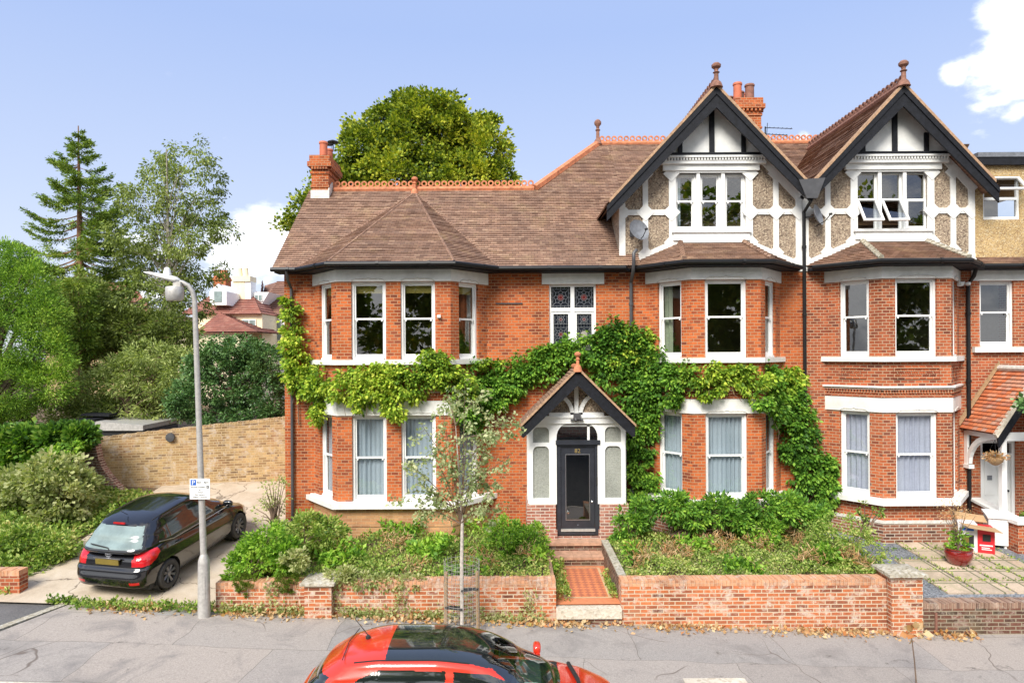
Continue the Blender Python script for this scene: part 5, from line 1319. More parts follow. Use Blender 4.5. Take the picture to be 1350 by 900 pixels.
# black hatchback; +Y is forwards in the car's own frame
side_b1 = [(-1.02, .99), (-.62, .94), (-.06, .95), (-.05, 1.30), (-.55, 1.34), (-1.0, 1.27)]
side_b1 = [(-1.38, 1.10), (-1.0, .98), (-.14, .955), (-.16, 1.36), (-.62, 1.375), (-1.02, 1.32)]
side_b2 = [(-.05, .955), (1.02, .945), (.98, .97), (.52, 1.22), (.28, 1.335), (-.07, 1.365)]
def dist_line(y, z, a, b):
    A_, B_ = Vector(a), Vector(b); p = Vector((y, z)); d = B_ - A_; t_ = max(0, min(1, (p - A_).dot(d) / d.dot(d))); return (p - A_ - d * t_).length
SB = dict(bpil=-.1, len=3.95, w=1.75, zb=.17, wr=.30, wheels=(-1.24, 1.27), scr_base=1.2, rim='rim', spoke_mat='spoke', spokes=8,
    belt=[(-1.98, .92), (-1.7, 1.0), (-1.3, 1.02), (0, .96), (1.0, .93), (1.3, .88), (1.7, .76), (1.98, .62)],
    rear=[(.15, .13), (.3, .03), (.48, .0), (.62, .045), (.68, .10), (.8, .12), (1.02, .2)],
    front=[(.15, .12), (.35, .01), (.55, .0), (.7, .12), (.9, .3)],
    plan=[(-1.98, .94), (-1.8, .975), (-1.4, 1.0), (-.8, 1), (1.0, 1), (1.5, .96), (1.8, .86), (1.98, .70)],
    gh=dict(z0=.88, yr=[(0, -1.86), (.2, -1.82), (.55, -1.62), (.9, -1.40), (1, -1.36)], yf=[(0, 1.28), (.3, .98), (.7, .52), (1, .12)],
            w=[(0, .83), (.2, .80), (.6, .71), (.85, .635), (1, .595)], roof=[(-1.5, 1.43), (-1.0, 1.49), (-.3, 1.51), (.3, 1.46), (.8, 1.40), (1.3, 1.36)], plan=[(-1.86, .93), (-1.5, .96), (-1.0, .99), (0, 1), (.8, .98), (1.3, .93)]),
    low=[('lamp', lambda x, y, z, ax, sg: abs(x) > .52 and y < -1.42 and z > .70 and z < .955 and (abs(x) > .52 + (y + 1.9) * -.0) and (z - .70) > (-(y + 1.75)) * -.45 - .02 and (y < -1.6 or z > .72 + (y + 1.6) * .9)),
         ('reflector', lambda x, y, z, ax, sg: y < -1.75 and .50 < abs(x) < .68 and .36 < z < .42),
         ('bumper', lambda x, y, z, ax, sg: (z < .30 and abs(y) > 1.6) or z < .23),
         ('grille', lambda x, y, z, ax, sg: y > 1.75 and abs(x) < .6 and .3 < z < .5)],
    top=[('side', lambda x, y, z, ax, sg: abs(x) > .45 and (poly_in((y, z), side_b1) or poly_in((y, z), side_b2))),
         ('rearwin', lambda x, y, z, ax, sg: y < -1.3 and abs(x) < interp((z - .88) / .58, SB['gh']['w']) * .93 - .09 and 1.03 < z < 1.37 and not (ax == 2 and z > 1.39)),
         ('screen', lambda x, y, z, ax, sg: ax == 1 and sg > 0 and abs(x) < .68 - (z - .95) * .28 and .93 < z < 1.40)],
    names=dict(body=('body', 'carblack'), lamp=('tail_lamp', 'lamp_red'), reflector=('reflector', 'lamp_red'), bumper=('bumper_trim', 'carplastic'), grille=('grille', 'carplastic'), side=('side_window', 'carglass'), rearwin=('rear_window', 'carglass_l'), screen=('windscreen', 'carglass')))
rearR = Vector((-7.15, 14.1, .40)); frontR = Vector((-6.68, 16.6, .80))
dvec = (frontR - rearR); yaw = -math.atan2(dvec.x, dvec.y); pit = math.atan2(.15 * math.cos(yaw) + .0, 1.0)
mid = (rearR + frontR) / 2; side = Vector((math.cos(yaw), math.sin(yaw), 0)); ctr = mid - side * .80
ctr.z = drive_z(ctr.x, ctr.y) + .01
CB = car('parked_car', 'black hatchback parked nose-in on the sloping driveway behind the lamp post', tuple(ctr), (pit, R(1.5), yaw), SB)
SB_ = SB
def ring(parent, name, mat, c, rx, rz, r=.006, n=20):
    m = MB(); m.tube([(c[0] + rx * math.cos(2 * pi * k / n), c[1], c[2] + rz * math.sin(2 * pi * k / n)) for k in range(n + 1)], r, 5, False); return m
yr_ = -1.98 + .11
m = MB(); m.box(-.26, yr_ - .035, .735, .26, yr_ - .01, .845); m.build('number_plate', 'plate', CB)
e_ = MB(); e_.box(-.30, yr_ - .03, .855, .30, yr_ + .02, .872); e_.build('chrome_strip', 'rim_l', CB)
e_ = MB()
for (rx, rz, dz) in ((.065, .042, 0), (.022, .04, 0), (.043, .016, .02)):
    e_.tube([(rx * math.cos(2 * pi * k / 20), yr_ + .0 + .02, .925 + dz + rz * math.sin(2 * pi * k / 20)) for k in range(21)], .006, 5, False)
e_.build('emblem', 'rim_l', CB)
e_ = MB(); e_.tube([(.03, -1.86, 1.03), (.0, -1.84, 1.06), (-.3, -1.81, 1.09), (-.42, -1.80, 1.10)], .012, 5); e_.build('rear_wiper', 'carplastic', CB)
e_ = MB(); e_.box(-.13, -1.50, 1.415, .13, -1.47, 1.445); e_.build('brake_lamp', 'lamp_red', CB)
e_ = MB(); e_.tube([(0, -1.25, 1.52), (0, -1.42, 1.66)], .006, 5); e_.build('aerial', 'carplastic', CB)
mirror(CB, .86, 1.02, .80, 'carblack')
for s in (-1, 1):
    e_ = MB(); e_.tube([(s * .835, -1.42, 1.07), (s * .83, -1.0, .968), (s * .835, -.1, .95), (s * .83, 1.0, .94)], .010, 5); e_.build('window_trim', 'rim_l', CB)
    for yy in (-.95, .05):
        e_ = MB(); e_.tube([(s * .87, yy, .87), (s * .895, yy + .04, .875), (s * .895, yy + .15, .875), (s * .87, yy + .19, .87)], .013, 6); e_.build('door_handle', 'carblack', CB, True)
e_ = MB()
for s in (-1, 1):
    e_.tube([(s * .852, -.10, .30), (s * .852, -.10, .9)], .004, 4); e_.tube([(s * .85, -.92, .5), (s * .85, -.85, .9)], .004, 4); e_.tube([(s * .85, .98, .3), (s * .85, .98, .9)], .004, 4)
e_.build('door_seams', 'carplastic', CB)

M['carscreen'] = glassm('windscreen_glass', (.55, .68, .64), 1.0); M['seatcloth'] = plain('grey_seat_cloth', (.10, .11, .12), .9); M['dash'] = plain('dashboard', (.09, .10, .10), .7); M['boxwhite_'] = plain('white_paper', (.7, .7, .7), .8)
# red car at the kerb, nose to the right
side_r1 = [(-1.42, 1.12), (-1.15, 1.00), (-.16, .97), (-.18, 1.37), (-1.0, 1.36), (-1.25, 1.25)]
side_r2 = [(-.06, .97), (1.15, .955), (.62, 1.24), (.35, 1.34), (-.08, 1.37)]
SR = dict(bpil=-.12, len=4.5, w=1.77, zb=.18, wr=.315, wheels=(-1.25, 1.30), scr_base=1.25, rim='rim', spoke_mat='rim_l', spokes=6,
    belt=[(-2.2, .90), (-1.85, 1.0), (-1.3, 1.02), (0, .97), (1.0, .96), (1.45, .955), (1.85, .90), (2.25, .76)],
    rear=[(.15, .12), (.3, .03), (.5, 0), (.65, .03), (.8, .08), (1.02, .2)], front=[(.15, .12), (.35, .01), (.55, .0), (.7, .1), (.9, .3)],
    plan=[(-2.2, .84), (-1.95, .92), (-1.4, .98), (-.8, 1), (1.0, 1), (1.5, .97), (1.95, .88), (2.2, .70)],
    gh=dict(z0=.88, yr=[(0, -2.02), (.2, -1.96), (.55, -1.80), (.9, -1.56), (1, -1.48)], yf=[(0, 1.42), (.3, 1.12), (.7, .66), (1, .28)],
            w=[(0, .82), (.2, .79), (.6, .70), (.85, .635), (1, .60)], roof=[(-1.5, 1.40), (-1.0, 1.475), (-.3, 1.50), (.3, 1.46), (.8, 1.40), (1.3, 1.36)], plan=[(-1.9, .88), (-1.5, .93), (-1.0, .99), (0, 1), (.8, .98), (1.4, .92)]),
    low=[('cabin', lambda x, y, z, ax, sg: ax == 2 and sg > 0 and z > .85 and abs(x) < .70 and -1.85 < y < 1.30), ('lamp', lambda x, y, z, ax, sg: abs(x) > .56 and y < -1.72 and .66 < z < .96), ('head', lambda x, y, z, ax, sg: abs(x) > .45 and y > 1.80 and z > .60 and z < .74),
         ('bumper', lambda x, y, z, ax, sg: (z < .30 and abs(y) > 1.6) or z < .24), ('grille', lambda x, y, z, ax, sg: y > 1.8 and abs(x) < .6 and .3 < z < .52)],
    top=[('side', lambda x, y, z, ax, sg: abs(x) > .45 and (poly_in((y, z), side_r1) or poly_in((y, z), side_r2))),
         ('roofglass', lambda x, y, z, ax, sg: z > 1.385 and abs(x) < .565 and -.95 < y < .40),
         ('rearwin', lambda x, y, z, ax, sg: ax == 1 and sg < 0 and abs(x) < .62 - (z - 1.0) * .15 and 1.02 < z < 1.22),
         ('screen', lambda x, y, z, ax, sg: y > .40 and abs(x) < interp((z - .88) / .58, SR['gh']['w']) * interp(y, SR['gh']['plan']) - .07 and z > .93)],
    names=dict(cabin=('cabin', 'carplastic'), body=('body', 'carred'), lamp=('tail_lamp', 'lamp_red'), head=('headlight', 'lamp_clear'), bumper=('bumper_trim', 'carplastic'), grille=('grille', 'carplastic'), side=('side_window', 'carglass'), rearwin=('rear_window', 'carglass'), screen=('windscreen', 'carscreen'), roofglass=('panoramic_roof', 'carglass')))
CR = car('parked_car', 'bright red hatchback with a black glass roof parked at the kerb in the foreground', (-.78, 9.12, base(-.78) - .13), (0, 0, 0), SR)
for sx in (-1, 1):
    e_ = MB(); V_, F_ = rounded_grid(8, 6, 8, 4); e_.v = [(sx * .36 + v[0] * .23, -.22 + v[1] * .09 - v[2] * .07, 1.08 + v[2] * .18) for v in V_]; e_.f = [list(q) for q, _, _ in F_]; n0 = len(e_.v)
    e_.v += [(sx * .36 + v[0] * .13, -.32 + v[1] * .06, 1.31 + v[2] * .07) for v in V_]; e_.f += [[i + n0 for i in q] for q, _, _ in F_]; e_.uv = [None] * len(e_.f); e_.build('seat', 'seatcloth', CR, True)
e_ = MB(); e_.box(-.62, .72, .9, .62, 1.05, .98); e_.build('dashboard', 'dash', CR)
e_ = MB(); e_.tube([(.36 + .19 * math.cos(a * pi / 9), .62 + .06 * math.sin(a * pi / 9), 1.04 + .17 * math.sin(a * pi / 9)) for a in range(19)], .016, 6, False); e_.tube([(.36, .62, 1.04), (.36, .9, .98)], .03, 6); e_.tube([(.18, .62, 1.04), (.54, .62, 1.04)], .018, 5); e_.build('steering_wheel', 'carplastic', CR)
e_ = MB(); e_.box(.05, .82, .981, .28, 1.0, .985); e_.build('parking_permit', 'boxwhite_', CR)
e_ = MB(); e_.tube([(0, .56, 1.40), (0, .50, 1.33)], .012, 5); e_.box(-.11, .47, 1.29, .11, .49, 1.35); e_.build('rear_view_mirror', 'carplastic', CR)
e_ = MB()
for s in (-1, 1):
    for yy in (-.12, -1.0, 1.02): e_.tube([(s * .893, yy, .3), (s * .893, yy, .9)], .004, 4)
e_.build('door_seams', 'carplastic', CR)
CR.rotation_euler = (0, 0, R(-90)); CR.rotation_mode = 'XYZ'
CR.matrix_basis = Matrix.Translation((-.72, 9.12, base(-.72) - .128)) @ Matrix.Rotation(math.atan(.037), 4, 'Y') @ Matrix.Rotation(R(-90), 4, 'Z')
mirror(CR, 1.02, 1.04, .82, 'carred')
e_ = MB(); e_.lathe([(.001, .03), (.03, .01), (.035, -.02), (.001, -.03)], (0, -1.28, 1.50), 10); e_.tube([(0, -1.28, 1.52), (0, -1.46, 1.73)], [.007, .004], 5); e_.build('aerial', 'carplastic', CR)
e_ = MB(); e_.tube([(-.62, 1.46, .95), (-.1, 1.55, .965), (.3, 1.55, .965), (.62, 1.47, .95)], .03, 6); e_.build('scuttle', 'carplastic', CR)
e_ = MB(); e_.tube([(-.72, -1.47, 1.37), (0, -1.60, 1.41), (.72, -1.47, 1.37)] if False else [(-.5, -1.5, 1.405), (0, -1.53, 1.43), (.5, -1.5, 1.405)], .006, 4); e_.build('tailgate_seam', 'carplastic', CR)

# ------------------------------------------------------------------ street lamp, parking sign
lx, ly = X_(267, 13.05), 13.05; lz = base(lx)
t = thing('street_lamp', 'tall grey street lamp standing by the driveway entrance', 'street lamp', (lx, ly, lz))
m = MB(); top = (X_(257, ly), ly, 6.45); mid_ = (lx - .04, ly, 1.45)
m.lathe([(.12, -.05), (.115, 0), (.105, 1.0), (.1, 1.08), (.06, 1.2)], (lx, ly, lz), 14)
dx = top[0] - lx
arc = [(lx, ly, lz + 1.1), (lx + dx * .5, ly, 3.9), (lx + dx, ly, 6.35), (lx + dx - .03, ly - .02, 6.5), (lx + dx - .10, ly - .05, 6.62), (lx + dx - .2, ly - .08, 6.68), (lx + dx - .3, ly - .1, 6.70)]
m.tube(arc, [.062, .055, .048, .046, .044, .04, .035], 10); m.build('pole', 'galv', t, True)
hx = lx + dx - .35
m = MB(); V, F = rounded_grid(10, 8, 4, 2.6); m.v = [(hx - .22 + v[0] * .34, ly - .1 + v[1] * .15, 6.79 + v[2] * .05 * (1 + .5 * v[0]) - .08 * v[0]) for v in V]; m.f = [list(q) for q, _, _ in F]; m.uv = [None] * len(m.f); m.build('lamp_head', 'white2', t, True)
m = MB(); m.lathe([(.001, -.02), (.075, -.02), (.065, .03), (.05, .1), (.02, .12), (.001, .12)], (hx - .12, ly - .1, 6.84), 12); m.build('light_sensor', 'white', t, True)
m = MB(); m.box(hx + .02, ly - .17, 6.56, hx + .16, ly - .03, 6.68); m.lathe([(.13, .0), (.16, .05), (.165, .24), (.15, .26), (.001, .26)], (hx + .02, ly - .1, 6.33), 14); m.build('junction_box', 'galv', t, True)
m = MB(); m.box(lx - .06, ly - .1, lz + .35, lx + .06, ly - .095, lz + .8); m.build('door_plate', 'galv', t)
sx0, sx1 = X_(249.5, 12.97), X_(276, 12.97); zt_, zb_ = Z_(262, 630.5, 12.97), Z_(262, 657.5, 12.97); scx = (sx0 + sx1) / 2
t = thing('parking_sign', 'small white permit parking sign with a blue P on the lamp post', 'sign', (scx, 12.97, zb_))
m = MB(); m.box(sx0, 12.955, zb_, sx1, 12.965, zt_); m.build('sign_plate', 'white', t)
m = MB(); m.box(scx - .06, 12.966, zb_ + .08, scx + .06, 13.0, zb_ + .1); m.box(scx - .06, 12.966, zt_ - .1, scx + .06, 13.0, zt_ - .08); m.build('clamp', 'galv', t)
M['signblue'] = plain('sign_blue', (.02, .12, .5), .5); M['signblack'] = plain('sign_black', (.02, .02, .02), .5)
hgt = zt_ - zb_; y_ = 12.953
m = MB(); m.box(sx0 + .018, y_, zt_ - .125, sx0 + .123, y_ + .001, zt_ - .018); m.build('blue_panel', 'signblue', t)
text('sign_letter', 'P', .125, (sx0 + .071, y_ - .002, zt_ - .116), 'white', t, ext=.0008)
text('sign_text', '8am - 8pm', .052, (sx0 + .25, y_, zt_ - .085), 'signblack', t, ext=.0008)
text('sign_text', 'Permit holders', .046, (sx0 + .165, y_, zt_ - .175), 'signblack', t, ext=.0008)
m = MB(); m.box(sx1 - .062, y_, zt_ - .183, sx1 - .018, y_ + .001, zt_ - .133); m.build('permit_panel', 'signblack', t); text('sign_letter', 'P', .045, (sx1 - .04, y_ - .002, zt_ - .176), 'white', t, ext=.0008)
for k, s_ in enumerate(('or', '1 hour', 'No return', 'within 2 hours')): text('sign_text', s_, .046, (scx, y_, zt_ - .225 - k * .047), 'signblack', t, ext=.0008)
m = MB(); m.box(sx0, 12.9545, zb_ + .0, sx1, 12.9549, zb_ + .004); 

# ------------------------------------------------------------------ pot, boxes, basket, dead seedling, cover
t = thing('plant_pot', 'glazed dark red pot with a straggly plant on the paving slabs', 'plant pot', (X_(1262, 15.3), 15.3, yard_z(0, 15.3)))
px_, py_, pz_ = t.location; pz_ += .02
m = MB(); m.lathe([(.001, 0), (.16, 0), (.2, .03), (.27, .16), (.285, .27), (.26, .33), (.285, .345), (.285, .37), (.25, .37), (.24, .33), (.001, .31)], (px_, py_, pz_), 24)
M['glaze'] = plain('oxblood_glaze', (.20, .012, .010), .12, vary=.25, coat=1); m.build('pot', 'glaze', t, True)
m = MB(); tips = []
for k in range(16):
    a = random.uniform(0, 2 * pi); h = random.uniform(.5, 1.15); r = random.uniform(.05, .35); p1 = (px_ + math.cos(a) * r * .4, py_ + math.sin(a) * r * .4, pz_ + .33 + h * .5); p2 = (px_ + math.cos(a) * r * 1.3, py_ + math.sin(a) * r * 1.3, pz_ + .33 + h)
    m.tube([(px_, py_, pz_ + .3), p1, p2], [.012, .008, .004], 5); tips += [(p1, p2)]
m.build('stems', 'twig', t)
P = np.concatenate([np.array(a)[None] + (np.array(b) - np.array(a))[None] * RS.rand(14, 1) * .9 + RS.normal(size=(14, 3)) * .05 for a, b in tips]); low = P[:, 2] < pz_ + .85
P = P - np.array([[0, 0, .12]]); leaf_mesh('leaves', P[low], rnd_dirs(low.sum()) + [0, 0, -.2], .10, .45, 'shrub', t)
P2, D2 = blob_pts((px_, py_, pz_ + .42), (.26, .26, .12), 160, .3); leaf_mesh('leaves', P2, D2, .09, .5, 'shrub', t)
P3, D3 = blob_pts((px_ - .1, py_, pz_ + 1.15), (.42, .35, .35), 420, .1); leaf_mesh('dry_leaves', P3, D3, .05, .35, 'pale_leaf', t)

M['boxwhite'] = plain('printed_white_card', (.72, .72, .74), .5); M['boxred'] = plain('printed_red_card', (.62, .02, .03), .45); M['card'] = plain('brown_card', (.42, .27, .14), .8)
bx, by = X_(1267, 16.2), 16.2
t = thing('cardboard_box', 'open red and white printed cardboard box by the party wall', 'box', (X_(1287, 16.1), 16.2, .56), local=True, rot=(0, 0, R(-24)))
m = MB(); m.box(-.36, -.22, 0, .02, .22, .66); b1 = m.build('white_side', 'boxwhite', t)
m = MB(); m.box(.022, -.222, 0, .36, .22, .58); b2 = m.build('red_side', 'boxred', t)
m = MB(); m.prism([(-.30, -.222, .66), (.36, -.222, .60), (.46, -.5, .56), (-.2, -.5, .62)], (0, 0, .01)); m.prism([(-.34, .22, .66), (.3, .22, .62), (.26, .42, .74), (-.36, .42, .8)], (0, 0, .01)); m.build('flap', 'card', t)
m = MB(); m.box(-.30, -.226, .12, -.05, -.221, .40); m.build('printed_picture', 'carplastic', t); m = MB(); m.box(-.27, -.231, .22, -.15, -.2262, .36); m.build('printed_picture', 'plate', t)
m = MB(); m.box(.12, -.228, .28, .28, -.223, .44); m.build('printed_picture', 'carplastic', t)
m = MB(); m.box(.1, -.228, .08, .3, -.223, .1); m.box(.1, -.228, .12, .26, -.223, .14); m.box(.06, -.228, .17, .32, -.223, .2); m.build('printed_lines', 'boxwhite', t)
m = MB(); m.box(-.33, -.228, .50, -.05, -.2225, .56); m.build('printed_band', 'signblue', t)
t = thing('meter_cabinet', 'white box cabinet with a lid beside the red cardboard box', 'cabinet', (X_(1313, 16.45), 16.5, .56), local=True, rot=(0, 0, R(-20)))
m = MB(); m.box(-.2, -.22, .08, .2, .22, .72); m.build('cabinet_body', 'white2', t); m = MB(); m.prism([(-.23, -.26, .722), (.23, -.26, .722), (.23, .25, .80), (-.23, .25, .80)], (0, 0, .04)); m.build('lid', 'white2', t)
m = MB()
for k in range(4): m.box(-.17 + k * .1, -.227, .14, -.14 + k * .1, -.221, .66)
for x in (-.17, .13): m.box(x, -.18, 0, x + .05, .18, .08)
m.build('ribs', 'white2', t)
t = thing('hanging_basket', 'small hanging basket of dried brown plants below the orange tiled porch', 'hanging basket', (X_(1311, 16.5), 16.45, 2.6))
hx_, hy_ = X_(1311, 16.35), 16.35; zb = 2.55
m = MB(); m.lathe([(.001, -.0), (.06, .02), (.16, .1), (.2, .2), (.19, .2), (.001, .12)], (hx_, hy_, zb - .02), 14); m.build('basket', 'card', t, True)
m = MB()
for k in range(3): a = k * 2.09; m.tube([(hx_ + .19 * math.cos(a), hy_ + .19 * math.sin(a), zb + .18), (hx_, hy_, zb + .6)], .005, 4)
m.build('chain', 'pipe', t)
P, D = blob_pts((hx_, hy_, zb + .2), (.27, .2, .11), 420, .2); leaf_mesh('dried_plants', P, D, .07, .35, 'pale_leaf', t)
t = thing('seedling', 'thin bare stem topped with curled orange brown leaves on the pavement', 'plant', (X_(1205, 11.2), 11.2, base(8)))
sx_, sz_ = X_(1203, 11.2), base(6.6); m = MB(); m.tube([(sx_ + .03, 11.2, sz_), (sx_ + .0, 11.2, sz_ + .4), (sx_ - .05, 11.2, sz_ + .82)], [.012, .010, .007], 6); m.build('stem', 'twig', t)
P, D = blob_pts((sx_ + .02, 11.2, sz_ + .84), (.13, .1, .1), 16, .3); leaf_mesh('leaves', P, D, .16, .8, 'pale_leaf', t)
k = MB(); k.box(2.75, 10.6, base(3.3) - .0, 3.75, 11.12, base(2.75) + .012); o = k.build('inspection_cover', 'curb'); tag(o, 'pale rectangular inspection cover set in the pavement', 'manhole cover')
# ------------------------------------------------------------------ the climber on the front of 82
def wall_y(x):
    for c, hw, hf in ((-2.9, 2.25, 1.4), (5.26, 1.73, .85)):
        d = abs(x - c)
        if d < hf: return YB
        if d < hw: return YB + (YF - YB) * (d - hf) / (hw - hf)
    return YF
CL = thing('climbing_plant', 'leafy green climber trained across the whole front of the house and round the porch', 'climbing plant', (3.3, 17.5, .75))
def wpt(px, py):
    y = YF - .2
    for _ in range(4): y = wall_y(X_(px, y)) - .15
    return X_(px, y), y, Z_(px, py, y)
pix = [ # px, py, half width px, half height px, kind 0 yellow-green 1 green
 (383, 408, 8, 16, 0), (386, 440, 14, 20, 0), (390, 470, 17, 22, 0), (388, 495, 12, 18, 0), (404, 500, 18, 22, 0), (425, 507, 24, 24, 0), (455, 505, 26, 24, 0), (487, 507, 26, 24, 0), (515, 505, 26, 25, 0),
 (545, 500, 28, 24, 0), (574, 486, 28, 20, 0), (600, 505, 26, 26, 0), (622, 512, 22, 28, 1), (570, 470, 12, 8, 0), (640, 508, 24, 26, 1), (665, 502, 26, 26, 1), (692, 490, 26, 26, 1), (716, 478, 24, 22, 1), (738, 470, 22, 18, 1),
 (760, 462, 24, 18, 1), (786, 458, 26, 26, 1), (810, 442, 22, 20, 1), (828, 452, 24, 26, 1), (806, 480, 30, 30, 1), (842, 485, 28, 34, 1), (868, 492, 26, 28, 1), (846, 530, 30, 30, 1), (862, 522, 24, 28, 1), (848, 570, 24, 30, 1), (846, 612, 22, 30, 1),
 (850, 650, 24, 26, 1), (826, 462, 36, 30, 0), (900, 498, 26, 20, 1), (930, 497, 26, 18, 0), (960, 498, 26, 18, 0), (990, 500, 26, 22, 0), (1015, 502, 24, 26, 1), (1035, 520, 26, 32, 1), (1048, 552, 24, 30, 1), (1052, 588, 24, 28, 1), (1064, 620, 24, 26, 1), (1076, 652, 22, 26, 1), (1040, 500, 20, 16, 0), (1022, 540, 14, 26, 1),
 (470, 530, 10, 12, 0), (515, 528, 12, 14, 0), (420, 528, 10, 14, 0), (608, 540, 12, 16, 1), (505, 484, 12, 8, 0), (640, 480, 16, 8, 0), (420, 545, 6, 14, 0), (520, 545, 7, 12, 0), (620, 560, 9, 16, 1), (636, 545, 8, 16, 1), (890, 525, 12, 12, 1), (935, 520, 10, 9, 0), (830, 700, 16, 18, 1), (1090, 640, 14, 20, 1), (1085, 610, 10, 12, 1), (655, 530, 14, 12, 1), (1005, 530, 12, 12, 1)]
bl = [[], []]
for px, py, hw_, hh, k in pix:
    x, y, z = wpt(px, py); s = y / 900; bl[k].append(((x, y, z), (hw_ * s * 1.12, .28, hh * s * 1.14)))
for k, mat in ((0, 'wist'), (1, 'wist_g')):
    n = sum(b[1][0] * b[1][2] for b in bl[k])
    P, D, C = clumps(bl[k], int(n * 150), 34, .17, .35)
    D = D * [.8, .8, .6] + [0, -.35, -.6]; ok = P[:, 1] < np.array([wall_y(x) for x in P[:, 0]]) - .02
    leaf_mesh('foliage', P[ok], D[ok], RS.uniform(.08, .15, ok.sum()), .55, mat, CL)
m = MB()
def stem(pts, r): 
    q = []
    for px, py in pts: x, y, z = wpt(px, py); q.append((x, wall_y(x) - .07, z))
    m.tube(q, r, 6)
stem([(846, 700), (850, 650), (842, 600), (850, 550), (838, 500), (800, 470), (740, 478), (680, 500)], [.05, .05, .045, .04, .04, .035, .03, .02])
stem([(838, 500), (880, 500), (925, 500)], .025); stem([(978, 500), (1020, 505), (1045, 550), (1060, 610), (1080, 680)], .025); stem([(392, 560), (390, 500), (386, 440), (384, 400)], .015)
for _ in range(26):
    px, py = random.choice([(p[0], p[1] + p[3]) for p in pix]); x, y, z = wpt(px + random.uniform(-8, 8), py); m.tube([(x, y, z + .2), (x + random.uniform(-.1, .1), y - .1, z - .05), (x + random.uniform(-.2, .2), y - .12, z - random.uniform(.1, .35))], .006, 4)
m.build('stem', 'twig', CL)

# ------------------------------------------------------------------ shrubs and ground cover
def shrub(name, label, blobs, mat, n, per, cr, ls, ratio=.5, cat='shrub', group=None, stems=True, down=.1, upw=None, mats=None, zfloor=None):
    n = int(n * 1.15)
    c0 = blobs[0][0]; zb = min(b[0][2] - b[1][2] for b in blobs)
    t = thing(name, label, cat, (c0[0], c0[1], zb), group)
    P, D, C = clumps(blobs, n, per, cr)
    D = D + [0, 0, -down]
    if zfloor is not None: k = P[:, 2] > zfloor; P = P[k]; D = D[k]
    leaf_mesh('foliage', P, D, RS.uniform(ls * .7, ls * 1.35, len(P)), ratio, mat, t)
    if stems:
        m = MB(); root = Vector((c0[0], c0[1], zb - .05))
        for q in C[RS.permutation(len(C))[:26]]:
            q = Vector(q); mid = root.lerp(q, .5) + Vector((0, 0, .1)); m.tube([root + Vector((random.uniform(-.1, .1), random.uniform(-.1, .1), 0)), mid, q], [.02, .013, .006], 5)
        m.build('stems', 'twig', t)
    return t
def pxb(lst, Y, dep=.35):
    out = []
    for px, py, a, b in lst: s = Y / 900; out.append(((X_(px, Y), Y, Z_(px, py, Y)), (a * s, max(dep, min(a, b) * s * .8), b * s)))
    return out
G1 = 'shrubs in the front garden'
shrub('shrub', 'bright green bush spilling over the garden wall at its left corner', pxb([(330, 735, 24, 26), (350, 715, 26, 24), (310, 750, 12, 20), (372, 732, 22, 24)], 13.75), 'shrub', 120, 42, .13, .075, .6, group=G1)
shrub('shrub', 'bushy shrub with yellowing leaves at the foot of the left bay corner', pxb([(400, 700, 28, 24), (430, 705, 22, 20), (375, 705, 16, 18)], 15.0, .6), 'cover', 130, 42, .14, .08, .55, group=G1)
shrub('shrub', 'sparse arching branches at the corner of the house beside the driveway', pxb([(362, 655, 18, 26), (350, 675, 16, 18)], 17.0), 'olive', 26, 22, .14, .07, .45, group=G1)
shrub('moss_cushion', 'dark green cushion plant hanging on the wall by the lamp post', pxb([(323, 772, 14, 13), (316, 765, 10, 8)], 13.38, .2), 'moss', 70, 60, .05, .025, .6, cat='plant', stems=False)
shrub('moss_cushion', 'second dark green cushion plant hanging on the wall next to the stone capped pillar', pxb([(378, 768, 18, 13)], 13.38, .2), 'moss', 70, 60, .05, .025, .6, cat='plant', stems=False)
shrub('shrub', 'pale variegated creeper draped on the wall beside the left pillar', pxb([(388, 738, 18, 12), (446, 757, 18, 9), (475, 765, 22, 8), (505, 768, 20, 8), (540, 766, 16, 7)], 13.4, .2), 'shrub_pale', 80, 30, .10, .07, .7, cat='creeper', stems=False)
shrub('shrub', 'tangled green bush left of the porch steps', pxb([(665, 700, 20, 20), (700, 712, 22, 22), (685, 735, 26, 20), (650, 730, 20, 20), (715, 740, 14, 18)], 15.3, .7), 'shrub', 170, 42, .13, .065, .55, group=G1)
shrub('shrub', 'young climber shoots sprouting right of the porch', pxb([(830, 690, 20, 26), (822, 715, 18, 14), (845, 675, 16, 20)], 16.3), 'wist_g', 60, 45, .13, .1, .45, group=G1)
shrub('shrub', 'mounded bright green bush under the middle bay window', pxb([(888, 668, 22, 20), (912, 680, 22, 20), (945, 672, 24, 18), (972, 682, 24, 18), (1000, 668, 24, 18), (1035, 670, 26, 20), (1065, 678, 24, 22), (1000, 690, 30, 12)], 16.1, .45), 'wist_g', 330, 42, .14, .10, .42, group=G1, down=.3)
shrub('bramble', 'straggly yellow green bramble by the right hand pillar', pxb([(1110, 700, 30, 24), (1135, 725, 22, 24), (1085, 715, 26, 22), (1120, 738, 26, 14), (1070, 738, 22, 14)], 14.7, .7), 'cover', 150, 30, .16, .06, .55, cat='bramble')
m_ = shrub('bramble', 'few tall thin bramble shoots standing against the red brick plinth', pxb([(1140, 672, 8, 14), (1155, 670, 8, 9), (1130, 690, 10, 14)], 15.5, .25), 'cover', 14, 22, .08, .06, .6, cat='bramble')

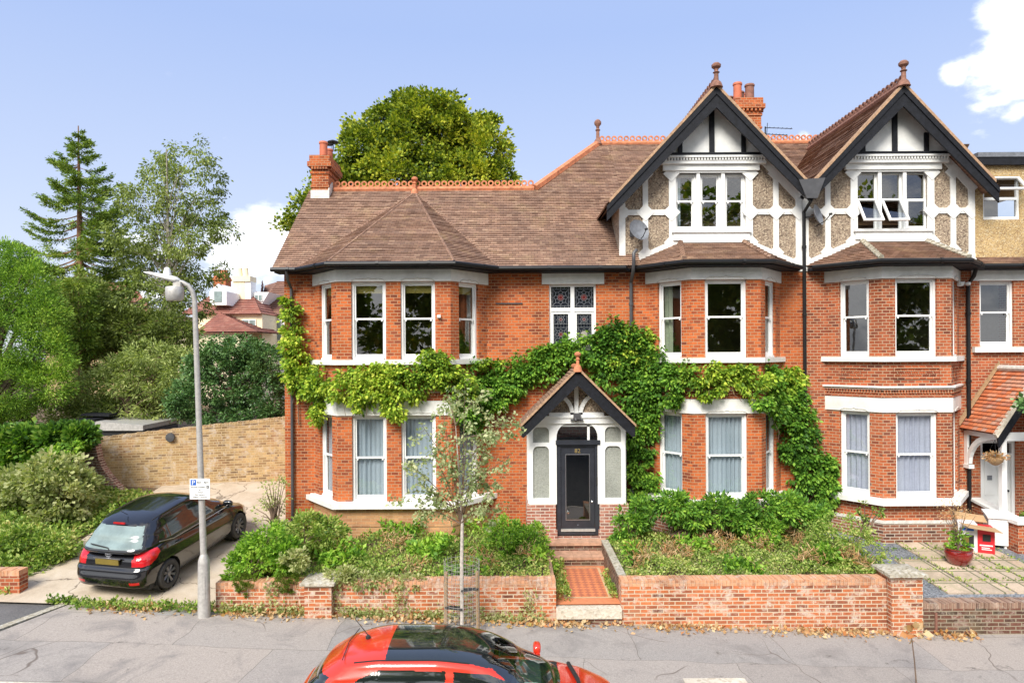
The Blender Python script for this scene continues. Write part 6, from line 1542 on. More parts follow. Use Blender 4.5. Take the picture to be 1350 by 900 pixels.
def cover(name, fn, n, ls, mat, label, cat, ratio=.6, up=.5):
    P = np.array([fn() for _ in range(n)]); D = rnd_dirs(n) + [0, 0, up]
    o = leaf_mesh(name, P, D, RS.uniform(ls * .6, ls * 1.4, n), ratio, mat, None); tag(o, label, cat, kind='stuff'); return o
def hump(x, y): return .13 + .13 * math.sin(x * 2.1 + 1) * math.cos(y * 2.7) + .09 * math.sin(5 * x + 3 * y) + .06 * math.sin(9 * x - 7 * y)
def gfn(x0, x1, y0, y1, z0, hmul=1.0):
    def f():
        x = random.uniform(x0, x1); y = random.uniform(y0, y1); h = max(.02, hump(x, y)) * hmul
        return (x, y, z0 + h * random.random() ** .6)
    return f
cover('ground_cover', gfn(-5.75, .75, 13.55, 17.3, .76), 26000, .06, 'cover', 'mixed green weeds filling the left front garden bed', 'ground cover')
cover('ground_cover', gfn(2.28, 7.6, 13.6, 16.9, .75), 24000, .055, 'cover', 'tangled weeds filling the right front garden bed', 'ground cover')
cover('ground_cover', gfn(2.28, 6.6, 13.6, 15.4, .78, .7), 6000, .04, 'shrub_pale', 'pale dry weeds along the top of the orange garden wall', 'ground cover')
cover('ground_cover', gfn(.74, 1.15, 13.5, 15.7, .37, .9), 1300, .06, 'cover', 'trailing weeds along the left side of the tiled path', 'ground cover')
cover('ground_cover', gfn(1.95, 2.12, 13.7, 15.0, .37, .9), 350, .06, 'cover', 'weeds along the right side of the tiled path', 'ground cover')
def bank():
    while 1:
        x = random.uniform(-15.5, -9.7); y = random.uniform(13.7, 19.4)
        if x < -10.0 - .08 * (y - 13.5) + .25 * math.sin(y * 3): break
    return (x, y, ground_fn(x, y) + .05 + max(.0, hump(x, y)) * (1.4 if y < 17.5 else .5) * random.random())
cover('ground_cover', bank, 34000, .085, 'cover', 'yellow green weeds covering the bank left of the driveway', 'ground cover')
def gut():
    x = random.uniform(-9.2, -5.2); return (x, random.uniform(13.18, 13.5) if x > -8.6 else 13.45, base(x) + .02 + abs(random.gauss(0, .06)))
cover('ground_cover', gut, 1500, .07, 'cover', 'weeds growing in the crack between driveway and pavement', 'ground cover')
def leaf_litter():
    while 1:
        x = random.uniform(-8.5, 9); y = 13.3 - abs(random.gauss(0, .16)) if x > -5.8 or random.random() < .15 else 13.5 - abs(random.gauss(0, .2))
        if random.random() < .35 + .65 * (math.sin(x * 2.3) > 0): return (x, y, base(x) + .012 + (abs(random.gauss(0, .02))))
cover('fallen_leaves', leaf_litter, 2300, .085, 'pale_leaf', 'dry fallen leaves gathered at the foot of the garden wall', 'leaves', .7, 0)
def vine():
    x = -5.7 + 6.3 * random.random(); return (x, 13.27 - random.random() * .06, base(x) + abs(random.gauss(0, .09)) + (.55 * random.random() if math.sin(x * 5) > .8 else 0))
cover('ground_cover', vine, 2600, .065, 'shrub_pale', 'creeper with pale leaves running along the foot of the left garden wall', 'creeper')
def patchy(x0, x1, y0, y1, z0, thr, f1, f2, hh):
    def f():
        while 1:
            x = random.uniform(x0, x1); y = random.uniform(y0, y1)
            if math.sin(x * f1 + y * 1.7) + math.sin(y * f2 - x * 1.1) > thr: return (x, y, z0 + hump(x, y) * .8 + hh * random.random() ** 1.5)
    return f
cover('weed_clumps', patchy(-5.7, .6, 13.7, 17.0, .8, .9, 2.9, 3.7, .26), 3600, .11, 'shrub', 'taller bright leafy clumps among the weeds of the left bed', 'ground cover', .55)
cover('weed_clumps', patchy(2.4, 7.4, 13.8, 16.0, .8, 1.0, 3.3, 4.1, .22), 2400, .10, 'shrub', 'taller bright leafy clumps among the weeds of the right bed', 'ground cover', .55)
cover('dry_stalks', patchy(2.5, 7.3, 13.8, 16.2, .82, .7, 5.7, 2.9, .2), 1500, .16, 'pale_leaf', 'dry straw coloured stalks among the weeds of the right bed', 'dry grass', .1, .4)
cover('dry_stalks', patchy(-5.6, .5, 13.7, 16.0, .82, .9, 4.7, 2.3, .2), 1200, .14, 'pale_leaf', 'dry straw coloured stalks among the weeds of the left bed', 'dry grass', .12, .4)
def slabweeds():
    i = random.random(); x = 8.75 + random.randint(0, 4) * .68 + random.gauss(0, .03); y = random.uniform(13.75, 16.8)
    if i < .5: x = random.uniform(8.75, 11.4); y = 13.75 + random.randint(1, 4) * .62 + random.gauss(0, .03)
    return (x, y, yard_z(x, y) + .025 + .03 * random.random())
cover('ground_cover', slabweeds, 1500, .045, 'cover', 'little weeds in the joints of the paving slabs', 'ground cover')
# patch of pebbles lying loose on the yard
# wild planting left of the driveway
shrub('shrub', 'large variegated bush with cream edged leaves at the left edge', pxb([(70, 625, 34, 28), (50, 655, 44, 30), (95, 650, 30, 30), (30, 640, 30, 26), (85, 680, 26, 24)], 17.2, .9), 'shrub_pale', 260, 40, .2, .12, .65)
shrub('shrub', 'yellow green bush growing in front of the curved wing wall', pxb([(88, 600, 16, 24), (75, 612, 18, 20), (105, 690, 26, 22), (140, 690, 26, 14), (170, 672, 20, 8)], 18.0, .5), 'shrub', 110, 40, .17, .10, .6)
shrub('ivy_bank', 'dark green ivy smothering the wall at the far left', pxb([(30, 585, 50, 22), (80, 578, 34, 16), (15, 610, 45, 30), (50, 605, 40, 24), (105, 575, 18, 10)], 18.6, .45), 'ivy', 620, 46, .22, .13, .75, cat='ivy', stems=False)
shrub('shrub', 'low bush with reddish dry stems at the left edge of the picture', pxb([(25, 715, 36, 26), (70, 720, 30, 20), (20, 745, 26, 14)], 15.4, .6), 'cover', 150, 40, .17, .08, .6)

# ------------------------------------------------------------------ trees
def branchy(m, root, tips, r0, mid_lift=.25, n=6, seed=0):
    for q in tips:
        q = Vector(q); r_ = Vector(root); d = q - r_; a = r_ + d * .45 + Vector((0, 0, d.length * mid_lift * random.uniform(.3, 1))); m.tube([r_, r_.lerp(a, .6), a, a.lerp(q, .55), q], [r0, r0 * .75, r0 * .5, r0 * .3, r0 * .1], n)
def tree(name, label, x, y, z0, blobs, mat, n, per, cr, ls, ratio=.6, bark='bark', r=.25, group=None, down=.15, cat='tree', tipn=60, trunk_top=None, splits=5, upw=None):
    t = thing(name, label, cat, (x, y, z0), group)
    P, D, C = clumps(blobs, n, per, cr); D = D + [0, 0, -down]
    leaf_mesh('crown', P, D, RS.uniform(ls * .7, ls * 1.3, len(P)), ratio, mat, t)
    m = MB(); zt = trunk_top or max(b[0][2] for b in blobs); zlo = min(b[0][2] - b[1][2] * .6 for b in blobs)
    pts = []; rs = []
    for k in range(8): f = k / 7; pts.append((x + random.gauss(0, .05) * (k > 0), y + random.gauss(0, .05), z0 - .2 + (zt - z0) * f)); rs.append(r * (1 - .85 * f) + .01)
    m.tube(pts, rs, 10); m.build('trunk', bark, t, True)
    m = MB(); sel = C[RS.permutation(len(C))[:tipn]]
    for q in sel:
        h = zlo + (q[2] - zlo) * random.uniform(.25, .75); h = min(max(h, z0 + .6), zt - .1); f = (h - z0) / (zt - z0); branchy(m, (x, y, h), [q], max(.02, r * (1 - .85 * f) * .5), .12, 5)
    m.build('branches', bark, t, True); return t
# big maple behind the house
Ym = 31.0; s = Ym / 900
mb_ = [((X_(px, Ym), Ym + dy, Z_(px, py, Ym)), (a * s, a * s * .9, b * s)) for px, py, a, b, dy in (
    (560, 185, 62, 48, 0), (520, 170, 42, 38, .5), (600, 168, 50, 36, .3), (560, 150, 46, 26, 0), (490, 205, 40, 34, -.5), (635, 205, 40, 38, 0), (470, 240, 44, 34, 0), (540, 240, 60, 40, -1), (610, 245, 56, 36, -.5), (655, 235, 24, 28, 0), (480, 160, 20, 16, .4), (640, 165, 18, 16, .4), (530, 142, 22, 14, 0), (592, 140, 24, 14, 0),
    (400, 280, 22, 24, 0), (410, 245, 12, 20, 0), (380, 296, 12, 10, 0), (430, 300, 30, 40, 0), (540, 300, 110, 50, 0))]
tree('maple_tree', 'big rounded yellow green maple rising behind the house roof', X_(545, Ym), Ym, 1.5, mb_, 'maple', 1150, 85, .46, .15, .8, r=.45, tipn=70)
# spruce
Ys = 28.0; sx0_, szt = X_(93, Ys), Z_(93, 166, Ys)
def spruce(name, label, x, y, z0, zt, R0, mat, zlow, dens=1.0, droop=.18):
    t = thing(name, label, 'tree', (x, y, z0)); m = MB(); m.tube([(x, y, z0), (x + .05, y, z0 + (zt - z0) * .5), (x, y, zt)], [.24, .15, .02], 9); m.build('trunk', 'bark_red', t, True)
    bm_ = MB(); PP = []; DD = []; LL = []
    z = zlow
    while z < zt - .25:
        f = (zt - z) / (zt - zlow); k = 5
        for j in range(k):
            a = random.uniform(0, 2 * pi); Ln = R0 * (f ** .9) * random.uniform(.6, 1.12) + .06
            if random.random() < .12: continue
            zz = z + random.uniform(-.15, .15); prev = Vector((x, y, zz)); pts = [prev]; seg_ = 7
            for q in range(1, seg_ + 1):
                g = q / seg_; pts.append(Vector((x + math.cos(a) * Ln * g, y + math.sin(a) * Ln * g, zz - droop * Ln * math.sin(g * pi * .8) * 1.1 + .10 * Ln * g * g * 1.6)))
            bm_.tube(pts, [.035 * (1 - g / 8) * (.4 + f) for g in range(seg_ + 1)], 4)
            for q in range(int(26 * Ln * dens) + 10):
                g = .18 + .82 * random.random() ** .75; i = min(seg_ - 1, int(g * seg_)); p = pts[i].lerp(pts[i + 1], g * seg_ - i); dv_ = (pts[i + 1] - pts[i]).normalized()
                sd = Vector((-math.sin(a), math.cos(a), 0)) * random.choice((-1, 1)); tw = (dv_ * .6 + sd * random.uniform(.1, 1.0) + Vector((0, 0, -.35 * random.random()))).normalized(); tl = random.uniform(.15, .48) * (1.1 - .6 * g) * min(1.3, Ln)
                nn_ = 5 + int(tl * 14)
                for w_ in range(nn_):
                    PP.append(p + tw * tl * random.random() + Vector((random.gauss(0, .03), random.gauss(0, .03), random.gauss(0, .03)))); e = tw + Vector((random.gauss(0, .4), random.gauss(0, .4), random.gauss(0, .4))); DD.append(e); LL.append(random.uniform(.08, .16))
        z += random.uniform(.16, .32)
    PP = np.array([tuple(p) for p in PP]); DD = np.array([tuple(p) for p in DD]); leaf_mesh('crown', PP, DD, np.array(LL), .30, mat, t); bm_.build('branches', 'bark_red', t); return t
spruce('spruce_tree', 'tall open branched spruce with a reddish trunk at the left', X_(105, Ys), Ys, 1.6, szt, 3.5, 'spruce', 7.0, 1.3)
# silver birch behind
Yb = 27.0; s = Yb / 900
bb = [((X_(px, Yb), Yb + random.uniform(-.8, .8), Z_(px, py, Yb)), (a * s, a * s * .9, b * s)) for px, py, a, b in (
    (212, 195, 16, 20), (205, 225, 26, 24), (225, 235, 20, 22), (268, 215, 18, 22), (275, 240, 20, 20), (190, 265, 34, 22), (225, 275, 30, 26), (262, 275, 30, 26), (290, 300, 22, 16), (180, 310, 34, 26), (220, 320, 34, 26), (258, 325, 30, 22), (200, 360, 44, 26), (165, 345, 26, 26), (240, 365, 34, 20), (200, 400, 50, 30), (240, 400, 30, 26), (300, 305, 12, 14), (160, 250, 14, 12), (262, 190, 8, 10), (285, 355, 14, 10))]
tree('birch_tree', 'tall airy silver birch with fine hanging foliage', X_(222, Yb), Yb, 1.6, bb, 'birchl', 860, 28, .30, .12, .5, 'bark_birchd', .10, down=.9, tipn=90)
# cypress hedge at the far left
Yc = 22.5; s = Yc / 900
cb = [((X_(px, Yc), Yc + dy, Z_(px, py, Yc)), (a * s, a * s * .8, b * s)) for px, py, a, b, dy in ((0, 345, 26, 30, .3), (-20, 390, 60, 50, 0), (35, 385, 40, 40, 0), (60, 420, 34, 36, -.3), (10, 450, 60, 40, -.5), (70, 470, 36, 34, -.4), (20, 510, 60, 40, -.6), (75, 505, 34, 24, -.5), (-10, 550, 60, 30, -.3), (30, 345, 20, 20, 0))]
t = tree('cypress_tree', 'broad feathery bright green conifer filling the left edge', X_(-5, Yc), Yc, 1.6, cb, 'cyp', 900, 90, .34, .105, .25, 'bark', .3, down=-.1, tipn=40)
# trees and shrubs over the wall
Yo = 23.5
tree('willow_bush', 'pale olive green feathery bush behind the brick wall', X_(170, Yo), Yo, 1.5, [((b[0][0], b[0][1] + .5, b[0][2]), b[1]) for b in pxb([(120, 520, 44, 36), (165, 500, 50, 36), (205, 520, 46, 40), (150, 545, 60, 22), (95, 545, 40, 26), (230, 490, 24, 30), (190, 470, 34, 20)], Yo, 1.2)], 'olive', 620, 46, .28, .14, .28, 'twig', .12, down=.25, cat='bush', tipn=40)
Yh = 22.6
tree('holly_bush', 'dense dark glossy green bush overhanging the end of the brick wall', X_(305, Yh), Yh, 1.6, pxb([(300, 500, 52, 44), (340, 510, 34, 40), (265, 515, 34, 36), (310, 465, 30, 24), (350, 480, 24, 30), (275, 480, 24, 26), (290, 455, 14, 14), (330, 462, 14, 18), (245, 530, 22, 20), (330, 545, 44, 14), (280, 552, 34, 10), (362, 540, 14, 20)], Yh, .9), 'holly', 560, 62, .22, .10, .5, 'twig', .12, cat='bush', tipn=30)
Yq = 26.0; s = Yq / 900
tree('conifer_bush', 'dull green and brown conifer thicket between the spruce and the birch', X_(115, Yq), Yq, 1.5, pxb([(120, 400, 26, 40), (105, 440, 34, 34), (150, 430, 40, 34), (190, 440, 40, 30), (230, 440, 34, 26), (140, 470, 50, 24), (75, 400, 14, 30)], Yq, 1.2), 'birchl', 800, 56, .3, .13, .35, 'bark_red', .15, tipn=50)
Yr_ = 25.0
tree('conifer_bush', 'narrow dark young conifer below the spruce trunk', X_(105, 24.5), 24.5, 1.5, pxb([(107, 385, 14, 34), (110, 420, 20, 30), (104, 450, 24, 30)], 24.5, .5), 'spruce', 130, 60, .2, .13, .3, 'bark_red', .1, tipn=20)
# leafy branch at the right edge (small tree in the next garden)
tree('small_tree', 'dark leafy branch reaching in at the right edge in front of the orange tiled porch', 12.6, 15.6, .5, [((12.15, 15.6, 4.05), (.55, .5, .28)), ((12.75, 15.6, 4.3), (.7, .6, .5)), ((11.85, 15.55, 3.95), (.25, .25, .14))], 'holly', 90, 24, .16, .12, .65, 'twig', .04, tipn=20)
shrub('shrub', 'round green shrub just beyond the white coped party wall', [((12.75, 16.6, .9), (.45, .4, .5))], 'cover', 60, 40, .12, .07, .6)

# young street birch with its guard
tx, ty = X_(607, 12.75), 12.75; tz = base(tx)
t = thing('young_birch', 'slim young white barked birch planted in the pavement before the left bay', 'tree', (tx, ty, tz))
m = MB(); zt = Z_(600, 500, ty); tp = [(tx, ty, tz - .05), (X_(607, ty), ty, Z_(607, 740, ty)), (X_(608, ty), ty, Z_(608, 690, ty)), (X_(604, ty), ty, Z_(604, 620, ty)), (X_(600, ty), ty, Z_(600, 560, ty)), (X_(603, ty), ty, zt)]
tp = tp[:5]; m.tube(tp, [.038, .034, .028, .018, .005], 8); m.build('trunk', 'bark_birch', t, True)
m = MB(); tips = []
starts = [(607, 680), (606, 690), (608, 670), (606, 655), (605, 640), (604, 620), (603, 600), (601, 580), (600, 560)]
ends = [(560, 640), (540, 655), (650, 640), (665, 600), (640, 560), (570, 590), (560, 560), (655, 540), (668, 570), (585, 540), (630, 520), (612, 505), (545, 610), (650, 670), (560, 670), (590, 520), (625, 610), (580, 620), (636, 590), (670, 545), (575, 655), (640, 655), (615, 560), (595, 590)]
for ex, ey in ends:
    sx_, sy_ = random.choice([q for q in starts if q[1] > ey - 5] or starts[:2]); ex = 603 + (ex - 603) * 1.1; yy = ty + random.uniform(-.5, .3)
    A_ = Vector((X_(sx_, ty), ty, Z_(sx_, sy_, ty))); B_ = Vector((X_(ex, yy), yy, Z_(ex, ey, yy))); md = A_.lerp(B_, .5) + Vector((0, 0, .05)); m.tube([A_, md, B_], [.014, .009, .003], 5); tips.append((A_, md, B_))
    for _ in range(2):
        g = random.uniform(.4, 1); p = md.lerp(B_, g); e = p + Vector((random.gauss(0, .2), random.gauss(0, .15), random.gauss(-.05, .2))); m.tube([p, e], [.005, .002], 4); tips.append((p, p.lerp(e, .5), e))
m.build('branches', 'twig', t)
PP = []
for A_, md, B_ in tips:
    for _ in range(66 if (B_ - A_).length > .5 else 34):
        g = random.uniform(.25, 1.05); p = md.lerp(B_, (g - .5) * 2) if g > .5 else A_.lerp(md, g * 2); PP.append(tuple(p + Vector((random.gauss(0, .05), random.gauss(0, .06), random.gauss(-.04, .05)))))
PP = np.array(PP); leaf_mesh('crown', PP, rnd_dirs(len(PP)) * [1, 1, .6] + [0, 0, -.6], RS.uniform(.055, .095, len(PP)), .65, 'birchy', t)
t = thing('tree_guard', 'two wooden stakes with a wire mesh cage and black ties round the young birch', 'tree guard', (tx, ty, tz))
for sx in (-1, 1):
    m = MB(); m.tube([(tx + sx * .30 - .0, ty - .05, tz - .1), (tx + sx * .29, ty - .05, Z_(606, 752, ty))], .035, 8); m.build('stake', 'wood', t)
for z, dz in ((Z_(606, 776, ty), .04), (Z_(606, 800, ty), -.05)):
    m = MB(); sg = 1 if dz > 0 else -1; m.tube([(tx + sg * .31, ty - .09, z + .03), (tx + sg * .15, ty - .07, z), (tx, ty - .06, z - .02), (tx - .0, ty + .05, z - .02), (tx + sg * .3, ty - .02, z + .02)], .022, 5); m.build('tie', 'carplastic', t)
m = MB(); rg = .33; z0 = tz + .02; z1 = Z_(606, 745, ty)
for k in range(22): a = 2 * pi * k / 22; m.tube([(tx + rg * math.cos(a), ty + rg * math.sin(a), z0), (tx + rg * math.cos(a), ty + rg * math.sin(a), z1 + .12)], .0028, 3)
z = z0
while z < z1 + .14: m.tube([(tx + rg * math.cos(2 * pi * k / 20), ty + rg * math.sin(2 * pi * k / 20), z) for k in range(21)], .0028, 3, False); z += .075
m.build('wire_mesh', 'galv', t)

# ------------------------------------------------------------------ houses beyond
Yd = 46.0; dX = lambda p: X_(p, Yd); dZ = lambda p, q: Z_(p, q, Yd)
H = thing('cream_house', 'distant cream rendered house with red tiled hipped roofs and a white dormer', 'house', (dX(310), Yd, 2))
M['cream'] = plain('cream_render', (.80, .70, .48), .8, vary=.08); M['farwhite'] = plain('far_white_render', (.84, .84, .82), .8, vary=.05)
m = MB(); m.box(dX(255), Yd, 0, dX(346), Yd + 8, dZ(300, 413)); m.box(dX(258), Yd - 2.5, 0, dX(335), Yd, Z_(300, 437, Yd - 2.5)); m.build('wall', 'cream', H)
m = MB(); zt = dZ(290, 372); ze = dZ(300, 414)
tiles(m, [(dX(240), Yd - .3, ze), (dX(347), Yd - .3, ze), (dX(300), Yd + 4, zt), (dX(262), Yd + 4, zt)], e=.3, t=.05); tiles(m, [(dX(347), Yd - .3, ze), (dX(347), Yd + 8, ze), (dX(300), Yd + 4, zt)], e=.3, t=.05)
Y2 = Yd - 2.8; q = lambda p, r_: (X_(p, Y2), Y2, Z_(p, r_, Y2)); ap_ = (X_(290, Y2 + 2.6), Y2 + 2.6, Z_(290, 412, Y2 + 2.6))
tiles(m, [q(258, 438), q(340, 437), ap_], e=.3, t=.05); tiles(m, [q(340, 437), (X_(340, Y2), Y2 + 5, q(340, 437)[2]), ap_], e=.3, t=.05); tiles(m, [q(258, 438), (X_(258, Y2), Y2 + 5, q(258, 438)[2]), ap_], e=.3, t=.05)
m.build('roof', 'tile_far', H)
m = MB(); Y3 = Yd - .2; m.prism([(X_(277, Y3), Y3, Z_(277, 402, Y3)), (X_(299, Y3), Y3, Z_(299, 402, Y3)), (X_(299, Y3), Y3, Z_(299, 384, Y3)), (X_(288, Y3), Y3, Z_(288, 374, Y3)), (X_(277, Y3), Y3, Z_(277, 384, Y3))], (0, 3.5, 0)); dm = m.build('dormer', 'farwhite', H)
m = MB(); m.prism([(X_(283, Y3), Y3 - .01, Z_(283, 398, Y3)), (X_(293, Y3), Y3 - .01, Z_(293, 398, Y3)), (X_(293, Y3), Y3 - .01, Z_(293, 384, Y3)), (X_(283, Y3), Y3 - .01, Z_(283, 384, Y3))], (0, -.03, 0)); m.build('dormer_window', 'carglass_l', dm)
def farwin(x0, x1, y0, y1, Y, parent, frame='farwhite'):
    m = MB(); m.prism([(X_(x0, Y), Y - .02, Z_(x0, y1, Y)), (X_(x1, Y), Y - .02, Z_(x1, y1, Y)), (X_(x1, Y), Y - .02, Z_(x1, y0, Y)), (X_(x0, Y), Y - .02, Z_(x0, y0, Y))], (0, -.06, 0)); w = m.build('window', frame, parent)
    xm = (x0 + x1) / 2; m = MB()
    for a, b in ((x0 + 1, xm - .6), (xm + .6, x1 - 1)): m.prism([(X_(a, Y), Y - .081, Z_(a, y1 - 1, Y)), (X_(b, Y), Y - .081, Z_(b, y1 - 1, Y)), (X_(b, Y), Y - .081, Z_(b, y0 + 1, Y)), (X_(a, Y), Y - .081, Z_(a, y0 + 1, Y))], (0, -.02, 0))
    m.build('pane', 'carglass_l', w)
farwin(320, 338, 421, 434, Yd, H)
m = MB(); Yk = Yd + 2; m.box(X_(308, Yk), Yk, 6, X_(323, Yk), Yk + 1, Z_(315, 368, Yk)); m.box(X_(307, Yk), Yk - .1, Z_(315, 371, Yk), X_(331, Yk), Yk + 1.1, Z_(315, 364, Yk)); ch = m.build('chimney', 'cream', H)
m = MB(); m.box(X_(323, Yk) + .002, Yk + .02, 6, X_(331, Yk), Yk + 1, Z_(315, 371, Yk) - .002); m.build('chimney_side', 'farwhite', ch)
for p in (313, 321): m = MB(); m.lathe([(.2, 0), (.18, .6), (.2, .62)], (X_(p, Yk), Yk + .5, Z_(p, 364, Yk)), 10); m.build('chimney_pot', 'cream', ch)
m = MB(); Yk = Yd + 5; m.box(X_(282, Yk), Yk, 6, X_(298, Yk), Yk + 1, Z_(290, 364, Yk)); m.box(X_(281, Yk), Yk - .1, Z_(290, 369, Yk), X_(299, Yk), Yk + 1.1, Z_(290, 366, Yk)); ch = m.build('chimney', 'brick', H)
for p, mt in ((280.5, 'pot_dark'), (288, 'pot'), (292, 'pot')): m = MB(); m.lathe([(.22, -.5), (.18, .4), (.22, .45)], (X_(p + 2, Yk), Yk + .5, Z_(p, 363, Yk)), 10); m.build('chimney_pot', mt, ch)
H = thing('white_house', 'distant white rendered house with a brown hipped roof partly behind the villa corner', 'house', (dX(365), Yd + 4, 2))
Ye = Yd + 3; m = MB(); m.box(X_(346, Ye), Ye, 0, X_(420, Ye), Ye + 8, Z_(350, 415, Ye)); m.build('wall', 'farwhite', H)
e_ = lambda p, r_, d=0: (X_(p, Ye + d), Ye + d, Z_(p, r_, Ye + d))
m = MB(); tiles(m, [e_(340, 415, -.3), e_(425, 415, -.3), e_(400, 372, 4), e_(366, 371, 4)], e=.3, t=.05); tiles(m, [e_(340, 415, -.3), e_(366, 371, 4), (e_(330, 376, 4)[0], Ye + 7, e_(366, 371, 4)[2]), (e_(318, 415)[0], Ye + 7, e_(340, 415)[2])], e=.3, t=.05); m.build('roof', 'tile_farb', H)
m = MB(); m.prism([e_(333, 402, -.6), e_(345, 402, -.6), e_(355, 385, -.6), e_(333, 385, -.6)], (0, 3, 0)); dm = m.build('dormer', 'farwhite', H); farwin(336, 347, 388, 397, Ye - .6, dm)
farwin(353, 372, 422, 436, Ye, H); farwin(354, 372, 437, 449, Ye, H)
m = MB(); m.box(X_(352, Ye), Ye - .15, Z_(360, 453, Ye), X_(374, Ye), Ye, Z_(360, 450.5, Ye)); m.build('sill', 'lead', H)
H = thing('brick_cottage', 'pinkish tiled roof of a far house glimpsed through the spruce and birch', 'house', (X_(110, 50), 50, 2))
Yv = 50; v_ = lambda p, r_, d=0: (X_(p, Yv + d), Yv + d, Z_(p, r_, Yv + d)); m = MB(); m.box(X_(60, Yv), Yv, 0, X_(196, Yv), Yv + 8, Z_(130, 412, Yv)); m.build('wall', 'brick_stock', H)
m = MB(); tiles(m, [v_(52, 413, -.4), v_(204, 413, -.4), v_(175, 374, 4), v_(75, 372, 4)], e=.3, t=.05); m.poly([v_(52, 413, 8), v_(52, 413, -.4), v_(75, 372, 4)]); m.poly([v_(204, 413, -.4), v_(204, 413, 8), v_(175, 374, 4)]); m.build('roof', 'tile_far', H)

# trees across the street (behind the camera; the windows mirror them)
def street_tree(x, y, h, lab):
    b = [((x + random.uniform(-3, 3), y + random.uniform(-1.5, 1.5), h * random.uniform(.2, .92)), (random.uniform(2.2, 3.3), 2.2, random.uniform(2, 3))) for _ in range(14)]
    return tree('street_tree', lab, x, y, -.1, b, 'treeback', 420, 32, .75, .42, .7, r=.25, group='trees across the street', tipn=20)
for k, x in enumerate((-20, -12, -4.5, 3, 10.5, 18, 26)): street_tree(x, -14 + (k % 2), 15.5 + (k % 3), 'leafy tree across the street mirrored in the windows')

# ------------------------------------------------------------------ sky, sun, camera
w = bpy.data.worlds.new('World'); sc.world = w; w.use_nodes = True; nt = w.node_tree; bg = nt.nodes['Background']; bg.inputs['Strength'].default_value = .115
sky = nt.nodes.new('ShaderNodeTexSky'); sky.sky_type = 'NISHITA'; sky.sun_disc = False
TO = Vector((-.38, -.88, .90)).normalized(); el = math.asin(TO.z); az = math.atan2(TO.x, TO.y)
sky.sun_elevation = el; sky.sun_rotation = az; sky.altitude = 50; sky.air_density = 1.0; sky.dust_density = .8; sky.ozone_density = 2.0
tc = nt.nodes.new('ShaderNodeTexCoord'); 
nz = nt.nodes.new('ShaderNodeTexNoise'); nz.inputs['Scale'].default_value = 6.5; nz.inputs['Detail'].default_value = 7; nz.inputs['Roughness'].default_value = .56
mp = nt.nodes.new('ShaderNodeMapping'); mp.inputs['Scale'].default_value = (1, 1, 1.9); nt.links.new(tc.outputs['Generated'], mp.inputs[0]); nt.links.new(mp.outputs[0], nz.inputs['Vector'])
def dirn(px, py): return Vector((px - 675, 900, -(py - 465))).normalized()
total = None
for px, py, rad, amp in ((1330, 90, .055, .9), (1262, 100, .03, .7), (1375, 40, .08, 1.0), (1345, 150, .025, .6), (345, 295, .075, 1.0), (310, 345, .11, 1.0), (390, 330, .08, .9), (210, 360, .10, .8), (1060, 182, .022, .8), (1035, 190, .02, .6), (690, 238, .022, .6), (720, 244, .02, .5), (60, 330, .08, .6), (300, 182, .012, .45)):
    d = dirn(px, py); dp = nt.nodes.new('ShaderNodeVectorMath'); dp.operation = 'DISTANCE'; dp.inputs[1].default_value = d; nt.links.new(tc.outputs['Generated'], dp.inputs[0])
    mr = nt.nodes.new('ShaderNodeMapRange'); mr.inputs['From Min'].default_value = rad * 1.5; mr.inputs['From Max'].default_value = rad * .25; mr.inputs['To Max'].default_value = amp; nt.links.new(dp.outputs['Value'], mr.inputs['Value'])
    if total is None: total = mr.outputs[0]
    else: a = nt.nodes.new('ShaderNodeMath'); a.operation = 'MAXIMUM'; nt.links.new(total, a.inputs[0]); nt.links.new(mr.outputs[0], a.inputs[1]); total = a.outputs[0]
# cloud mask = blobs modulated by noise; plus general wisps away from the picture
a = nt.nodes.new('ShaderNodeMath'); a.operation = 'MULTIPLY_ADD'; a.inputs[1].default_value = 2.6; nt.links.new(nz.outputs['Fac'], a.inputs[0]); a.inputs[2].default_value = -1.85
b_ = nt.nodes.new('ShaderNodeMath'); b_.operation = 'ADD'; nt.links.new(total, b_.inputs[0]); nt.links.new(a.outputs[0], b_.inputs[1])
mr = nt.nodes.new('ShaderNodeMapRange'); mr.interpolation_type = 'SMOOTHSTEP'; mr.inputs['From Min'].default_value = .02; mr.inputs['From Max'].default_value = .38; nt.links.new(b_.outputs[0], mr.inputs['Value'])
hz = nt.nodes.new('ShaderNodeMix'); hz.data_type = 'RGBA';  nt.links.new(sky.outputs[0], hz.inputs[6])
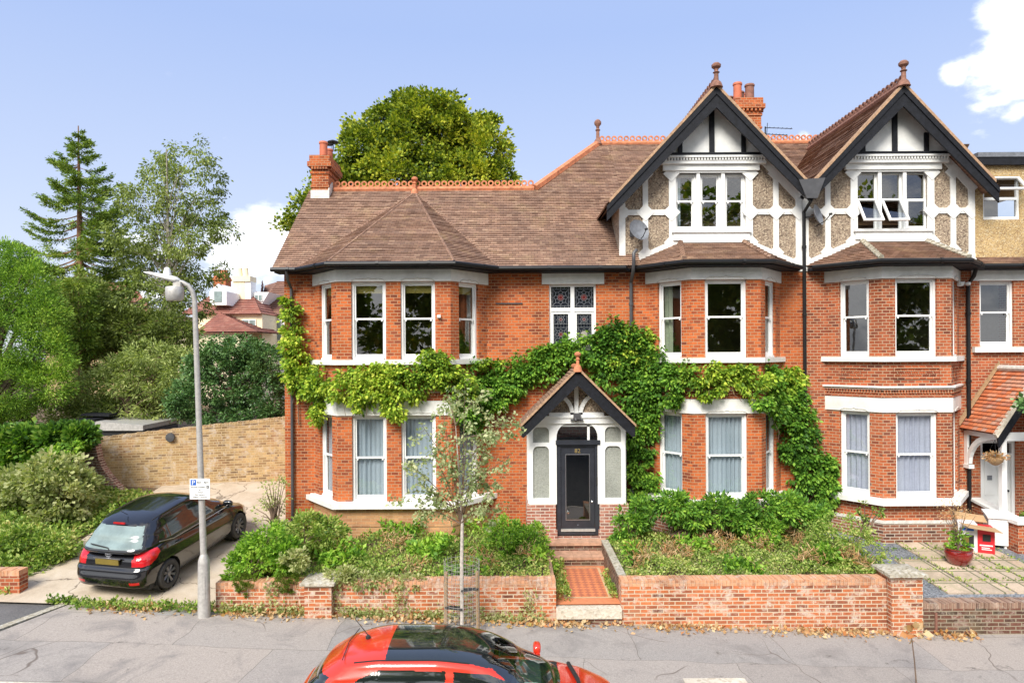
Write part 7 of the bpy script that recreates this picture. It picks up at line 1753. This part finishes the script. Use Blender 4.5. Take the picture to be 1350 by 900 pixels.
# unseen broken cloud added behind the viewer to whiten the blue fill light
sp = nt.nodes.new('ShaderNodeSeparateXYZ'); nt.links.new(tc.outputs['Generated'], sp.inputs[0]); bk = nt.nodes.new('ShaderNodeMapRange'); bk.inputs['From Min'].default_value = .05; bk.inputs['From Max'].default_value = -.35; bk.inputs['To Max'].default_value = .85; nt.links.new(sp.outputs['Y'], bk.inputs['Value'])
ao = nt.nodes.new('ShaderNodeMath'); ao.operation = 'MAXIMUM'; nt.links.new(total, ao.inputs[0]); nt.links.new(bk.outputs[0], ao.inputs[1]); nt.links.new(ao.outputs[0], b_.inputs[0])
hf = nt.nodes.new('ShaderNodeMapRange'); hf.inputs['From Min'].default_value = .0; hf.inputs['From Max'].default_value = .45; hf.inputs['To Min'].default_value = .9; hf.inputs['To Max'].default_value = .58; nt.links.new(sp.outputs['Z'], hf.inputs['Value']); hc = nt.nodes.new('ShaderNodeMapRange'); hc.inputs['From Min'].default_value = -.02; hc.inputs['From Max'].default_value = .42; nt.links.new(sp.outputs['Z'], hc.inputs['Value'])
cr_ = ramp(nt, [(0, (.84, .88, .98)), (.5, (.64, .74, .99)), (1, (.46, .60, .97))]); nt.links.new(hc.outputs[0], cr_.inputs[0])
vm_ = nt.nodes.new('ShaderNodeVectorMath'); vm_.operation = 'SCALE'; vm_.inputs['Scale'].default_value = 5.9; nt.links.new(cr_.outputs[0], vm_.inputs[0]); nt.links.new(vm_.outputs[0], hz.inputs[7]); hz.inputs[0].default_value = .85
mx = nt.nodes.new('ShaderNodeMix'); mx.data_type = 'RGBA'; mx.inputs[7].default_value = (8.5, 8.6, 8.8, 1); nt.links.new(hz.outputs[2], mx.inputs[6]); nt.links.new(mr.outputs[0], mx.inputs[0]); nt.links.new(mx.outputs[2], bg.inputs[0])
sd = bpy.data.lights.new('sun', 'SUN'); sd.energy = 3.5; sd.angle = R(26); sd.color = (1, .95, .87); so = bpy.data.objects.new('sun', sd); COL.objects.link(so); so.rotation_euler = TO.to_track_quat('Z', 'Y').to_euler()
cd = bpy.data.cameras.new('camera'); cam = bpy.data.objects.new('camera', cd); COL.objects.link(cam); cd.sensor_width = 36; cd.lens = 24; cd.clip_end = 2000; cd.clip_start = .1
cam.location = (0, 0, EYE); cam.rotation_mode = 'XYZ'
cam.matrix_basis = Matrix.Translation((0, 0, EYE)) @ Matrix.Rotation(R(90), 4, 'X') @ Matrix.Rotation(-.006, 4, 'Z'); cd.shift_y = 15 / 1350
sc.camera = cam
vs = sc.view_settings; vs.view_transform = 'Standard'; vs.look = 'None'; vs.gamma = 1; vs.exposure = .62; vs.use_curve_mapping = False
sc.cycles.max_bounces = 6; sc.cycles.diffuse_bounces = 3; sc.cycles.glossy_bounces = 3; sc.cycles.transparent_max_bounces = 10; sc.cycles.use_denoising = True
